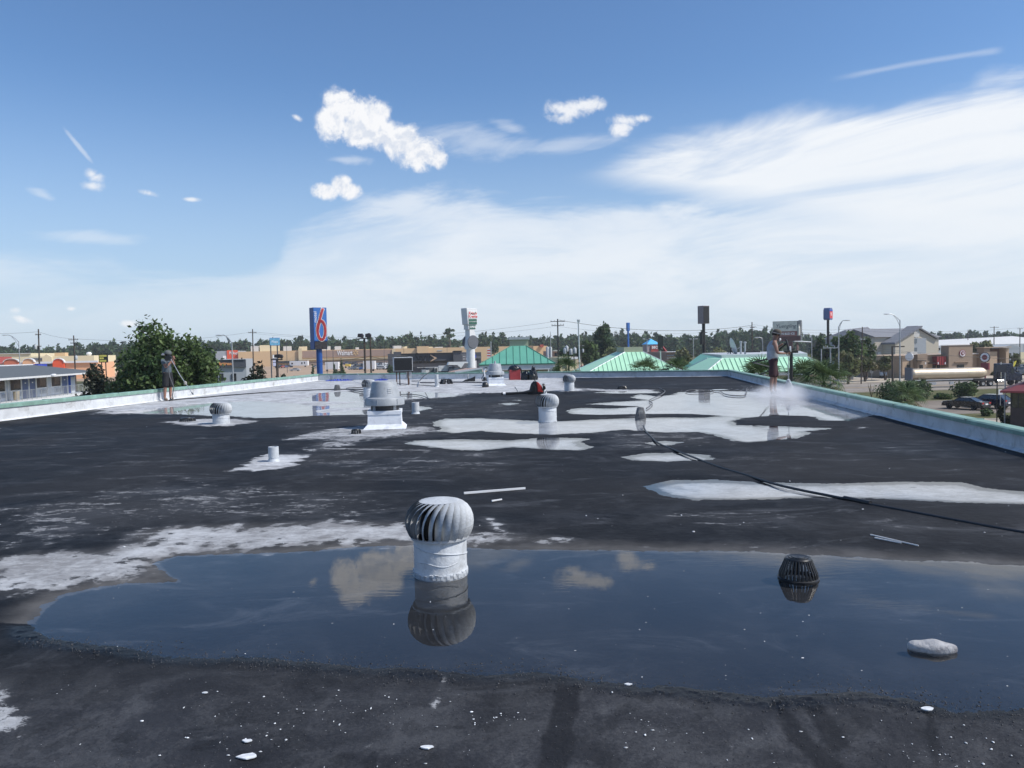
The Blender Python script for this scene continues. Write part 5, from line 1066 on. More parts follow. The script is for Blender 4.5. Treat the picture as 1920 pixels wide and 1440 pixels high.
# ---------------------------------------------------------------- green metal hipped roofs
M_teal = mat('teal_metal_roof', (0.12, 0.36, 0.27), 0.45, var=0.05, scale=1.0); M_mint = mat('mint_metal_roof', (0.42, 0.72, 0.50), 0.5, var=0.05, scale=0.8); M_seam = mat('roof_seam', (0.06, 0.20, 0.15), 0.6); M_seamm = mat('mint_roof_seam', (0.20, 0.38, 0.26), 0.6); M_beige = mat('beige_lantern_wall', (0.42, 0.41, 0.30), 0.8, var=0.05)  # mint roofs get a paler green than the teal one
def hip(label, pe0, pe1, pye, pr0, pr1, pyr, d, dep, m, ms, seam_px, fas=None, lantern=None, capm=None):
    "hipped roof: eave px pe0..pe1 at height pye, flat top px pr0..pr1 at pyr; d distance of the front eave"
    rd = (P(pe1, pye, d).x - P(pe0, pye, d).x - (P(pr1, pyr, d).x - P(pr0, pyr, d).x)) / 2 * 0.85
    E0, E1 = P(pe0, pye, d), P(pe1, pye, d); ze = (E0.z + E1.z) / 2; T0, T1 = P(pr0, pyr, d + rd), P(pr1, pyr, d + rd); zt = (T0.z + T1.z) / 2
    cx = (E0.x + E1.x) / 2; t = thing('green_roofed_building', label, 'building', (cx, d, GZ), 0); z = ze - GZ; zt -= GZ
    x0, x1, u0, u1 = E0.x - cx, E1.x - cx, T0.x - cx, T1.x - cx; D = dep
    MB().add([(x0, 0, z), (x1, 0, z), (x1, D, z), (x0, D, z), (u0, rd, zt), (u1, rd, zt), (u1, D - rd, zt), (u0, D - rd, zt)], [(0, 1, 5, 4), (1, 2, 6, 5), (2, 3, 7, 6), (3, 0, 4, 7), (4, 5, 6, 7)]).build('roof', m, t)
    MB().box(x0 + .7, x1 - .7, .7, D - .7, 0, z - 0.02).build('wall', M_stucco, t)
    fh = fas or 0.5; MB().box(x0 + .05, x1 - .05, 0.05, D - .05, z - fh, z - 0.012).build('fascia', M_whitep, t)
    MB().box(x0 - .03, x1 + .03, -0.04, D + .04, z - .11, z - 0.003).build('eave_trim', ms if fas else m, t)
    n = max(3, int(round((pe1 - pe0) / seam_px)))
    N_ = Vector((0, -(zt - z), rd)).normalized()
    for i in range(1, n):
        x = x0 + (x1 - x0) * i / n
        f = 1.0 if u0 <= x <= u1 else ((x - x0) / (u0 - x0) if x < u0 else (x1 - x) / (x1 - u1))
        a = Vector((x, 0, z)); b = Vector((x, rd * f, z + (zt - z) * f))
        MB().add([a + Vector((-.025, 0, 0)) + N_ * -.01, a + Vector((.025, 0, 0)) + N_ * -.01, b + Vector((.025, 0, 0)), b + Vector((-.025, 0, 0)), a + Vector((-.012, 0, 0)) + N_ * .055, a + Vector((.012, 0, 0)) + N_ * .055, b + Vector((.012, 0, 0)) + N_ * .055, b + Vector((-.012, 0, 0)) + N_ * .055], [(0, 1, 5, 4), (1, 2, 6, 5), (2, 3, 7, 6), (3, 0, 4, 7), (4, 5, 6, 7)]).build('seam', ms, t)
    for a, b in (((x0, 0, z), (u0, rd, zt)), ((x1, 0, z), (u1, rd, zt)), ((x1, D, z), (u1, D - rd, zt)), ((x0, D, z), (u0, D - rd, zt))): MB().tube([a, b], 0.055, 6).build('hip_ridge', capm or ms, t)
    if lantern:
        l0, l1, ly0, ly1, cap = lantern; a, c = P(l0, ly0, d + rd), P(l1, ly1, d + rd)
        MB().box(a.x - cx, c.x - cx, rd + .25, D - rd - .25 if D - rd > rd + 1 else rd + 2.5, zt - .02, a.z - GZ).build('lantern', M_beige, t)
        if cap: MB().box(a.x - cx - .12, c.x - cx + .12, rd + .1, max(D - rd, rd + 2.6), a.z - GZ + .003, a.z - GZ + .25).build('lantern_cap', M_galvw, t)
    return t
hip('teal hipped metal roof with a small lantern and white fascia beyond the far parapet', 898, 1041, 682, 958, 986, 648.5, 76, 12.5, M_teal, M_seam, 12.8, 0.62, (955.5, 991, 637, 648.5, True))
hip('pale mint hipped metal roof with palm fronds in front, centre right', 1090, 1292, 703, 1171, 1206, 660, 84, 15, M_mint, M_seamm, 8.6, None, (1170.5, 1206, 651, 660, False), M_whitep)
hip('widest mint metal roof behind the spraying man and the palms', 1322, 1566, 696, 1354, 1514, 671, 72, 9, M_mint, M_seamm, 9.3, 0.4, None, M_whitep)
# darker side slope and flat top behind the widest mint roof
t = thing('green_roof_wing', 'darker green roof wing with a flat pale top carrying the dish', 'building', (0, 0, GZ), 0)
A0, A1, A2, A3 = P(1281, 688, 86), P(1338, 694, 74), P(1354, 671, 76), P(1314, 664, 90)
MB().add([up_(A0), up_(A1), up_(A2), up_(A3), up_(A0, -6), up_(A1, -6)], [(0, 1, 2, 3), (0, 4, 5, 1)]).build('slope', M_teal, t)
B0, B1, B2, B3 = P(1316, 662, 90), P(1353, 665.5, 78), P(1514, 662.5, 78), P(1500, 658, 92)
MB().add([up_(B0), up_(B1), up_(B2), up_(B3), up_(B0, -.6), up_(B1, -.6), up_(B2, -.6)], [(0, 1, 2, 3), (0, 4, 5, 1), (1, 5, 6, 2)]).build('flat_top', M_galvw, t)
C0, C1 = P(1353, 667, 78.2), P(1514, 664.5, 78.2); MB().add([up_(C0), up_(C1), up_(C1, -.55), up_(C0, -.55)], [(0, 3, 2, 1)]).build('beige_band', M_beige, t)
# satellite dish on the flat top
c = P(1371, 650, 82); t = thing('satellite_dish', 'satellite dish tilted on the flat roof top left of the spraying man', 'satellite dish', (c.x, c.y, c.z - .8), 0)
MB().lathe([(0.0, 0.0), (.35, .03), (.7, .13), (.95, .26)], 24, M=Matrix.Translation((0, 0, .75)) @ Matrix.Rotation(R(72), 4, 'Y') @ Matrix.Rotation(R(0), 4, 'X'), cap=False).build('dish', M_galv, t, smooth=True)
MB().tube([(0, 0, .7), (-.1, 0, .0), (-.3, 0, -.08)], .05, 6).build('mast', M_black, t); MB().tube([(0.1, 0, .3), (.65, 0, .55), (.95, 0, .75)], .025, 5).build('feed_arm', M_steel, t)
MB().tube([(-.6, 0, -.08), (-.05, 0, .3), (.5, 0, -.08)], .03, 5).build('brace', M_black, t)
for lab, px, py in (('slim vent pipe on the flat green building top right of the dish', 1389, 659), ('second slim vent pipe nearer the spraying man', 1397, 660)):
    c = P(px, py, 80); o = MB().lathe([(.1, -.3), (.1, .9), (.16, .92), (.16, 1.05), (0, 1.1)], 10).build('vent_stack', M_steel, None, loc=tuple(c)); tag(o, lab, 'vent pipe')
c = P(1411, 658, 80); o = MB().box(-.75, .75, -.2, .2, 0, .14).build('roof_hatch', M_black, None, loc=(c.x, c.y, c.z - .15), bevel=.02); tag(o, 'flat black hatch on the green building top beside the spraying man', 'roof hatch')
# ---------------------------------------------------------------- motel at the left
ang = R(98); mo = Vector((-51.5, 82.0, -2.66)); du = Vector((math.sin(R(-8)), math.cos(R(-8)), 0)); dn = Vector((du.y, -du.x, 0))   # du along the wall (away), dn out towards the lot
t = thing('motel', 'two storey motel wing with grey hipped roof, blue doors and a railed walkway', 'motel', (mo.x, mo.y, GZ), math.atan2(du.y, du.x))
# local: x along du, y = -dn side is outwards (negative y faces the roof); z from ground
zb = mo.z - GZ
def uof(px):
    k = ray(px, 700); k = k.x / k.y; return (k * mo.y - mo.x) / (du.x - k * du.y)
def zz(px, py, out=0.0):
    u = uof(px); yy = mo.y + u * du.y; return P(px, py, yy).z - GZ
M_motw = mat('motel_wall', (0.56, 0.60, 0.66), 0.8, var=0.04); M_mdoor = mat('blue_door_paint', (0.085, 0.125, 0.26), 0.5, var=0.06); M_mroof = mat('grey_shingle', (0.095, 0.11, 0.12), 0.95, var=0.12, scale=5, bump=0.4); M_ac = mat('ac_grille', (0.25, 0.26, 0.28), 0.6)
u0, u1 = uof(-140), uof(128); ze = zb + 2.35
MB().box(u0, u1, 0, 9, 0, ze).build('wall', M_motw, t)
MB().box(u0, uof(152), -1.7, -0.003, zb - 0.28, zb - 0.02).build('walkway', M_whitep, t); MB().box(u1 + .003, uof(152), 0.0, 7, zb - 0.28, zb - 0.02).build('landing', M_whitep, t)
ue = uof(158) + .3; zr = zb + 3.45
MB().add([(u0, -1.9, ze), (ue, -1.9, ze), (ue, 9.5, ze), (u0, 9.5, ze), (u0, 3.8, zr), (ue - 5.2, 3.8, zr)], [(0, 1, 5, 4), (1, 2, 5), (2, 3, 4, 5), (0, 4, 3), (0, 3, 2, 1)]).build('roof', M_mroof, t)
MB().box(u0, ue + .04, -1.95, -1.905, ze - .17, ze + .02).build('gutter', M_whitep, t); MB().box(ue + .005, ue + .05, -1.9, 9.5, ze - .17, ze + .02).build('gutter', M_whitep, t); MB().box(u0, ue - 5.2, 3.7, 3.9, zr - .02, zr + .09).build('ridge_cap', M_whitep, t)
MB().box(uof(127), uof(142), 3.2, 3.9, zr - .5, zr + .06).build('blue_roof_sign', M_blue, t)
M_bl = mat('royal_blue_paint', (0.015, 0.09, 0.48), 0.5, var=0.05)
MB().box(uof(126.5), uof(135), -0.3, -0.01, zb + 0.0, ze - .18).build('blue_column', M_bl, t)
MB().box(uof(127), uof(135), -0.31, 0.3, zb - 0.02, zb + 1.9).build('stair_wall', M_motw, t)
for a, b in ((40.5, 50.5), (54, 64), (115, 124)):
    x0, x1 = uof(a), uof(b); d_ = MB().box(x0, x1, -.05, -.006, zb, zb + 2.03).build('door', M_mdoor, t)
    MB().box(x0 + (x1 - x0) * .38, x0 + (x1 - x0) * .62, -.065, -.052, zb + 1.55, zb + 1.68).build('number_plate', M_letterw, d_)
    MB().box(x0 - .1, x1 + .1, -.03, -.004, zb + 2.032, zb + 2.14).build('door_frame', M_whitep, t)
for a, b in ((-30, -12), (-8, 7), (17, 37), (67, 85.5), (95, 112)):
    x0, x1 = uof(a), uof(b); w_ = MB().box(x0, x1, -.03, -.004, zb + .98, zb + 2.02).build('window', M_glass, t)
    MB().box(x0 + .06, x0 + (x1 - x0) * .35, -.04, -.032, zb + 1.05, zb + 1.98).build('curtain', mat('curtain', (.10, .08, .075), .9), w_)
    for q in ((x0 - .08, x0, zb + .9, zb + 2.1), (x1, x1 + .08, zb + .9, zb + 2.1), (x0, x1, zb + .9, zb + .977), (x0, x1, zb + 2.022, zb + 2.1)): MB().box(q[0] + .002, q[1] - .002, -.06, -.004, q[2], q[3]).build('frame', M_whitep, w_)
    ac = MB().box(x0 + (x1 - x0) * .3, x0 + (x1 - x0) * .9, -.16, -.004, zb + .28, zb + .72).build('air_conditioner', M_motw, t)
    for k in range(4): MB().box(x0 + (x1 - x0) * .33, x0 + (x1 - x0) * .87, -.172, -.163, zb + .33 + k * .1, zb + .38 + k * .1).build('grille_bar', M_ac, ac)
for px in (8.5, 13.5, 38.5, 52.5, 65.5, 87, 113.5, 125.5): x = uof(px); MB().box(x - .06, x + .06, -.08, -.004, zb, ze - .01).build('pilaster', M_whitep, t)
src = MB().tube([(0, -1.64, zb - .02), (0, -1.64, zb + 1.0)], .028, 6).build('rail_post', M_steel, t); x = u0; 
while x < uof(150): part_copy(src, t, (x, 0, 0)); x += 1.05
for z in (zb + 1.0, zb + .12): MB().tube([(u0, -1.64, z), (uof(152) - .02, -1.64, z)], .024, 6).build('rail', M_steel, t)
src = MB().tube([(0, -1.64, zb + .12), (0, -1.64, zb + 1.0)], .008, 4).build('baluster', M_steel, t); x = uof(-5)
while x < uof(152): x += .15; part_copy(src, t, (x, 0, 0))
MB().tube([(uof(152) - .02, -1.64, zb + 1.0), (uof(152) - .02, 6.8, zb + 1.0)], .03, 6).build('rail', M_steel, t)
src = MB().box(-.1, .1, -1.6, -1.4, 0, zb - .285).build('support_post', M_whitep, t, loc=(u0 + 2, 0, 0)); x = u0 + 6
while x < uof(150): part_copy(src, t, (x, 0, 0)); x += 3.6
MB().lathe([(.28, -.15), (.3, 0), (.22, .1), (0, .12)], 12, c=(uof(61), -2.1, ze + .02)).build('gutter_bucket', M_whitep, t)
o = MB().lathe([(.26, 0), (.3, .9), (.26, .95), (0, .97)], 14).build('trash_bin', mat('tan_bin', (.38, .33, .25), .7), None, loc=tuple(mo + du * uof(12.5) + dn * .8)); tag(o, 'tan round bin on the motel walkway by the left window', 'bin')
# ---------------------------------------------------------------- strip mall behind the motel
def gable(t, L, x0, x1, yb, yt, m, mr):
    a, b = L(x0, yb), L(x1, yb); c = L((x0 + x1) / 2, yt); r_ = (b.x - a.x) / 2
    pts = [(a.x, a.z - 5)] + [(b.x, a.z - 5), (b.x, a.z)] + [(c.x + r_ * math.cos(R(k * 20)), a.z + (c.z - a.z) * math.sin(R(k * 20))) for k in range(1, 9)] + [(a.x, a.z)]
    MB().prism(pts, -1.6, -.05, 'y').build('gable', m, t)
    q = [(c.x + r_ * 1.12 * math.cos(R(k * 20)), a.z + (c.z - a.z) * 1.16 * math.sin(R(k * 20))) for k in range(10)]; q2 = [(c.x + r_ * .98 * math.cos(R(k * 20)), a.z + (c.z - a.z) * .98 * math.sin(R(k * 20))) for k in range(9, -1, -1)]
    MB().prism(q + q2, -1.9, -.06, 'y').build('arched_roof', mr, t)
t, L, W_, H_ = front('strip_mall', 'low strip mall with salmon and orange arched gables behind the motel roof', 'shops', -60, 184, 681.5, 300, 25, M_peach)
gable(t, L, 10, 37, 679, 673, M_pink, M_roofg); gable(t, L, 45, 66, 679, 672.5, M_peach, M_whitep); gable(t, L, 101, 122, 680, 672.5, M_orange, M_whitep)
panel(t, L, -60, 682, 100, 690, M_dkg2, 'shop_front', .02, .3); panel(t, L, -60, 679.5, 184, 681.2, M_whitep, 'parapet_cap', .02, .8)
MB().add([tuple(L(-40, 682, 2)), tuple(L(8, 682, 2)), tuple(L(17, 676, -4)), tuple(L(10, 669, -6)), tuple(L(-40, 669, -6))], [(0, 1, 2, 3, 4)]).build('red_roof', M_redr, t)
for k in range(12): panel(t, L, -10 + k * 9, 684, -5 + k * 9, 690, M_glass, 'window', .4, .1)
t, L, W_, H_ = front('warehouse_store', 'long cream store with a flat roof left of the utility pole', 'store', -80, 58, 663.5, 380, 40, M_cream)
panel(t, L, -80, 663, 58, 664.5, M_roofg, 'parapet_cap', .02, .6)
t, L, W_, H_ = front('pediment_store', 'cream store with a pointed gable between the two utility poles', 'store', 58, 176, 667.5, 360, 40, M_cream)
a, b, c = L(81, 670), L(99, 670), L(89, 664); MB().prism([(a.x, a.z - 4), (b.x, a.z - 4), (b.x, a.z), (c.x, c.z), (a.x, a.z)], -1.5, -.03, 'y').build('gable', M_cream, t)
panel(t, L, 58, 671, 80, 676, M_dkg2, 'dark_band', .02, .4); a = L(94, 664); MB().box(a.x, a.x + 4.5, 6, 11, H_ + .003, H_ + 1.6).build('roof_unit', M_tan, t); a = L(160, 664); MB().lathe([(.9, 0), (1.3, .8), (.9, 1.6), (0, 1.7)], 12, c=(a.x, 6, H_)).build('roof_tank', M_whitep, t)
# ---------------------------------------------------------------- shops behind, centre and right
t, L, W_, H_ = front('brick_house', 'small pinkish brick building with white roof beside the tall black pole', 'building', 1036, 1062, 658, 280, 12, M_brick)
panel(t, L, 1036, 656.6, 1062, 658.5, M_roofg, 'roof_edge', .02, 1.0); panel(t, L, 1048, 661, 1054, 665, M_glass, 'window', .02, .1); panel(t, L, 1040, 662, 1044, 668, M_glass, 'window', .02, .1)
t, L, W_, H_ = front('white_shed', 'low white flat roofed shed behind the transformer pole', 'shed', 1048, 1082, 669.5, 220, 10, M_cream)
panel(t, L, 1048, 669, 1082, 674, M_whitep, 'fascia', .02, .6); panel(t, L, 1055, 678, 1062, 690, M_greyw, 'door', .02, .1)
t, L, W_, H_ = front('red_box_shop', 'red walled kiosk with dark roof left of the small mint roof', 'kiosk', 1108, 1124, 687, 130, 6, M_red)
panel(t, L, 1107, 683.5, 1125, 687, M_dkg, 'roof_band', .02, .8)
t, L, W_, H_ = front('blue_roof_tower', 'tower of a shop with a bright blue pyramid roof and white letters', 'shop', 1214, 1236.5, 645.5, 260, 4, M_pinkw := mat('pink_grey_wall', (0.42, 0.33, 0.33), 0.8))
z = H_; w2 = W_ / 2 + .3; MB().add([(-w2, -.3, z), (w2, -.3, z), (w2, 4.3, z), (-w2, 4.3, z), (0, 2, z + 1.9)], [(0, 1, 4), (1, 2, 4), (2, 3, 4), (3, 0, 4), (3, 2, 1, 0)]).build('pyramid_roof', mat('sky_blue_metal', (0.10, 0.45, 0.80), 0.4), t)
panel(t, L, 1220, 648, 1237, 664, M_redr, 'dark_sign_board', .02, .3); text('lettering', 'BBQ', 1.2, M_letterw, t, (L(1227, 651.5).x, -.4, L(1227, 651.5).z), ext=.03, bold=.03)
t, L, W_, H_ = front('red_gable_shop', 'shop with a steep red edged black gable in front of the blue roofed tower', 'shop', 1221, 1250, 664, 230, 8, M_dkg)
a, b, c = L(1219, 667), L(1253, 667), L(1239, 649)
for p_, q_ in ((a, c), (c, b)): MB().tube([(p_.x, -.6, p_.z), (q_.x, -.6, q_.z)], .38, 6).build('red_verge', M_red, t)
MB().prism([(a.x, a.z - 3), (b.x, a.z - 3), (b.x, b.z), (c.x, c.z), (a.x, a.z)], -.4, -.03, 'y').build('gable_wall', M_dkg, t)
t, L, W_, H_ = front('beige_banded_building', 'pale banded flat roofed building right of the red gable', 'building', 1249, 1282, 659.5, 200, 12, M_brick)
panel(t, L, 1248, 658.3, 1283, 660.5, M_whitep, 'cap', .02, .6)
for k in range(5): panel(t, L, 1250, 665 + k * 5, 1277, 667.2 + k * 5, M_greyw, 'siding_band', .02, .2)
panel(t, L, 1276, 660, 1279, 684, M_brick, 'corner', .3, .3)
t, L, W_, H_ = front('far_tan_store', 'distant tan store visible left of the black pole over the teal roof', 'store', 1000, 1026, 648.5, 400, 20, M_tan); panel(t, L, 1012, 646, 1018, 651, M_redr, 'chimney', .1, 1)
for lab, px in (('left of two silver silos behind the teal roof', 1026.5), ('right of two silver silos behind the teal roof', 1032)):
    c = P(px, 652, 250); e = thing('silo', lab, 'silo', (c.x, c.y, GZ), 0, 'silver silos'); h = c.z - GZ; MB().lathe([(.48, 0), (.48, h), (.3, h + .3), (0, h + .4)], 16).build('tank', M_galvw, e, smooth=True); MB().tube([(.5, 0, 0), (.5, 0, h)], .04, 4).build('ladder', M_steel, e)
# ---------------------------------------------------------------- hotel with grey roofs
M_hw = mat('hotel_siding', (0.52, 0.47, 0.38), 0.85, var=0.04); M_hr = mat('blue_grey_shingle', (0.20, 0.205, 0.225), 0.95, var=0.08, scale=2); M_hgl = mat('hotel_window', (0.14, 0.17, 0.20), 0.2)
D_ = 225
t, L, W_, H_ = front('grey_roof_hotel', 'three storey beige hotel with grey gabled roofs right of the street lamps', 'hotel', 1640, 1760, 631, D_, 14, M_hw)
def rr(pts, y0, y1, nm, m): MB().prism([(L(a, b).x, L(a, b).z) for a, b in pts], y0, y1, 'y').build(nm, m, t)
a, b, c, d = L(1638, 632), L(1756, 632), L(1748, 614), L(1631, 615)
MB().add([(a.x, -.6, a.z), (b.x + 1.5, -.6, b.z), (c.x, 7, c.z), (d.x, 7, c.z), (a.x, 14.6, a.z), (b.x + 1.5, 14.6, b.z)], [(0, 1, 2, 3), (1, 5, 2), (3, 2, 5, 4), (0, 3, 4)]).build('roof', M_hr, t)
rr([(1690, 690), (1741, 690), (1741, 637), (1703, 615.5), (1690, 624)], -3.0, -.03, 'gable_bay', M_hw)
rr([(1688, 626), (1703, 614), (1742, 636.5), (1742, 634), (1703, 611.5), (1688, 623)][::-1], -3.6, .5, 'bay_roof', M_hr)
rr([(1655, 690), (1690, 690), (1690, 624), (1655, 644)], -5.0, -.03, 'stair_bay', M_hw)
rr([(1652, 646), (1703, 614.5), (1703, 612), (1652, 642.5)][::-1], -5.5, -.0, 'stair_roof', M_hr)
rr([(1690, 690), (1721, 690), (1721, 634.5), (1690, 634.5)], -3.2, -3.02, 'recess_panel', M_greyw)
for x0, y0 in ((1697, 636), (1691, 638), (1697, 652), (1630, 660), (1704, 668), (1748, 652)):
    a, b = L(x0, y0), L(x0 + 6.5, y0 + 7); MB().box(a.x, b.x, -3.35, -3.22, b.z, a.z).build('window', M_hgl, t)
MB().lathe([(1.2, 0), (1.2, .15)], 8, M=Matrix.Translation((L(1703, 626).x, -3.02, L(1703, 626).z)) @ Matrix.Rotation(R(90), 4, 'X')).build('gable_vent', M_roofg, t)
t2, L, W_, H_ = front('grey_roof_hotel_wing', 'set back wing of the grey roofed hotel showing a lilac slope', 'hotel', 1597, 1642, 634, 248, 14, M_greyw)
a, b, c, d = L(1592, 636), L(1650, 636), L(1655, 611.5), L(1612, 617)
MB().add([(a.x, -.6, a.z), (b.x, -.6, b.z), (c.x, 7, c.z), (d.x, 7, d.z), (a.x, 14.6, a.z), (b.x, 14.6, b.z)], [(0, 1, 2, 3), (1, 5, 2), (3, 2, 5, 4), (0, 3, 4)]).build('roof', M_hr, t2)
panel(t2, L, 1634, 640, 1638, 648, M_hgl, 'window', .02, .1)
t, L, W_, H_ = front('metal_warehouse', 'long white metal warehouse with a shallow roof at the right edge', 'warehouse', 1759, 2010, 645, 330, 60, M_galvw)
a, b = L(1759, 646), L(2010, 646); c, d = L(1790, 640), L(2010, 632); MB().add([(a.x, 0, H_), (b.x, 0, H_), (b.x, 30, H_ + 3.4), (a.x, 30, H_ + 1.6)], [(0, 1, 2, 3)]).build('roof', M_roofg, t)
for k in range(40): x = a.x + (b.x - a.x) * k / 40; MB().box(x - .05, x + .05, -.08, -.003, 0, H_ - .1).build('wall_rib', M_galvw, t)
panel(t, L, 1748, 652, 1762, 657, M_glass, 'window_band', .1, .2)
t, L, W_, H_ = front('gable_shed', 'grey gabled metal shed between the restaurant and the right edge', 'shed', 1881, 1912, 651, 260, 20, M_greyw)
a, b = L(1881, 653), L(1912, 653); c = L(1896, 648.5); MB().prism([(a.x, H_ - .5), (b.x, H_ - .5), (b.x, H_), (c.x, H_ + .9), (a.x, H_)], -.05, 20, 'y').build('gable', M_greyw, t); panel(t, L, 1887, 662, 1895, 667.5, M_black, 'opening', .06, .1); panel(t, L, 1911.9, 660, 1925, 690, M_cream, 'cream_wall', .02, .3)
# ---------------------------------------------------------------- chicken restaurant
M_pop = mat('restaurant_brown', (0.28, 0.21, 0.155), 0.85, var=0.05); M_pop2 = mat('restaurant_tan', (0.42, 0.31, 0.215), 0.85, var=0.05); M_maro = mat('maroon_paint', (0.20, 0.03, 0.04), 0.5, var=.08)
t, L, W_, H_ = front('restaurant', 'brown and tan restaurant with a round red and white logo behind the tanker', 'restaurant', 1692, 1878, 664.5, 172, 16, M_pop2)
def pan(*a, **k): return panel(t, L, *a, **k)
pan(1764, 647, 1808.5, 712, M_pop, 'tower', pr=.02, th=2.2); pan(1763, 645.8, 1809.5, 647.2, M_pop2, 'tower_cap', pr=.02, th=2.4)
pan(1831, 651.5, 1842, 712, M_pop, 'portal_column', pr=.02, th=2.0); pan(1829, 650, 1879, 652.5, M_pop2, 'portal_cap', pr=.02, th=2.4); pan(1871.5, 652.5, 1877.5, 712, M_pop2, 'portal_column', pr=.02, th=2.0); pan(1846, 653, 1871, 712, M_redr2 := mat('dusty_maroon', (0.13, 0.07, 0.06), .8), 'portal_back', pr=.02, th=.3)
pan(1841, 659, 1858.5, 712, M_pop2, 'inner_pier', pr=.4, th=1.2)
pan(1692, 663.3, 1764, 665.6, M_roofg, 'parapet_cap', pr=.02, th=.6); pan(1808.5, 662.5, 1831, 664.5, M_roofg, 'parapet_cap', pr=.02, th=.6); pan(1712.5, 664, 1731, 712, M_pop, 'side_bay', pr=.02, th=1.2)
pan(1745, 668, 1763, 684, M_maro, 'maroon_awning', pr=.5, th=1.2)
for k in range(4): pan(1745.5 + k * 4.5, 668.5, 1748 + k * 4.5, 684, M_red, 'awning_rib', pr=1.72, th=.08)
for k in range(3): pan(1745, 671 + k * 4.5, 1763, 671.6 + k * 4.5, M_red, 'awning_bar', pr=1.72, th=.1)
pan(1709, 675.5, 1722, 677, M_black, 'canopy', pr=1.3, th=1.0); pan(1734, 680, 1746, 681.5, M_black, 'canopy', pr=.3, th=1.6)
pan(1779.5, 683.5, 1792, 696, M_glass, 'window', pr=2.25, th=.1); pan(1774, 677.5, 1801, 679, M_pop2, 'tower_ledge', pr=2.25, th=.3)
for x0 in (1716, 1700, 1748, 1756): pan(x0, 684, x0 + 6, 700, M_glass, 'window', pr=1.25 if x0 == 1716 else .02, th=.08)
def logo(t, L, px, py, r_, pr):
    c = L(px, py); 
    for rad, m_, dz in ((r_, M_letterw, 0), (r_ * .58, M_maro, .06)): MB().lathe([(rad, 0), (rad, .12), (0, .121)], 28, M=Matrix.Translation((c.x, -pr - dz, c.z)) @ Matrix.Rotation(R(90), 4, 'X')).build('logo_disc', m_, t)
    MB().lathe([(r_ * 1.02, -.02), (r_ * 1.07, .1), (r_ * .93, .14)], 28, M=Matrix.Translation((c.x, -pr, c.z)) @ Matrix.Rotation(R(90), 4, 'X'), cap=False).build('logo_rim', M_maro, t)
    MB().prism([(c.x - r_ * .22, c.z + r_ * .12), (c.x, c.z - r_ * .38), (c.x + r_ * .22, c.z + r_ * .12), (c.x + r_ * .1, c.z + r_ * .3), (c.x, c.z + r_ * .18), (c.x - r_ * .1, c.z + r_ * .3)], -pr - .25, -pr - .19, 'y').build('logo_mark', M_letterw, t)
    ls = MB()
    for k in range(14): a = R(180 * k / 13); q = Vector((c.x + r_ * .79 * math.cos(a), 0, c.z + r_ * .79 * math.sin(a))); ls.box(-.02, .02, -pr - .17, -pr - .125, -.06, .06, Matrix.Translation((q.x, 0, q.z)) @ Matrix.Rotation(R(90) - a, 4, 'Y'))
    ls.build('logo_lettering', M_maro, t)
logo(t, L, 1789, 662.5, .78, 2.24)
for x0 in (1722.5, 1746, 1759): pan(x0, 679, x0 + 1.2, 683, M_letterw, 'wall_lamp', pr=1.8, th=.15)
src = MB().box(-.5, .5, 4, 5, 0, .7).build('roof_unit', M_roofg, t, loc=(L(1736, 664).x, 0, H_ + .003)); part_copy(src, t, (L(1742, 664).x, 0, H_ + .003)); part_copy(src, t, (L(1752, 664).x, 2, H_ + .003))
c = P(1847.5, 670, 150); e = thing('restaurant_pylon', 'roadside pylon with an oval logo over a dark red board by the restaurant', 'sign', (c.x, c.y, GZ), R(-62)); h = c.z - GZ
MB().tube([(0, 0, 0), (0, 0, h + .9)], .14, 8).build('pole', M_maro, e); MB().box(-.75, .75, -.2, .2, h - 2.4, h - 1.1).build('sign_board', M_maro, e)
for rad, m_, dz in ((.85, M_letterw, 0), (.5, M_maro, .06)): MB().lathe([(rad, -.12), (rad, .12), (0, .121)], 24, M=Matrix.Translation((0, -.1 - dz, h)) @ Matrix.Rotation(R(90), 4, 'X')).build('logo_disc', m_, e)
MB().lathe([(.97, -.1), (.99, .1), (.9, .13)], 24, M=Matrix.Translation((0, -.1, h)) @ Matrix.Rotation(R(90), 4, 'X'), cap=False).build('logo_rim', M_black, e)
c = P(1705, 669, 160); e = thing('round_wall_sign', 'small round white sign half hidden by the right street lamp', 'sign', (c.x, c.y, GZ), R(-50)); MB().tube([(0, .3, 0), (0, .3, c.z - GZ)], .1, 6).build('pole', M_black, e); MB().lathe([(.8, -.1), (.8, .1), (0, .11)], 20, M=Matrix.Translation((0, 0, c.z - GZ)) @ Matrix.Rotation(R(90), 4, 'X')).build('disc', M_letterw, e)
# ---------------------------------------------------------------- dark pavilion, lower right
q0 = P(1886, 790, 66); e = thing('red_roof_pavilion', 'dark windowed pavilion with a maroon hipped roof cut by the right edge', 'building', (q0.x, 66, GZ), R(-37)); W2, D2 = 9.0, 8.0
hz_ = P(1888, 733, 66).z - GZ; M_mar2 = mat('maroon_roof', (0.17, 0.035, 0.04), .6, var=.12)
MB().box(.3, W2, .3, D2, 0, P(1888, 765, 66).z - GZ).build('base_wall', M_maro2 := mat('dark_brick_base', (0.05, 0.04, 0.04), .8, var=.2), e)
zs = P(1888, 765, 66).z - GZ
MB().box(.42, W2 - .1, .42, D2 - .1, zs + .003, hz_ - .005).build('glazing', M_pav := mat('pavilion_glass', (0.045, 0.05, 0.03), .25), e)
for k in range(8): MB().box(.3 + k * .52, .38 + k * .52, .3, .415, zs + .003, hz_ - .01).build('mullion', M_black, e)
for k in range(6): MB().box(.3, .415, .9 + k * 1.2, 1.0 + k * 1.2, zs + .003, hz_ - .01).build('mullion', M_black, e)
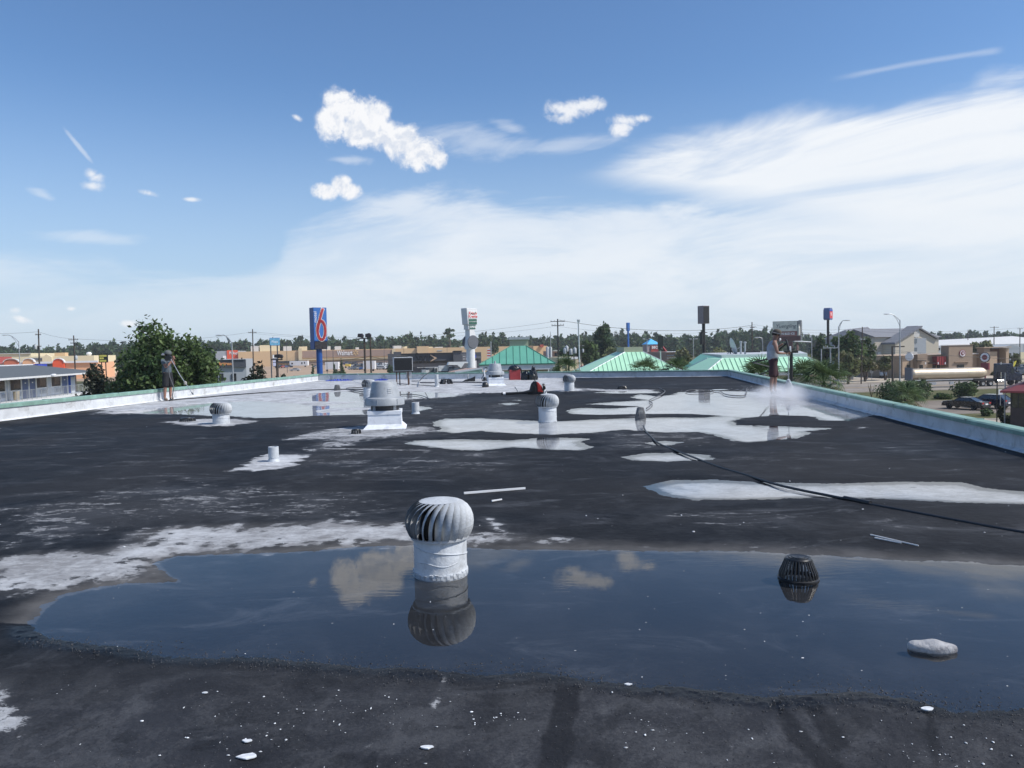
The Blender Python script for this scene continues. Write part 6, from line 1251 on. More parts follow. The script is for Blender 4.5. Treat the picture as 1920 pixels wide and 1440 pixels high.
MB().add([(-.35, -.35, hz_), (W2 + .4, -.35, hz_), (W2 + .4, D2, hz_), (-.35, D2, hz_), (1.6, 1.8, hz_ + .85), (W2, 1.8, hz_ + .85), (W2, D2 - 2, hz_ + .85), (1.6, D2 - 2, hz_ + .85)], [(0, 1, 5, 4), (1, 2, 6, 5), (2, 3, 7, 6), (3, 0, 4, 7), (4, 5, 6, 7), (3, 2, 1, 0)]).build('roof', M_mar2, e)
MB().box(-.4, W2 + .45, -.42, -.36, hz_ - .14, hz_ + .02).build('gutter', M_maro, e); MB().box(-.42, -.36, -.36, D2, hz_ - .14, hz_ + .02).build('gutter', M_maro, e)
MB().box(1.6, W2, 1.8, D2 - 2, hz_ + .853, hz_ + 3.0).build('roof_tower', mat('dark_brown_wall', (.07, .055, .05), .8), e)
c = P(1876, 692, 70); e = thing('blank_pylon_sign', 'dark blank sign board on twin posts left of the pavilion roof', 'sign', (c.x, c.y, GZ), 0)
MB().box(-.45, .5, -.1, .1, c.z - GZ - .3, c.z - GZ + .42).build('board', M_dkg, e); MB().tube([(.43, 0, 0), (.43, 0, c.z - GZ + .4)], .05, 6).build('post', M_steel, e); MB().tube([(-.3, 0, 0), (-.3, 0, c.z - GZ - .3)], .05, 6).build('post', M_black, e)
c = P(1876, 735, 82); e = thing('small_notice_sign', 'small white notice sign standing behind the parked crossover', 'sign', (c.x, c.y, GZ), 0); MB().box(-.22, .22, -.02, .02, c.z - GZ - .28, c.z - GZ + .28).build('board', M_letterw, e); MB().tube([(0, .03, 0), (0, .03, c.z - GZ)], .03, 6).build('post', M_steel, e)
# ---------------------------------------------------------------- signs on poles
def sign_at(name, label, px, py, d, rz=0.0, group=None): c = P(px, py, d); return thing(name, label, 'sign', (c.x, c.y, GZ), rz, group), c.z - GZ
M_b6 = mat('motel_sign_blue', (0.045, 0.16, 0.48), 0.4, var=0.04); M_b6d = mat('motel_sign_side_blue', (0.012, 0.075, 0.30), 0.45, var=0.06); M_r6 = mat('sign_red', (0.62, 0.07, 0.08), 0.45, var=.03); M_dsp = mat('dark_display', (0.03, 0.025, 0.03), .3)
e, z = sign_at('motel_sign', 'tall blue pylon sign with a big red 6 outlined in white', 597, 615, 110, R(35))
k = 110 / F_PX; wf, ws = 26.0 * k, 20.0 * k; zt = P(597, 577, 110).z - GZ; zb_ = P(597, 655, 110).z - GZ; zm = P(597, 640, 110).z - GZ
MB().box(-wf / 2, wf / 2, -ws / 2, ws / 2, zm + .005, zt).build('sign_box', M_b6d, e, bevel=.03); MB().box(-wf / 2, wf / 2, -ws / 2 + .1, ws / 2, zb_, zm).build('lower_box', M_b6d, e, bevel=.03)
fy = -ws / 2 - .02; MB().box(-wf / 2 + .06, wf / 2 - .06, fy, -ws / 2 - .004, zm + .1, zt - .08).build('sign_face', M_b6, e); MB().box(-wf / 2 + .1, wf / 2 - .06, fy + .02, -ws / 2 + .096, zb_ + .05, zm - .05).build('display', M_dsp, e)
def six(r_, y, m, nm):
    h = zt - zm; cx = .12; cz = zm + h * .32; a, b = wf * .29, h * .275; pts = []
    for i in range(15): f = i / 14; pts.append((cx + .35 * wf * .42 * (1 - f) ** 1.3 - a * f ** .8 * 1.0 - .0, y, zt - .22 - (zt - .22 - cz) * f ** .95))
    for i in range(37): an = R(180 + 10 * i); pts.append((cx + a * math.cos(an), y, cz + b * math.sin(an)))
    V = MB()
    for p_, q_ in zip(pts, pts[1:]):
        d = (Vector(q_) - Vector(p_)); n_ = Vector((-d.z, 0, d.x)).normalized() * r_; d = d.normalized() * r_ * .5; A_, B_ = Vector(p_) - d, Vector(q_) + d; t_ = Vector((0, -.02, 0))
        V.add([A_ - n_, B_ - n_, B_ + n_, A_ + n_, A_ - n_ + t_, B_ - n_ + t_, B_ + n_ + t_, A_ + n_ + t_], [(0, 1, 2, 3), (7, 6, 5, 4), (0, 4, 5, 1), (2, 6, 7, 3), (1, 5, 6, 2), (3, 7, 4, 0)])
    return V.build(nm, m, e)
six(.27, fy - .01, M_letterw, 'numeral_outline'); six(.17, fy - .05, M_r6, 'numeral')
text('lettering', 'motel', .62, M_letterw, e, (-wf * .36, fy - .01, zt - 1.35), rot=(R(90), R(-90), 0), sx=1.1, ext=.01)
MB().lathe([(.42, 0), (.42, zb_ - .01)], 20).build('pole', M_b6d, e, smooth=True)
# doughnut sign
e, z = sign_at('doughnut_sign', 'white doughnut shop sign tilted on a bulky white pole with a wheel', 881, 600, 120, R(40))
M_dn = mat('sign_white', (0.72, 0.73, 0.74), 0.5, var=.04); M_dng = mat('sign_dark_green', (0.03, 0.12, 0.085), .5); k = 120 / F_PX
zA = P(881, 578, 120).z - GZ; zB = P(881, 609, 120).z - GZ; zC = P(881, 618, 120).z - GZ; zD = P(881, 655, 120).z - GZ
MB().prism([(-.95, zB), (.85, zB), (.95, zA - .1), (-1.15, zA)], -.75, .75, 'y').build('sign_box', M_dn, e, bevel=.04); MB().box(-.75, .7, -.62, .62, zC, zB - .01).build('lower_box', M_dn, e)
MB().box(-.85, .8, -.80, -.753, zB + .95, zA - .45).build('sign_face', M_letterw, e); MB().box(-.8, .75, -.80, -.753, zB + .08, zB + .85).build('green_panel', M_dng, e); MB().box(-.6, .55, -.67, -.623, zC + .08, zB - .1).build('green_panel', M_dng, e)
text('lettering', 'Krispy', .62, M_r6, e, (-.02, -.815, zB + 1.75), shear=.15, ext=.005, bold=.015); text('lettering', 'Kreme', .62, M_r6, e, (-.02, -.815, zB + 1.25), shear=.15, ext=.005, bold=.015); text('lettering', 'DOUGHNUTS', .25, M_letterw, e, (-.02, -.815, zB + .46), ext=.005); text('lettering', 'OPEN', .42, M_letterw, e, (-.02, -.685, (zC + zB) / 2), ext=.005, bold=.01)
V = MB().tube([(-.4, -.81, zA - .75), (0, -.81, zA - 1.0), (.6, -.81, zA - .6)], .05, 5); V.build('bow', M_dng, e)
MB().prism([(-.55, zC), (.35, zC), (.75, zC - 1.4), (.95, zC - 2.0), (.95, zC - 2.6), (.6, zD), (-.75, zD), (-.75, zC - 2.4), (-.55, zC - 1.2)][::-1], -.6, .6, 'y').build('neck', M_dn, e, bevel=.06)
MB().lathe([(1.0, -.08), (1.05, 0), (1.0, .08), (0, .09)], 28, M=Matrix.Translation((.0, -.69, (zC + zD) / 2 - .4)) @ Matrix.Rotation(R(90), 4, 'X')).build('wheel_disc', M_dkg2, e); MB().lathe([(1.0, -.08), (1.05, 0), (1.0, .08), (0, .09)], 28, M=Matrix.Translation((.0, .70, (zC + zD) / 2 - .4)) @ Matrix.Rotation(R(90), 4, 'X')).build('wheel_disc', M_dkg2, e)
MB().lathe([(.68, 0), (.68, zD + .1)], 24).build('pole', M_dn, e, smooth=True)
def pylon(name, label, px, py0, py1, d, wpx, dpx, rz, mb, ms, mp, ppx, group=None, bev=.05):
    e, z = sign_at(name, label, px, (py0 + py1) / 2, d, rz, group); k = d / F_PX; za, zb2 = P(px, py0, d).z - GZ, P(px, py1, d).z - GZ
    MB().box(-wpx * k / 2, wpx * k / 2, -dpx * k / 2, dpx * k / 2, zb2, za).build('sign_box', mb, e, bevel=bev)
    MB().box(-wpx * k / 2 + .06, wpx * k / 2 - .06, -dpx * k / 2 - .03, -dpx * k / 2 - .004, zb2 + .08, za - .08).build('sign_face', ms, e)
    MB().lathe([(ppx * k / 2, 0), (ppx * k / 2, zb2 - .005)], 14).build('pole', mp, e, smooth=True); return e, za, zb2, k
e, za, zb2, k = pylon('blank_pole_sign', 'tall dark blank box sign with a pinkish side on a black pole', 1319, 573.5, 607, 120, 15.5, 15, R(30), mat('pinkish_box_side', (.26, .22, .23), .5), M_black, M_black, 6)
M_pinks = None; MB().box(-.55, -.27, -.25, .25, P(1319, 646, 120).z - GZ, P(1319, 623, 120).z - GZ).build('equipment_box', M_black, e); MB().box(-.6, .5, -.3, .3, P(1319, 624, 120).z - GZ, P(1319, 622.6, 120).z - GZ).build('bracket', M_black, e)
e, za, zb2, k = pylon('blue_pole_sign', 'narrow blue sign edge-on at the top of a blue pole above the mint roof', 1177.5, 605, 620.5, 200, 5.5, 5, R(20), M_b6, M_b6, M_b6, 3.6)
# rounded blue and red sign
e, z = sign_at('round_top_sign', 'rounded blue and red box sign high on a black pole near the right lamps', 1552.5, 590, 170, R(42)); k = 170 / F_PX; za, zb2 = P(1552, 577.5, 170).z - GZ, P(1552, 600, 170).z - GZ
pr = [(-.75, zb2 + .35), (-.5, zb2), (.5, zb2), (.75, zb2 + .35), (.75, za - .5), (.45, za), (-.45, za), (-.75, za - .5)]
MB().prism(pr, -.7, .7, 'y').build('sign_box', mat('grey_blue_side', (.12, .17, .33), .5), e); MB().box(-.68, .68, -.74, -.705, zb2 + .35, za - .75).build('red_face', M_r6, e); MB().box(-.68, .68, -.74, -.705, za - .7, za - .4).build('blue_band', M_bl, e)
text('lettering', 'K', 1.1, M_letterw, e, (0, -.75, (za + zb2) / 2 - .1), ext=.01); MB().lathe([(.27, 0), (.27, zb2)], 12).build('pole', M_black, e)
# blue plaza sign on two posts
e, z = sign_at('plaza_sign', 'light blue plaza sign on twin dark posts with white tenant boards', 515, 641, 150, R(20)); k = 150 / F_PX; za, zb2 = P(515, 633.5, 150).z - GZ, P(515, 648, 150).z - GZ
MB().box(-.95, .95, -.35, .35, zb2, za).build('sign_box', M_b6, e); MB().box(-.9, .9, -.39, -.353, zb2 + .08, za - .08).build('sign_face', mat('pale_blue_face', (.16, .42, .62), .5, var=.25, scale=3), e); text('lettering', 'Plaza', .62, M_letterw, e, (0, -.4, (za + zb2) / 2), ext=.01)
for x in (-.78, .45): MB().box(x - .11, x + .11, -.1, .1, 0, zb2).build('post', M_dkg, e)
z2, z3 = P(515, 665, 150).z - GZ, P(515, 687, 150).z - GZ; MB().box(-.55, .33, -.16, -.06, z3, z2).build('tenant_board', M_dkg, e)
for i in range(3): a = z2 - (i + .05) * (z2 - z3) / 3; MB().box(-.5, .3, -.20, -.163, a - (z2 - z3) / 3 * .85, a).build('tenant_panel', mat('lilac_panel', (.55, .56, .72), .5) if i else M_letterw, e)
# yellow lettered black sign
e, z = sign_at('black_sign', 'small black sign with yellow lettering among the trees at the left', 194, 671.5, 120, R(8)); k = 120 / F_PX; M_yl = mat('yellow_lettering', (.75, .68, .16), .5)
MB().box(-.64, .64, -.12, .12, z - .68, z + .68).build('board', M_black, e); MB().tube([(-.3, 0, 0), (-.3, 0, z - .68)], .08, 6).build('post', M_black, e); MB().tube([(.3, 0, 0), (.3, 0, z - .68)], .08, 6).build('post', M_black, e)
for i, (zc_, wds) in enumerate(((.36, (.14, .12, .12, .12, .12, .14)), (-.02, (.2, .1, .18)), (-.42, (.16, .14, .14, .14, .16)))):
    x = -.52; V = MB()
    for w_ in wds: V.box(x, x + w_, -.16, -.123, z + zc_ - .14, z + zc_ + .14); x += w_ + .05
    V.build('lettering', M_yl, e)
# billboard
e, z = sign_at('billboard', 'two faced roadside billboard with beer lettering behind the spraying man', 1477, 620, 105, R(-24)); k = 105 / F_PX
zA, zB, zM = P(1477, 602, 105).z - GZ, P(1477, 641, 105).z - GZ, P(1477, 621, 105).z - GZ; xa, xb = -1.95, 1.65
M_bb = mat('billboard_cream', (.70, .68, .60), .7, var=.1, scale=2); M_bbr = mat('billboard_brown', (.32, .17, .15), .7, var=.1, scale=2); M_bbs = mat('billboard_skirt', (.16, .09, .085), .7)
MB().box(xa, xb, 0, .35, zB + .2, zA).build('cabinet', M_dkg, e); MB().box(xa + .02, xb - .45, -.03, -.003, zM, zA - .02).build('upper_panel', M_bb, e); MB().box(xa + .02, xb - .45, -.03, -.003, zB + .75, zM - .01).build('lower_panel', M_bbr, e); MB().box(xa, xb, -.05, -.003, zB + .1, zB + .74).build('skirt', M_bbs, e)
MB().box(xb - .43, xb - .02, -.04, -.003, zB + .75, zA - .02).build('bottle_panel', mat('billboard_grey', (.30, .30, .29), .7), e); MB().lathe([(.13, 0), (.16, .1), (.16, 1.0), (.06, 1.3), (.06, 1.5), (0, 1.5)], 12, c=(xb - .22, -.06, zB + .85)).build('bottle_print', M_bb, e)
text('lettering', 'Yuengling', .72, M_dkg, e, (-.28, -.035, (zA + zM) / 2), shear=.3, ext=.003, sx=.95); text('lettering', '24 CAN BUD ICE', .42, M_letterw, e, (-.40, -.035, zM - .36), ext=.003, sx=.82, bold=.012)
MB().box(.05, .62, -.0, .5, 0, zB + .05).build('post', M_bbs, e)
e2, z2 = sign_at('slatted_billboard', 'dark slatted billboard back edge-on with a catwalk, right of the beer billboard', 1502, 620, 112, R(62)); zA2, zB2 = P(1502, 600.5, 112).z - GZ, P(1502, 641, 112).z - GZ
MB().box(-.9, .9, 0, .18, zB2, zA2).build('panel', M_dkg, e2); MB().box(-.95, -.85, -.1, .22, zB2, zA2).build('edge_trim', M_steel, e2)
for i in range(9): MB().box(-.8, .8, -.12, -.003, zB2 + .2 + i * (zA2 - zB2 - .3) / 9, zB2 + .27 + i * (zA2 - zB2 - .3) / 9).build('stringer', M_steel, e2)
MB().box(-.8, .8, .45, .55, 0, zA2 - .4).build('upright', M_bbs, e2)
a, b = P(1488, 640, 110), P(1521, 641.5, 113); tag(MB().tube([a, b], .12, 6).build('catwalk_beam', M_steel), 'horizontal catwalk beam under the billboard reaching right', 'beam')
# ---------------------------------------------------------------- poles, lamps
def pole(label, px, py0, d, rp, m, name='utility_pole', cat='utility pole', group='wooden utility poles', arms=(), lean=0.0, cans=()):
    c = P(px, py0, d); e = thing(name, label, cat, (c.x, c.y, GZ), 0, group); h = c.z - GZ
    MB().tube([(-lean, 0, -.2), (0, 0, h)], rp, 10, rp * .7).build('pole', m, e, smooth=True)
    for za, wl in arms:
        MB().box(-wl, wl, -.25, -.12, h - za - .06, h - za + .06).build('crossarm', m, e)
        s_ = None
        for x in (-wl * .92, -wl * .45, wl * .45, wl * .92):
            if s_ is None: s_ = MB().lathe([(.04, 0), (.07, .08), (.05, .16), (.08, .2), (0, .28)], 7).build('insulator', M_galvw, e, loc=(x, -.18, h - za + .06))
            else: part_copy(s_, e, (x, -.18, h - za + .06))
    for zc_, x in cans: MB().lathe([(.22, 0), (.26, .1), (.26, .75), (.2, .85), (.06, .9), (.06, 1.05), (0, 1.05)], 14, c=(x, -.3, h - zc_ - .9)).build('transformer', M_galvw, e, smooth=True)
    return e
pole('tall dark wooden utility pole above the motel roof at the left', 72, 617, 150, .17, M_wood, arms=((1.1, .55), (3.4, .5)), lean=.3, cans=((3.0, -.55),))
pole('shorter utility pole above the end of the motel roof', 138, 629, 160, .16, M_wood, arms=((.9, 1.0), (1.6, .6)), cans=((4.2, .5),))
pole('wooden utility pole in front of the long tan store', 473.5, 617, 190, .17, M_wood, arms=((.9, 1.0),), lean=.2)
pole('tall black utility pole with two crossarms behind the teal roof', 1045.5, 598, 150, .17, M_black, arms=((.5, 1.4), (1.25, 1.2)))
pole('utility pole with four silver transformers beyond the teal roof', 1066, 652, 120, .15, M_wood, arms=((.5, .8),), cans=((.0, -.6), (-.3, -.3), (.2, .35), (-.0, .95)))
pole('thin wooden pole with a transformer behind the silver pole', 1089, 640, 200, .14, M_wood, arms=((1.3, .8),), cans=((2.0, .5),))
pole('short leaning wooden pole right of the transformers', 1076, 668, 130, .12, M_wood, lean=-.5)
pole('slim utility pole behind the spraying man, left of his cap', 1410, 604, 170, .15, M_wood, arms=((1.2, .5),))
pole('tall slender wooden pole crossing the grey hotel roof', 1617, 613, 150, .13, M_wood, arms=((2.6, .4),), lean=.25)
pole('stubby pole with a long arm in front of the hotel', 1673, 649, 140, .22, M_wood, lean=-.1)
a = P(1673, 650, 139.6); tag(MB().box(a.x, a.x + 2.2, a.y - .1, a.y + .0, a.z - .12, a.z + .1).build('pole_arm', M_wood), 'long horizontal arm fixed to the stubby pole before the hotel', 'arm')
pole('utility pole with one crossarm over the warehouse at the right', 1864, 612, 280, .2, M_wood, arms=((.4, 1.6),))
pole('thin pole with a small head left over the far wood at the right', 1815, 618, 350, .2, M_wood)
pole('twin headed pole over the warehouse near the right edge', 1912.5, 615.5, 300, .2, M_wood, arms=((.2, 1.1),))
pole('slim metal pole left end of the transformer row', 1032, 622, 180, .1, M_steel, name='metal_pole', cat='pole', group=None)
pole('tall silver metal pole standing over the palm by the far parapet', 1084.5, 604, 90, .11, M_galvw, name='metal_pole', cat='pole', group=None, arms=((.0, .13),), lean=-.1)
pole('grey pole among the right trees, shorter one', 1540, 654, 140, .12, M_steel, name='metal_pole', cat='pole', group=None)
pole('grey pole among the right trees, taller one with arm', 1557, 651, 120, .14, M_steel, name='metal_pole', cat='pole', group=None, arms=((.1, 1.2),))
pole('grey metal pole on the wood left of the fan knob', 921, 640, 200, .1, M_steel, name='metal_pole', cat='pole', group=None)
def lamp(label, pxp, pyp, pyb, d, hx, hy, rp=.11, m=M_steel):
    "street lamp: pole top at (pxp,pyp), head at (hx,hy)"
    c = P(pxp, pyp, d); e = thing('street_lamp', label, 'street lamp', (c.x, c.y, GZ), 0, 'arched street lamps'); h = c.z - GZ; q = P(hx, hy, d); dx, dz = q.x - c.x, q.z - c.z
    MB().tube([(0, 0, -.1), (0, 0, h)], rp, 10, rp * .6).build('pole', m, e, smooth=True)
    MB().tube([(0, 0, h - .1), (dx * .25, 0, h + dz * .38), (dx * .55, 0, h + dz * .78), (dx * .85, 0, h + dz * .98), (dx, 0, h + dz)], .05, 6).build('arm', m, e, smooth=True); MB().tube([(0, 0, h - .9), (dx * .3, 0, h + dz * .15), (dx * .6, 0, h + dz * .72)], .035, 5).build('brace', m, e)
    s_ = 1 if dx > 0 else -1; MB().lathe([(0, -.45), (.12, -.35), (.17, 0), (.12, .35), (0, .5)], 10, M=Matrix.Translation((dx + .35 * s_, 0, h + dz - .02)) @ Matrix.Rotation(R(90 * s_), 4, 'Y') @ Matrix.Scale(.45, 4, (1, 0, 0))).build('lamp_head', M_galv, e, smooth=True); return e
lamp('street lamp over the motel roof, arm curving left', 35, 640, 690, 125, 13, 628, .1)
lamp('street lamp in front of the orange panel, arm curving left', 434.5, 641, 720, 90, 417, 628)
lamp('street lamp behind the conical tree, arm curving right', 1572.5, 612, 720, 105, 1583, 600.5)
lamp('tallest right street lamp before the restaurant, arm curving left', 1687.5, 600, 712, 110, 1667, 588.5)
lamp('small street lamp right of the billboard catwalk', 1522, 632, 670, 110, 1516, 626.5, .08)
lamp('small street lamp between dish and spraying man', 1430, 635, 662, 130, 1423, 632.5, .08)
for lab, px, py, d in (('low double lamp over the parking lot beside the red gable', 1213, 636, 190), ('T shaped lot lamp left of the dark blank sign base', 1300, 636, 190)):
    c = P(px, py, d); e = thing('lot_lamp', lab, 'lot lamp', (c.x, c.y, GZ), 0, 'parking lot lamps'); h = c.z - GZ; MB().tube([(0, 0, 0), (0, 0, h)], .08, 6).build('pole', M_steel, e); MB().box(-.8, .8, -.04, .04, h - .03, h + .03).build('crossarm', M_steel, e)
    for x in (-.75, .75): MB().box(x - .3, x + .3, -.18, .18, h + .035, h + .16).build('lamp_head', M_whitep, e)
for px, py, d, wh_ in ((537, 644, 330, 'over the motorhome'), (612, 650, 300, 'right against the blue sign pole'), (624, 650, 260, 'over the white trailer'), (720, 650, 380, 'right of the flood light pole'), (757, 650, 350, 'above the rooftop cooler'), (838, 648, 420, 'above the charcoal shops'), (880, 652, 390, 'behind the doughnut sign pole')):
    c = P(px, py, d); e = thing('lot_lamp', 'slim parking lot light pole ' + wh_, 'lot lamp', (c.x, c.y, GZ), 0, 'slim light poles of the superstore lot'); h = c.z - GZ; MB().tube([(0, 0, 0), (0, 0, h)], .1, 6).build('pole', M_dkg, e); MB().box(-.7, .7, -.1, .1, h, h + .12).build('lamp_head', M_dkg, e)
# flood lights
def floods(label, px, py, d, rp, heads, poly=None):
    c = P(px, py, d); e = thing('flood_light', label, 'flood light', (c.x, c.y, GZ), 0, 'flood light poles'); h = c.z - GZ; MB().tube([(0, 0, 0), (0, 0, h - .15)], rp, 8).build('pole', M_wood, e)
    MB().box(-.5, .5, -.05, .05, h - .2, h - .1).build('bracket', M_black, e)
    for x, rz, s_ in heads:
        b = MB().prism([(-.3 * s_, -.12 * s_), (.3 * s_, -.22 * s_), (.36 * s_, .1 * s_), (.2 * s_, .3 * s_), (-.26 * s_, .24 * s_)], -.22 * s_, .22 * s_, 'y').build('lamp_housing', M_blackf, e, loc=(x, 0, h + .12), bevel=.03); b.rotation_euler = (0, R(rz), 0)
    return e
M_blackf = mat('floodlight_brown', (.045, .04, .045), .5)
floods('pair of flood light boxes above the big tree at the left', 268.5, 619, 72, .07, ((-.17, 12, 1.1), (.30, -35, .9)))
floods('pair of flood lights on a pole, left of the plain wooden pole', 683, 632, 85, .11, ((-.42, 5, 1.0), (.42, -5, 1.0)))
pole('plain wooden pole right beside the flood light pole', 694, 627, 85, .12, M_wood)
floods('low dark flood light cluster left of the lot lamp at the plaza sign', 519, 671, 68, .10, ((.0, 0, .7), (.3, 20, .7)))
c = P(1483.5, 662, 34); e = thing('black_lamp_post', 'thick black lamp post with a flat box head beside the spraying man', 'lamp post', (c.x, c.y, GZ), 0); h = c.z - GZ
MB().tube([(0, 0, 0), (0, 0, h)], .072, 12).build('pole', M_black, e); MB().box(-.30, .28, -.12, .12, h + .003, h + .12).build('lamp_head', M_black, e, bevel=.02); MB().box(-.09, .12, -.1, .1, h + .123, h + .2).build('ballast_box', M_black, e)
c = P(1238.5, 655, 92); e = thing('menu_speaker_pole', 'black upright banner frame on a pole in front of the red gable', 'sign', (c.x, c.y, GZ), 0); h = c.z - GZ
MB().tube([(0, 0, 0), (0, 0, h)], .07, 8).build('pole', M_steel, e); MB().box(-.32, .3, -.12, .12, h, h + 1.6).build('frame', M_black, e); MB().lathe([(.2, -.15), (.28, 0), (.2, .2)], 10, c=(0, 0, h)).build('socket', M_black, e)
# flag
c = P(920, 656, 180); e = thing('flag', 'striped red and white flag hanging on a pole left of the teal roof', 'flag', (c.x, c.y, GZ), 0); h = c.z - GZ
MB().tube([(0, 0, 0), (0, 0, P(920, 640, 180).z - GZ)], .06, 6).build('pole', M_steel, e)
for k in range(7): MB().box(-.9 + k * .02, -.06, -.04, .02, h - 1.6 + k * .3 - .2, h - 1.6 + k * .3 + .08, Matrix.Translation((0, 0, 0))).build('stripe', M_r6 if k % 2 else M_letterw, e)
# overhead wires
def wire(label, A, B, sag, r=.012, grp='overhead power lines'):
    pts = [A.lerp(B, i / 20) - up * sag * 4 * (i / 20) * (1 - i / 20) for i in range(21)]; o = MB().tube(pts, r, 4).build('power_line', M_wire); return tag(o, label, 'power line', grp)
T1, T2, T3, T4, T5 = P(72, 622, 150), P(138, 635, 160), P(473.5, 622, 190), P(1045, 602, 150), P(1084.5, 605, 120)
wire('upper wire coming in from the left edge to the tall left pole', P(-120, 622, 150), T1, .4, .02); wire('wire between the two poles above the motel roof', T1, T2, .3, .02); wire('wire from the shorter left pole over the trees to the store pole', T2, T3, 1.2, .02)
wire('long wire from the store pole past the doughnut sign to the black pole', T3, T4, 2.2, .018); wire('second lower wire from the store pole to the black pole', P(474, 625, 190), P(1050, 611, 150), 2.0, .014)
wire('thick twin wire dropping right from the black pole over the mint roofs', P(1047, 600, 150), P(1410, 610, 170), 1.6, .035); wire('thin wire just under the thick one towards the billboard', P(1047, 612, 150), P(1410, 613, 170), 1.5, .014)
wire('wire from the pole left of the cap to the hotel pole', P(1410, 608, 170), P(1617, 615, 150), .8, .014); wire('lower wire from the pole left of the cap to the hotel pole', P(1410, 613, 170), P(1617, 620, 150), .8, .012)
wire('wire from the hotel pole across the sky to the right edge', P(1617, 615, 150), P(2010, 600, 200), 1.6, .016); wire('wire at warehouse height past the crossarm pole', P(1617, 621, 150), P(2010, 616, 280), 1.2, .014)
wire('dark wire crossing the restaurant front at logo height', P(1617, 655, 140), P(2010, 677, 140), .3, .022); wire('second dark wire just below on the restaurant front', P(1617, 650, 140), P(2010, 674, 140), .6, .018); wire('lowest wire crossing the trees by the hotel pole', P(1500, 671, 150), P(1764, 671, 142), .2, .014)
wire('wire looping in front of the superstore past the flood light pole', P(597, 679, 86), P(694, 668, 85), .1, .02); wire('wire from the plain pole down to the rooftop cooler side', P(694, 668, 85), P(790, 673, 84), .3, .02)
# street furniture at the right
c = GG(1596, 712); e = thing('kiosk_pillar', 'grey pillar with a small blue and red box sign on top by the road', 'pillar sign', c + (GZ,), R(10)); 
MB().box(-.32, .32, -.3, .3, 0, 2.6).build('pillar', M_dkg2, e); MB().box(-.42, .42, -.35, .35, 2.603, 4.0).build('sign_box', mat('blue_grey_box', (.15, .19, .30), .5), e, bevel=.08); MB().box(.0, .4, -.38, -.352, 2.8, 3.4).build('sign_face', M_r6, e)
c = GG(1634.5, 713); e = thing('street_sign', 'tall green street name sign with a white board under it', 'street sign', c + (GZ,), R(6)); MB().tube([(0, 0, 0), (0, 0, 3.2)], .05, 6).build('post', M_steel, e); MB().box(-.35, .3, -.03, .03, 2.6, 3.1).build('name_plate', mat('sign_green', (.03, .25, .12), .5), e); MB().box(-.32, .32, -.03, .03, 1.5, 2.5).build('white_board', M_steel, e)
c = GG(1625, 713); e = thing('marker_post', 'short marker post left of the street name sign', 'post', c + (GZ,), 0); MB().tube([(0, 0, 0), (0, 0, .9)], .06, 6).build('post', M_steel, e); MB().box(-.12, .12, -.06, -.03, .5, .85).build('plate', M_galvw, e)
c = GG(1898, 700); e = thing('feather_flag', 'yellow and orange feather banner among the cars at the right edge', 'banner', c + (GZ,), 0); h = P(1904, 676, c[1]).z - GZ
MB().tube([(0, 0, 0), (.3, 0, h)], .05, 5).build('pole', M_steel, e); MB().prism([(0, 1.2), (.35, 1.5), (.8, h * .75), (1.0, h), (.4, h * .9), (.1, h * .55)], -.02, .02, 'y').build('yellow_cloth', mat('yellow_cloth', (.85, .75, .08), .7), e); MB().prism([(-.1, .2), (.5, .6), (.3, 1.19), (0, 1.19)], -.02, .02, 'y').build('orange_cloth', mat('orange_cloth', (.8, .3, .04), .7), e)
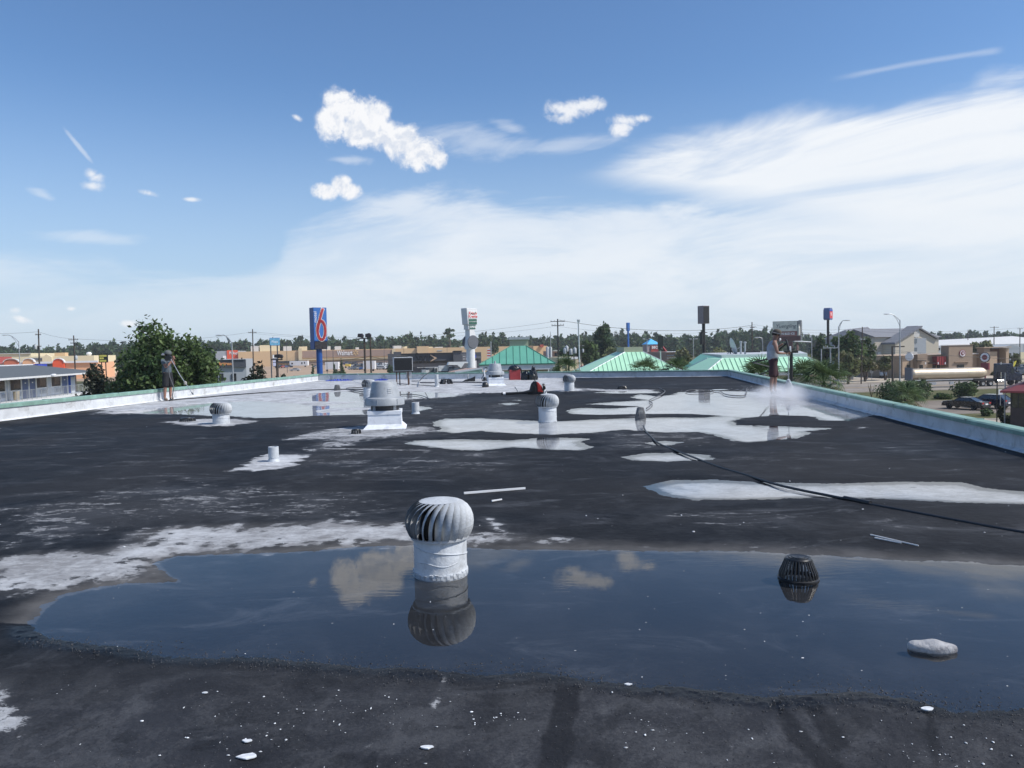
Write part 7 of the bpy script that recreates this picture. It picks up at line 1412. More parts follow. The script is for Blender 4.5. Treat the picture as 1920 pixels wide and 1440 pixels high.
# ---------------------------------------------------------------- cars
PAINT = {n: mat(n + '_car_paint', c, .28, .15, var=.03, coat=.6) for n, c in dict(black=(.012, .014, .018), white=(.72, .72, .70), silver=(.38, .40, .42), grey=(.12, .13, .14), blue=(.03, .07, .2), red=(.3, .02, .02), tan=(.4, .34, .25), navy=(.015, .02, .045)).items()}
M_cglass = mat('car_window_glass', (.03, .04, .05), .06, spec=.9); M_tail = mat('tail_light_red', (.4, .02, .02), .3); M_rim = mat('alloy_rim', (.5, .5, .5), .35, .7); M_lampw = mat('headlight_lens', (.7, .7, .7), .15)
CARM = {}
def car_parts(kind):
    if kind in CARM: return CARM[kind]
    if kind == 'sedan': L_, H_c, prof, top = 4.9, 1.45, [(-2.45, .35), (-2.4, .62), (-2.3, .84), (-1.6, .95), (-.9, 1.0), (1.2, 1.0), (1.9, .98), (2.38, .92), (2.45, .6), (2.4, .3)], [(-1.05, .98), (-.35, 1.40), (.75, 1.44), (1.75, .99)]
    elif kind == 'crossover': L_, H_c, prof, top = 4.6, 1.68, [(-2.3, .35), (-2.28, .7), (-2.15, 1.0), (-1.3, 1.1), (-.9, 1.12), (1.9, 1.12), (2.2, 1.05), (2.3, .7), (2.25, .35)], [(-1.1, 1.1), (-.35, 1.62), (1.4, 1.66), (2.1, 1.1)]
    else: L_, H_c, prof, top = 5.6, 1.85, [(-2.8, .45), (-2.78, .8), (-2.6, 1.1), (-1.4, 1.2), (.6, 1.22), (2.75, 1.22), (2.8, .5)], [(-1.3, 1.18), (-.7, 1.82), (.35, 1.84), (.6, 1.2)]
    W = .91
    b = MB(); n = len(prof); vs = []
    for s, inset in ((-1, 1.0), (-1, .86), (1, .86), (1, 1.0)): pass
    pts = prof; ring = []
    for y, k in ((-W, .0), (-W + .1, 1.0), (W - .1, 1.0), (W, .0)):
        for x, z in pts: vs.append((x * (1 if k else .985), y, z + (.04 if k and z > .8 else 0)))
    fs = []
    for j in range(3):
        for i in range(n): fs.append((j * n + i, j * n + (i + 1) % n, (j + 1) * n + (i + 1) % n, (j + 1) * n + i))
    fs.append(tuple(range(n))[::-1]); fs.append(tuple(range(3 * n, 4 * n))); fs = [f[::-1] for f in fs]
    b.add(vs, fs); me = bpy.data.meshes.new('body'); me.from_pydata(b.v, [], b.f); me.materials.append(PAINT['white'])
    g_ = MB(); Wt = .66; a = top
    vs = [(x, -W + .09, z) for x, z in (a[0], a[3])] + [(x, W - .09, z) for x, z in (a[3], a[0])] + [(a[1][0], -Wt, a[1][1] - .03), (a[2][0], -Wt, a[2][1] - .03), (a[2][0], Wt, a[2][1] - .03), (a[1][0], Wt, a[1][1] - .03)]
    g_.add(vs, [(0, 1, 5, 4), (1, 2, 6, 5), (2, 3, 7, 6), (3, 0, 4, 7), (4, 5, 6, 7)]); mg = bpy.data.meshes.new('windows'); mg.from_pydata(g_.v, [], g_.f); mg.materials.append(M_cglass)
    r_ = MB(); r_.box(a[1][0] - .03, a[2][0] + .05, -Wt - .02, Wt + .02, a[1][1] - .028, a[2][1])
    def bar(p, q, w_=.05): r_.tube([p, q], w_, 4)
    for s in (-1, 1):
        bar((a[0][0], s * (W - .09), a[0][1]), (a[1][0], s * Wt, a[1][1]), .035); bar((a[3][0], s * (W - .09), a[3][1]), (a[2][0], s * Wt, a[2][1]), .05); xm = (a[1][0] + a[2][0]) / 2 + .1; bar((xm, s * (W - .085), a[0][1]), (xm, s * (Wt + .01), a[1][1]), .04)
    mr = bpy.data.meshes.new('roof'); mr.from_pydata(r_.v, [], r_.f); mr.materials.append(PAINT['white'])
    wh = MB().lathe([(0, -.12), (.2, -.12), (.33, -.11), (.34, 0), (.33, .11), (0, .11)], 18, M=Matrix.Rotation(R(90), 4, 'X'), cap=False); mw = bpy.data.meshes.new('tyre'); mw.from_pydata(wh.v, [], wh.f); mw.materials.append(M_tyre)
    rm = MB().lathe([(0, -.02), (.2, -.02), (.21, 0), (.21, .02)], 14, M=Matrix.Rotation(R(90), 4, 'X'), cap=False); mrm = bpy.data.meshes.new('rim'); mrm.from_pydata(rm.v, [], rm.f); mrm.materials.append(M_rim)
    tl = MB().box(-.03, .03, -.16, .16, -.09, .09); mt = bpy.data.meshes.new('tail_light'); mt.from_pydata(tl.v, [], tl.f); mt.materials.append(M_tail); hl = bpy.data.meshes.new('headlight'); hl.from_pydata(tl.v, [], tl.f); hl.materials.append(M_lampw)
    CARM[kind] = (L_, prof, me, mg, mr, mw, mrm, mt, hl); return CARM[kind]
def car(label, kind, paint, x, y, rz, group=None, detail=True, z=GZ + .02):
    "front of the car towards local -x"
    L_, prof, me, mg, mr, mw, mrm, mt, hl = car_parts(kind); e = thing('parked_car', label, 'car' if kind != 'pickup' else 'pickup truck', (x, y, z), rz, group)
    def ob(n, m_, loc=(0, 0, 0), par=e, pm=None):
        o = bpy.data.objects.new(n, m_); COL.objects.link(o); o.parent = par; o.location = loc
        if pm: o.material_slots[0].link = 'OBJECT'; o.material_slots[0].material = PAINT[pm]
        return o
    ob('body', me, pm=paint); ob('windows', mg); ob('roof', mr, pm=paint)
    for sx in (-1, 1):
        for sy in (-1, 1):
            wl = ob('wheel', mw, (sx * L_ * .305, sy * .80, .34))
            if detail: ob('rim', mrm, (0, sy * .125, 0), wl)
    if detail:
        zt = prof[-2][1] + .12
        for sy in (-1, 1): ob('tail_light', mt, (L_ / 2 - .01, sy * .68, .82 if kind == 'sedan' else .98)); ob('headlight', hl, (-L_ / 2 + .04, sy * .66, .72))
        MB().box(L_ / 2 - .0, L_ / 2 + .03, -.25, .25, .62, .78).build('number_plate', M_letterw, e); MB().box(L_ / 2 - .06, L_ / 2 + .05, -.8, .8, .35, .5).build('bumper', M_blackp, e)
        for sy in (-1, 1): MB().box(-1.0, -.85, sy * .98 - .09, sy * .98 + .09, .98, 1.1).build('mirror', PAINT[paint], e)
    return e
q = onG(1813, 768); car('black sedan parked rear to the camera beside the hedge', 'sedan', 'black', q.x + .2, q.y + .6, R(-62))
q = onG(1862, 767); car('black crossover parked right of the black sedan', 'crossover', 'navy', q.x + .5, q.y + 1.5, R(-62))
q = onG(1668, 708); car('white truck parked behind the crape myrtles', 'pickup', 'white', q.x, q.y + 3, R(70), detail=False)
lots = [('silver sedan alone in the middle of the tan parking lot', 'sedan', 'silver', 553, 696, 0), ('dark car in front of the white motorhome', 'sedan', 'navy', 540, 689, 25)]
for lab, kd, pn, px, py, rz in lots: q = onG(px, py); car(lab, kd, pn, q.x, q.y, R(rz), detail=False)
cols = ['white', 'silver', 'grey', 'white', 'black', 'red', 'blue', 'tan', 'navy']; k = 0
GL = 'cars in the superstore parking lot'
rows = [(486, 500, 682, 4, 'left of the plaza sign'), (501, 536, 685.5, 6, 'just right of the plaza sign'), (520, 536, 690, 3, 'below the row by the plaza sign'), (576, 600, 684.5, 5, 'between motorhome and blue pole'), (590, 598, 690, 2, 'beside the slim young tree'), (648, 668, 684, 5, 'in the far row behind the yellow truck'), (664, 684, 688, 6, 'in the middle row left of the flood light pole'), (660, 680, 693, 6, 'in the nearest row left of the flood light pole'), (706, 740, 684.5, 8, 'in the far row left of the cooler'), (708, 738, 688.5, 7, 'in the middle row left of the cooler'), (712, 738, 692.5, 6, 'in the near row left of the cooler'), (884, 893, 688, 2, 'by the doughnut sign pole')]
for a, b, py, n, wh_ in rows:
    for i in range(n):
        px = a + (b - a) * (i + .5) / n + rng.uniform(-.6, .6); q = onG(px, py + rng.uniform(-.5, .5)); pn = cols[int(rng.integers(len(cols)))]
        kd = ['sedan', 'crossover', 'pickup'][int(rng.integers(3))]; car('distant %s %s, %s in line %s' % (pn, kd, ['first', 'second', 'third', 'fourth', 'fifth', 'sixth', 'seventh', 'last'][i], wh_), kd, pn, q.x, q.y, R(rng.choice([0, 90, 75, 180])), GL, False)
rows = [(1880, 1890, 700, 2), (1892, 1925, 703, 4), (1892, 1925, 697, 4)]
for a, b, py, n in rows:
    for i in range(n):
        px = a + (b - a) * (i + .5) / n; q = onG(px, py); pn = cols[int(rng.integers(5))]
        car('%s %s, %s from the left in the %s row beside the restaurant' % (pn, ['pickup', 'crossover'][i % 2], ['first', 'second', 'third', 'fourth'][i], {700: 'leftmost', 703: 'nearer', 697: 'further'}[py]), ['pickup', 'crossover'][i % 2], pn, q.x, q.y, R(80 + 20 * rng.normal()), 'vehicles beside the restaurant', False)
# motorhome and white trailers
def boxveh(name, label, cat, px0, px1, py0, py1, dep, m, extra=None):
    q = onG((px0 + px1) / 2, py1); d = q.y; k = d / F_PX; e = thing(name, label, cat, (q.x, d, GZ), 0); w_ = (px1 - px0) * k; h = (py1 - py0) * k
    MB().box(-w_ / 2, w_ / 2, 0, dep, .9, h).build('box', m, e, bevel=.06)
    for sx in (-.36, .36): MB().lathe([(0, -.15), (.45, -.15), (.45, .15), (0, .15)], 14, M=Matrix.Translation((sx * w_, .1, .45)) @ Matrix.Rotation(R(90), 4, 'X'), cap=False).build('wheel', M_tyre, e)
    return e, w_, h
e, w_, h = boxveh('motorhome', 'long white motorhome parked left of the blue sign pole', 'motorhome', 543, 577, 677, 688.5, 3, M_whitep); MB().box(w_ * .15, w_ * .22, -.03, -.003, h * .5, h * .8).build('door', M_cglass, e); MB().box(w_ * .3, w_ * .36, -.03, -.003, h * .55, h * .85).build('window', M_cglass, e); MB().box(-w_ * .4, -w_ * .3, -.03, -.003, h * .5, h * .75).build('window', M_cglass, e)
boxveh('semi_trailer', 'white semi trailer right of the blue sign pole', 'trailer', 610, 634.5, 679, 696.5, 3, M_whitep)
boxveh('semi_trailer', 'white semi trailer between the flood light poles', 'trailer', 681, 703, 677, 696, 3, M_whitep)
e, w_, h = boxveh('yellow_truck', 'yellow truck nose beside the conical young tree', 'truck', 647, 656, 683, 690, 3, mat('yellow_truck_paint', (.7, .5, .08), .4))
# ---------------------------------------------------------------- tanker truck
q0 = onG(1737, 727); q1 = onG(1866, 725.5); y_t = 133.0; k = y_t / F_PX
xa, xb = P(1709, 700, y_t).x, P(1861, 700, y_t).x; e = thing('tanker_truck', 'polished metal tanker semi truck driving on the highway', 'tanker truck', ((xa + xb) / 2, y_t, GZ + .02), R(4)); L_ = (xb - xa) / 2
zt, zb3 = P(1785, 690.5, y_t).z - GZ, P(1785, 711.5, y_t).z - GZ; zc, rr_ = (zt + zb3) / 2, (zt - zb3) / 2; M_tank = mat('polished_tank', (.66, .55, .40), .42, .6, var=.05, scale=.8)
prof = [(0, -L_), (rr_ * .75, -L_ + .05), (rr_ * .96, -L_ + .35), (rr_, -L_ + .6), (rr_, L_ - 1.3), (rr_ * .93, L_ - .7), (rr_ * .55, L_ - .15), (0, L_ - .1)]
MX = Matrix.Translation((0, 1.25, zc)) @ Matrix.Rotation(R(90), 4, 'Y')
MB().lathe([(r_, z) for r_, z in prof], 32, M=MX @ Matrix.Scale(1.15, 4, (0, 1, 0)), cap=False).build('tank', M_tank, e, smooth=True)
MB().lathe([(rr_ * .98, -L_ - .02), (rr_ * 1.02, -L_ + .02), (rr_ * 1.02, -L_ + .1), (rr_ * .98, -L_ + .14)], 32, M=MX, cap=False).build('rear_ring', M_dkg2, e)
for u in (-.5, 0, .45): MB().lathe([(rr_ * 1.003, u * L_), (rr_ * 1.012, u * L_ + .03), (rr_ * 1.003, u * L_ + .06)], 32, M=MX @ Matrix.Scale(1.15, 4, (0, 1, 0)), cap=False).build('tank_band', M_tank, e, smooth=True)
MB().box(-L_, L_ + 1.2, .8, 1.7, zb3 - .35, zb3 - .05).build('frame', M_black, e); MB().box(-L_ * .95, L_ * .55, .02, .1, zb3 - .12, zb3 + .02).build('side_rail', M_galvw, e); MB().box(-L_ - .12, -L_ + .1, .2, 2.3, zb3 - .1, zt + .2).build('rear_plate', M_dkg2, e)
MB().box(-L_ * .58, -L_ * .4, .05, .3, .5, zb3 - .38).build('fitting_box', M_steel, e); MB().box(-L_ * .05, L_ * .05, .05, .3, .5, zb3 - .38).build('landing_gear', M_steel, e); MB().box(-L_ - .05, -L_ + .05, .1, 2.4, .6, .75).build('bumper', M_steel, e)
def tw(x, r_=.52):
    w_ = MB().lathe([(0, -.28), (r_ * .6, -.28), (r_ * .95, -.25), (r_, 0), (r_ * .95, .25), (0, .25)], 20, M=Matrix.Translation((x, .3, r_)) @ Matrix.Rotation(R(90), 4, 'X'), cap=False).build('wheel', M_tyre, e, smooth=True)
    MB().lathe([(0, -.02), (r_ * .5, 0), (r_ * .52, .02)], 14, M=Matrix.Translation((x, .0, r_)) @ Matrix.Rotation(R(90), 4, 'X'), cap=False).build('rim', M_rim, w_); MB().lathe([(0, -.28), (r_, -.2), (r_, .25), (0, .25)], 16, M=Matrix.Translation((x, 2.2, r_)) @ Matrix.Rotation(R(90), 4, 'X'), cap=False).build('wheel', M_tyre, e)
xw = lambda px: P(px, 720, y_t).x - (xa + xb) / 2
for px in (1722, 1734, 1846.5, 1861.5): tw(xw(px))
MB().box(xw(1830), xw(1868), .1, 2.4, .95, 1.2).build('fender', M_black, e); MB().box(xw(1868), xw(1905), .6, 1.9, .8, 1.15).build('tractor_frame', M_black, e)
MB().lathe([(0, 0), (.33, 0), (.33, 1.3), (0, 1.3)], 18, M=Matrix.Translation((xw(1873), .25, .85)) @ Matrix.Rotation(R(90), 4, 'Y'), cap=False).build('fuel_tank', M_chrome, e, smooth=True)
MB().prism([(xw(1884), .9), (xw(1910), .9), (xw(1910), 2.9), (xw(1904), 3.9), (xw(1885), 3.9)], .1, 2.4, 'y').build('cab', PAINT['navy'], e, bevel=.1); MB().box(xw(1902), xw(1908), .06, .098, 2.2, 3.1).build('cab_window', M_cglass, e); MB().prism([(xw(1910), .9), (xw(1926), .9), (xw(1925), 2.1), (xw(1910), 2.35)], .2, 2.3, 'y').build('hood', PAINT['navy'], e, bevel=.08)
tw(xw(1918)); MB().tube([(xw(1883), .2, 1.2), (xw(1883), .2, 4.2)], .08, 8).build('exhaust_stack', M_chrome, e)
# ---------------------------------------------------------------- people
def skin(name, pts, edges, rad, m, parent, root=0, sub=2):
    me = bpy.data.meshes.new(name); me.from_pydata([tuple(p) for p in pts], edges, []); o = bpy.data.objects.new(name, me); COL.objects.link(o)
    sk = o.modifiers.new('skin', 'SKIN'); sk.use_smooth_shade = True; sk.branch_smoothing = .6
    lay = me.skin_vertices[0].data
    for i, r_ in enumerate(rad): lay[i].radius = (r_, r_) if not hasattr(r_, '__len__') else r_; lay[i].use_root = (i == root)
    s = o.modifiers.new('sub', 'SUBSURF'); s.levels = sub; s.render_levels = sub
    dg = bpy.context.evaluated_depsgraph_get(); m2 = bpy.data.meshes.new_from_object(o.evaluated_get(dg)); bpy.data.objects.remove(o); m2.name = name
    m2.polygons.foreach_set('use_smooth', [True] * len(m2.polygons)); m2.materials.clear(); m2.materials.append(m); o = bpy.data.objects.new(name, m2); COL.objects.link(o); o.parent = parent; return o
M_skin = mat('sun_tanned_skin', (.27, .15, .11), .5, var=.08, scale=9); M_skin2 = mat('skin', (.30, .155, .11), .5, var=.08, scale=9); M_glove = mat('dark_glove', (.02, .02, .022), .7)
def V3(*a): return Vector(a)
def hand(parent, wrist, palm_dir, across, m, curl, s=1.0):
    "palm and five bent fingers as one skinned mesh rooted in the wrist"
    d = palm_dir.normalized(); a = across.normalized(); n_ = d.cross(a).normalized(); pts = [wrist, wrist + d * .045 * s, wrist + d * .085 * s]; ed = [(0, 1), (1, 2)]; rd = [(.024 * s, .018 * s), (.036 * s, .017 * s), (.040 * s, .014 * s)]
    for f, (off, ln) in enumerate(((-.034, .066), (-.012, .078), (.012, .074), (.033, .058))):
        b = wrist + d * .090 * s + a * off * s; c1 = b + (d * math.cos(curl) + n_ * math.sin(curl)) * ln * .5 * s; c2 = c1 + (d * math.cos(curl * 2.1) + n_ * math.sin(curl * 2.1)) * ln * .5 * s
        i = len(pts); pts += [b, c1, c2]; ed += [(2, i), (i, i + 1), (i + 1, i + 2)]; rd += [.011 * s, .0095 * s, .0075 * s]
    b = wrist + d * .035 * s - a * .040 * s; i = len(pts); pts += [b, b + (d * .6 - a * .4 + n_ * .5) * .04 * s, b + (d * .7 + n_ * .9) * .06 * s]; ed += [(1, i), (i, i + 1), (i + 1, i + 2)]; rd += [.014 * s, .012 * s, .009 * s]
    return skin('hand', pts, ed, rd, m, parent, 0, 1)
def head_detail(e, hc, fwd, m, s=1.0, hair=(.03, .02, .015), beard=False):
    "hair, cap, eyes, ears; fwd unit vector the face looks to"
    f = flat(fwd).normalized(); sd_ = Vector((-f.y, f.x, 0)); M = Matrix((( f.x, sd_.x, 0, hc.x), (f.y, sd_.y, 0, hc.y), (0, 0, 1, hc.z), (0, 0, 0, 1)))
    tilt = Matrix.Rotation(R(14), 4, 'Y'); return M @ tilt, f, sd_
def person(label, px, py, face, bodypts, sleeves, shirt_m, short_m, skin_m, mirror=False):
    p = onz(px, py); e = thing('person', label, 'person', (p.x, p.y, .012), 0); return e
def build_body(e, J, skm, shirt, shorts, shoe, cap_m, sleeves, fwd):
    "J: joint dict. One continuous body surface, then clothing shells"
    n = ['pelvis', 'waist', 'chest', 'neck', 'headb', 'head', 'crown', 'shL', 'elL', 'wrL', 'shR', 'elR', 'wrR', 'hipL', 'knL', 'anL', 'toL', 'hipR', 'knR', 'anR', 'toR']
    rd = dict(pelvis=(.15, .13), waist=(.14, .13), chest=(.16, .14), neck=.058, headb=.07, head=(.078, .095), crown=.06, shL=.062, elL=.043, wrL=.027, shR=.062, elR=.043, wrR=.027, hipL=.092, knL=.058, anL=.036, toL=.034, hipR=.092, knR=.058, anR=.036, toR=.034)
    ed = [('pelvis', 'waist'), ('waist', 'chest'), ('chest', 'neck'), ('neck', 'headb'), ('headb', 'head'), ('head', 'crown'), ('chest', 'shL'), ('shL', 'elL'), ('elL', 'wrL'), ('chest', 'shR'), ('shR', 'elR'), ('elR', 'wrR'), ('pelvis', 'hipL'), ('hipL', 'knL'), ('knL', 'anL'), ('anL', 'toL'), ('pelvis', 'hipR'), ('hipR', 'knR'), ('knR', 'anR'), ('anR', 'toR')]
    # calf vertices give the shanks their taper
    J = dict(J)
    for s in 'LR': J['cf' + s] = J['kn' + s].lerp(J['an' + s], .3) - flat(fwd) * .012; rd['cf' + s] = .056; n.append('cf' + s); ed.remove(('kn' + s, 'an' + s)); ed += [('kn' + s, 'cf' + s), ('cf' + s, 'an' + s)]
    ix = {k: i for i, k in enumerate(n)}; skin('body', [J[k] for k in n], [(ix[a], ix[b]) for a, b in ed], [rd[k] for k in n], skm, e)
    def shell(nm, keys, edges, rads, m, root=0): return skin(nm, keys, edges, rads, m, e, root)
    c = J['chest']; ks = [J['pelvis'] - V3(0, 0, .07), J['waist'], c, J['neck'] - V3(0, 0, .045), J['shL'], J['shR']]; ed2 = [(0, 1), (1, 2), (2, 3), (2, 4), (2, 5)]; rr2 = [(.205, .195), (.185, .175), (.195, .175), .085, .086, .086]
    if sleeves:
        for a, b in (('shL', 'elL'), ('shR', 'elR')): i = 4 if a == 'shL' else 5; ks.append(J[a].lerp(J[b], .62)); ed2.append((i, len(ks) - 1)); rr2.append(.088)
    shell('shirt', ks, ed2, rr2, shirt)
    pv = J['pelvis']; ks = [pv + V3(0, 0, .10), pv - V3(0, 0, .05)]; ed2 = [(0, 1)]; rr2 = [(.175, .155), (.18, .155)]
    for s in 'LR': i = len(ks); ks += [J['hip' + s] - V3(0, 0, .06), J['hip' + s].lerp(J['kn' + s], .55), J['kn' + s] - V3(0, 0, .05)]; ed2 += [(1, i), (i, i + 1), (i + 1, i + 2)]; rr2 += [.115, .112, .108]
    shell('shorts', ks, ed2, rr2, shorts)
    f = flat(fwd).normalized()
    for s in 'LR':
        a = J['an' + s]; b = MB(); sd_ = Vector((-f.y, f.x, 0)); MM = Matrix(((f.x, sd_.x, 0, a.x), (f.y, sd_.y, 0, a.y), (0, 0, 1, 0), (0, 0, 0, 1)))
        o = skin('shoe', [MM @ V3(-.05, 0, .045), MM @ V3(.03, 0, .055), MM @ V3(.12, 0, .045), MM @ V3(.19, 0, .035), MM @ V3(-.01, 0, .12)], [(0, 1), (1, 2), (2, 3), (1, 4)], [.045, .05, .047, .034, .045], shoe, e, 1)
        MB().box(-.085, .215, -.048, .048, .0, .022, MM).build('sole', M_dkg2, e, bevel=.01)
    hc = J['head']; T = Matrix.Translation(hc) @ Matrix(((f.x, -f.y, 0, 0), (f.y, f.x, 0, 0), (0, 0, 1, 0), (0, 0, 0, 1))) @ Matrix.Rotation(R(16), 4, 'Y')
    M_hair = mat('dark_hair', (.02, .016, .014), .8, var=.2)
    h = MB().lathe([(.095, -.03), (.108, .02), (.105, .06), (.08, .10), (.0, .12)], 20, M=T @ Matrix.Translation((-.018, 0, -.01)), cap=False); h.build('hair', M_hair, e, smooth=True)
    MB().lathe([(.110, .035), (.114, .06), (.106, .10), (.07, .135), (.0, .145)], 22, M=T @ Matrix.Scale(1.08, 4, (1, 0, 0)), cap=False).build('cap', cap_m, e, smooth=True)
    MB().prism([(.06, -.085), (.15, -.075), (.20, -.03), (.20, .03), (.15, .075), (.06, .085)], .035, .046, 'z').build('cap_brim', cap_m, e); o = e.children[-1]; o.matrix_local = T
    for s in (-1, 1): 
        MB().lathe([(0, 0), (.012, .006), (.024, .0)], 8, M=T @ Matrix.Translation((-.005, s * .098, -.02)) @ Matrix.Rotation(R(90 * -s), 4, 'X'), cap=False).build('ear', skm, e); MB().lathe([(0, -.009), (.011, 0), (0, .009)], 8, M=T @ Matrix.Translation((.083, s * .032, .0)), cap=False).build('eye', M_black, e)
    MB().prism([(.085, .01), (.118, -.035), (.088, -.045)], -.014, .014, 'y').build('nose', skm, e); e.children[-1].matrix_local = T
    MB().box(.083, .092, -.026, .026, -.072, -.064).build('mouth', mat('lips', (.22, .08, .07), .5), e); e.children[-1].matrix_local = T
    return T
# sleeveless man spraying on the right, in profile facing right
pf = onz(1450, 741); e = thing('person', 'man in a sleeveless grey shirt, maroon shorts and cap, spraying the deck', 'person', (pf.x, pf.y, .012), R(2)); e.scale = (1.06, 1.06, 1.06)
J = dict(pelvis=V3(0, 0, .98), waist=V3(-.03, 0, 1.12), chest=V3(-.02, 0, 1.34), neck=V3(.04, 0, 1.52), headb=V3(.075, 0, 1.585), head=V3(.10, 0, 1.66), crown=V3(.09, 0, 1.73),
 shL=V3(-.01, .20, 1.44), elL=V3(.16, .26, 1.27), wrL=V3(.33, .12, 1.40), shR=V3(-.03, -.20, 1.44), elR=V3(.02, -.27, 1.15), wrR=V3(.30, -.13, 1.13),
 hipL=V3(.02, .10, .93), knL=V3(.11, .12, .52), anL=V3(.09, .12, .10), toL=V3(.20, .12, .05), hipR=V3(-.02, -.10, .93), knR=V3(-.07, -.12, .52), anR=V3(-.11, -.12, .10), toR=V3(.0, -.12, .05))
M_sh1 = mat('heather_grey_cotton', (.30, .33, .37), .9, var=.12, scale=10, bump=.4, bscale=9); M_st1 = mat('maroon_shorts', (.042, .015, .019), .8, var=.2, scale=6, bump=.4, bscale=9); M_cap1 = mat('camo_cap', (.09, .075, .06), .9, var=.3, scale=20, dirt=(.04, .035, .03), dscale=14); M_shoe1 = mat('grey_shoes', (.12, .12, .12), .8)
T = build_body(e, J, M_skin, M_sh1, M_st1, M_shoe1, M_cap1, False, V3(1, 0, 0))
MB().box(.07, .13, -.05, .05, -.10, -.045).build('beard', mat('beard', (.05, .03, .025), .9), e, bevel=.02); e.children[-1].matrix_local = T
MB().lathe([(.02, 0), (.04, .01), (.045, .04), (.0, .07)], 12, M=T @ Matrix.Translation((.10, .0, -.12)) @ Matrix.Rotation(R(90), 4, 'Y'), cap=False).build('dust_mask', M_whitep, e, smooth=True)
hand(e, J['wrR'], V3(.9, .25, .05), V3(0, -.3, 1), M_skin, .9); hand(e, J['wrL'], V3(.85, -.3, .1), V3(0, .3, 1), M_glove, .9)
# his lance (held, so a thing of its own)
lz = .012; gp = (e.matrix_basis @ V3(.40, -.07, 1.16)) if False else Vector((pf.x + .425, pf.y - .08, 1.25))
t = thing('spray_lance', 'long pressure washer lance held upright by the sleeveless man', 'spray lance', (gp.x, gp.y, 0), 0)
MB().tube([(-.04, .10, 1.62), (-.02, .06, 1.50), (0, 0, 1.27)], .028, 10).build('upper_grip', M_blackp, t, smooth=True); MB().box(-.05, .05, -.03, .03, 1.19, 1.30).build('trigger_body', M_blackp, t, bevel=.01); MB().box(.02, .07, -.02, .02, 1.25, 1.42).build('side_handle', M_whitep, t, bevel=.01); MB().tube([(0, 0, 1.2), (-.01, -.0, .56)], .011, 8).build('lance_tube', M_steel, t); MB().tube([(-.01, 0, .57), (-.01, 0, .50)], .018, 8).build('nozzle', M_steel, t)
a = onz(1404, 716); ax = Vector((a.x, a.y, .02))
MBh = MB().tube([Vector((gp.x - .02, gp.y + .1, 1.5)), Vector((pf.x - .05, pf.y + .35, 1.05)), Vector((pf.x - .35, pf.y + .8, .95)), ax + V3(.5, -1.6, .55), ax + V3(.1, -.6, .22), ax], .022, 8)
tag(MBh.build('pressure_hose', M_hose, None, smooth=True), 'black hose running from the sleeveless man down to the deck behind him', 'hose')
# man at the left, facing the camera's right, lance down
pf2 = onz(316, 752); e = thing('person', 'man in a dark T-shirt, black shorts and cap holding a lance at the left parapet', 'person', (pf2.x, pf2.y, .012), 0); sc_ = .985; e.scale = (sc_,) * 3
J = dict(pelvis=V3(-.0, 0, .94), waist=V3(-.03, 0, 1.08), chest=V3(-.03, 0, 1.30), neck=V3(.02, -.01, 1.45), headb=V3(.045, -.03, 1.50), head=V3(.065, -.045, 1.57), crown=V3(.05, -.03, 1.64),
 shL=V3(.04, .19, 1.38), elL=V3(.20, .12, 1.22), wrL=V3(.22, -.06, 1.41), shR=V3(-.04, -.19, 1.38), elR=V3(.09, -.30, 1.13), wrR=V3(.26, -.20, 1.36),
 hipL=V3(.03, .10, .89), knL=V3(.05, .11, .50), anL=V3(.02, .11, .09), toL=V3(.13, .09, .05), hipR=V3(-.02, -.10, .89), knR=V3(-.03, -.12, .50), anR=V3(-.07, -.12, .09), toR=V3(.04, -.15, .05))
M_sh2 = mat('dark_blue_grey_cotton', (.075, .10, .125), .9, var=.15, scale=9, bump=.4, bscale=9); M_st2 = mat('black_shorts', (.012, .013, .017), .85, var=.2, bump=.3, bscale=9); M_cap2 = mat('grey_cap', (.10, .11, .11), .9, var=.15); M_shoe2 = mat('tan_shoes', (.22, .16, .12), .8)
T = build_body(e, J, M_skin2, M_sh2, M_st2, M_shoe2, M_cap2, True, V3(.8, -.6, 0))
MB().box(.108, .116, -.035, .035, .055, .095).build('cap_badge', M_letterw, e); e.children[-1].matrix_local = T
MB().box(.082, .10, -.06, .06, -.012, .016).build('sunglasses', M_black, e); e.children[-1].matrix_local = T
hand(e, J['wrR'], V3(.35, .2, .6), V3(.3, -.8, 0), M_skin2, .9); hand(e, J['wrL'], V3(.5, -.2, .5), V3(.3, .8, 0), M_skin2, .9)
kk = pf2.y / F_PX; g0 = Vector((pf2.x + 13 * kk, pf2.y - .35, 1.41)); tip = P(361, 738, pf2.y - 1.2)
t = thing('spray_lance', 'long thin lance sloping down to the right from the man in the dark T-shirt', 'spray lance', tuple(g0), 0); tv = tip - g0
MB().prism([(-.14, -.05), (.06, -.06), (.10, .06), (.02, .12), (-.12, .10)], -.035, .035, 'y').build('spray_gun', M_blackp, t, bevel=.012); MB().tube([(.05, 0, .02), tv * .45, tv], .012, 8).build('lance_tube', M_steel, t); MB().tube([tv * .97, tv * 1.02], .022, 8).build('nozzle', M_dkg2, t); MB().lathe([(.0, -.07), (.05, -.03), (.05, .03), (.0, .07)], 10, c=tuple(tv * .70)).build('side_coupling', mat('pale_tape', (.35, .33, .3), .8), t)
b0 = onz(322, 751.5); tag(MB().tube([g0 + V3(-.08, 0, -.03), g0 + V3(-.02, .05, -.6), g0 + V3(.10, .05, -.95), g0 + V3(.06, .0, -1.2), Vector((b0.x + .05, b0.y, .08)), Vector((b0.x - .05, b0.y, .03))], .016, 8).build('pressure_hose', M_hoseg, None, smooth=True), 'grey hose looping from the left man\'s spray gun down to his feet', 'hose')
M_drop = mat('water_jet', (.8, .84, .9), .3); 
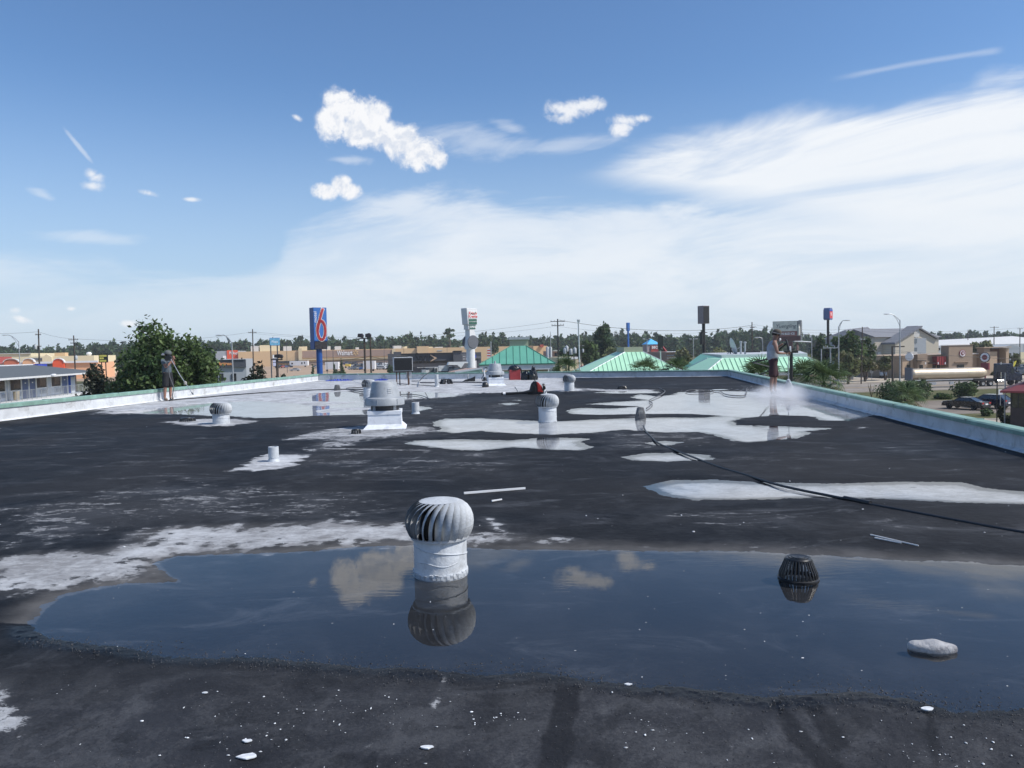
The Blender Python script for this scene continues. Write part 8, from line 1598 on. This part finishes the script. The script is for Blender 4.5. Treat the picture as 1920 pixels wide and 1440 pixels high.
# ---------------------------------------------------------------- spray mist
def volmat(name, dens, fn):
    m = bpy.data.materials.new(name); m.use_nodes = True; t_ = NT(m.node_tree); t_.n.clear(); c = t_.node('ShaderNodeTexCoord').outputs['Object']
    v = t_.node('ShaderNodeVolumePrincipled'); t_.put(v.inputs['Color'], (.99, .99, 1.0)); v.inputs['Anisotropy'].default_value = .0; t_.put(v.inputs['Density'], t_.m('MULTIPLY', fn(t_, c), dens))
    o = t_.node('ShaderNodeOutputMaterial'); t_.l.new(v.outputs[0], o.inputs['Volume']); return m
noz = Vector((gp.x - .01, gp.y, .50))
def conefn(t_, c):
    x, y, z = t_.sep(c); rad = t_.m('SQRT', t_.m('ADD', t_.m('MULTIPLY', x, x), t_.m('MULTIPLY', y, y))); r_ = t_.m('ADD', t_.m('MULTIPLY', t_.m('MULTIPLY', z, -1.0), .52), .012)
    return t_.m('MULTIPLY', t_.step(t_.m('DIVIDE', rad, r_), 1.0, .35), t_.step(z, 0.0, -.45, 3.0, 1.2))
MB().lathe([(.30, -.47), (.02, 0)], 20, c=(0, 0, 0)).build('spray_cone', volmat('spray_cone', 3.0, conefn)).location = noz
o = bpy.data.objects['spray_cone']; tag(o, 'fine white cone of water spraying down from the lance', 'spray'); o['kind'] = 'stuff'
def mistfn(t_, c):
    x, y, z = t_.sep(c); q = t_.v('LENGTH', t_.xyz(t_.m('DIVIDE', t_.m('ADD', x, 0), 1.6), t_.m('DIVIDE', y, 2.6), t_.m('DIVIDE', z, .45)))
    n_ = t_.noise(c, 1.6, 4, .55, .4); return t_.m('MULTIPLY', t_.step(t_.m('ADD', q, t_.m('MULTIPLY', t_.m('SUBTRACT', n_, .5), 1.1)), .95, .05), t_.m('ADD', n_, .3))
MB().box(-2.0, 1.35, -3.2, 3.0, -.0, .5).build('spray_mist', volmat('spray_mist', 1.7, mistfn)).location = (noz.x - .1, noz.y - .6, .005)
o = bpy.data.objects['spray_mist']; tag(o, 'low cloud of spray mist drifting over the wet deck beside the parapet', 'mist'); o['kind'] = 'stuff'
DV = []; DF = []
for i in range(5200):
    if i < 2600: zt_ = -.02 - .46 * rng.random() ** .8; a = rng.random() * 6.283; rr_ = (.01 + -zt_ * .5) * rng.random() ** .6; q = noz + Vector((rr_ * math.cos(a), rr_ * math.sin(a), zt_)); s_ = -1.0
    else: a = rng.random() * 6.283; rr_ = .15 + abs(rng.normal()) * .75; q = Vector((noz.x + rr_ * math.cos(a) * 1.1, noz.y + rr_ * math.sin(a) * 1.2, abs(rng.normal()) * .13 * math.exp(-rr_ * .4) + .01)); s_ = .005 + .009 * rng.random()
    if q.x > xright(q.y) - .1: continue
    b_ = len(DV)
    if s_ < 0:
        d_ = (q - noz).normalized() * (.03 + .05 * rng.random()); x_ = Vector((.0022 + .0015 * rng.random(), 0, 0)); y_ = Vector((0, x_.x, 0)); DV += [tuple(q + x_), tuple(q - x_ * .5 + y_), tuple(q - x_ * .5 - y_), tuple(q + d_)]; DF += [(b_, b_ + 2, b_ + 1), (b_, b_ + 1, b_ + 3), (b_ + 1, b_ + 2, b_ + 3), (b_ + 2, b_, b_ + 3)]; continue
    DV += [(q.x + s_ * .7, q.y, q.z), (q.x - s_ * .4, q.y + s_ * .6, q.z), (q.x - s_ * .4, q.y - s_ * .6, q.z), (q.x, q.y, q.z + s_)]; DF += [(b_, b_ + 2, b_ + 1), (b_, b_ + 1, b_ + 3), (b_ + 1, b_ + 2, b_ + 3), (b_ + 2, b_, b_ + 3)]
tag(struct(npmesh('spray_droplets', np.array(DV), np.array(DF), M_drop), 'stuff'), 'white water droplets flying off the deck under the lance', 'droplets')
# ---------------------------------------------------------------- the hazy air of the day
m = bpy.data.materials.new('haze_air'); m.use_nodes = True; t_ = NT(m.node_tree); t_.n.clear(); v = t_.node('ShaderNodeVolumePrincipled'); t_.put(v.inputs['Color'], (.86, .92, 1.0)); v.inputs['Density'].default_value = 0.00018; v.inputs['Anisotropy'].default_value = 0.2
o_ = t_.node('ShaderNodeOutputMaterial'); t_.l.new(v.outputs[0], o_.inputs['Volume'])
struct(MB().box(-900, 900, -60, 900, GZ - 1.0, 22.0).build('haze', m), 'stuff')
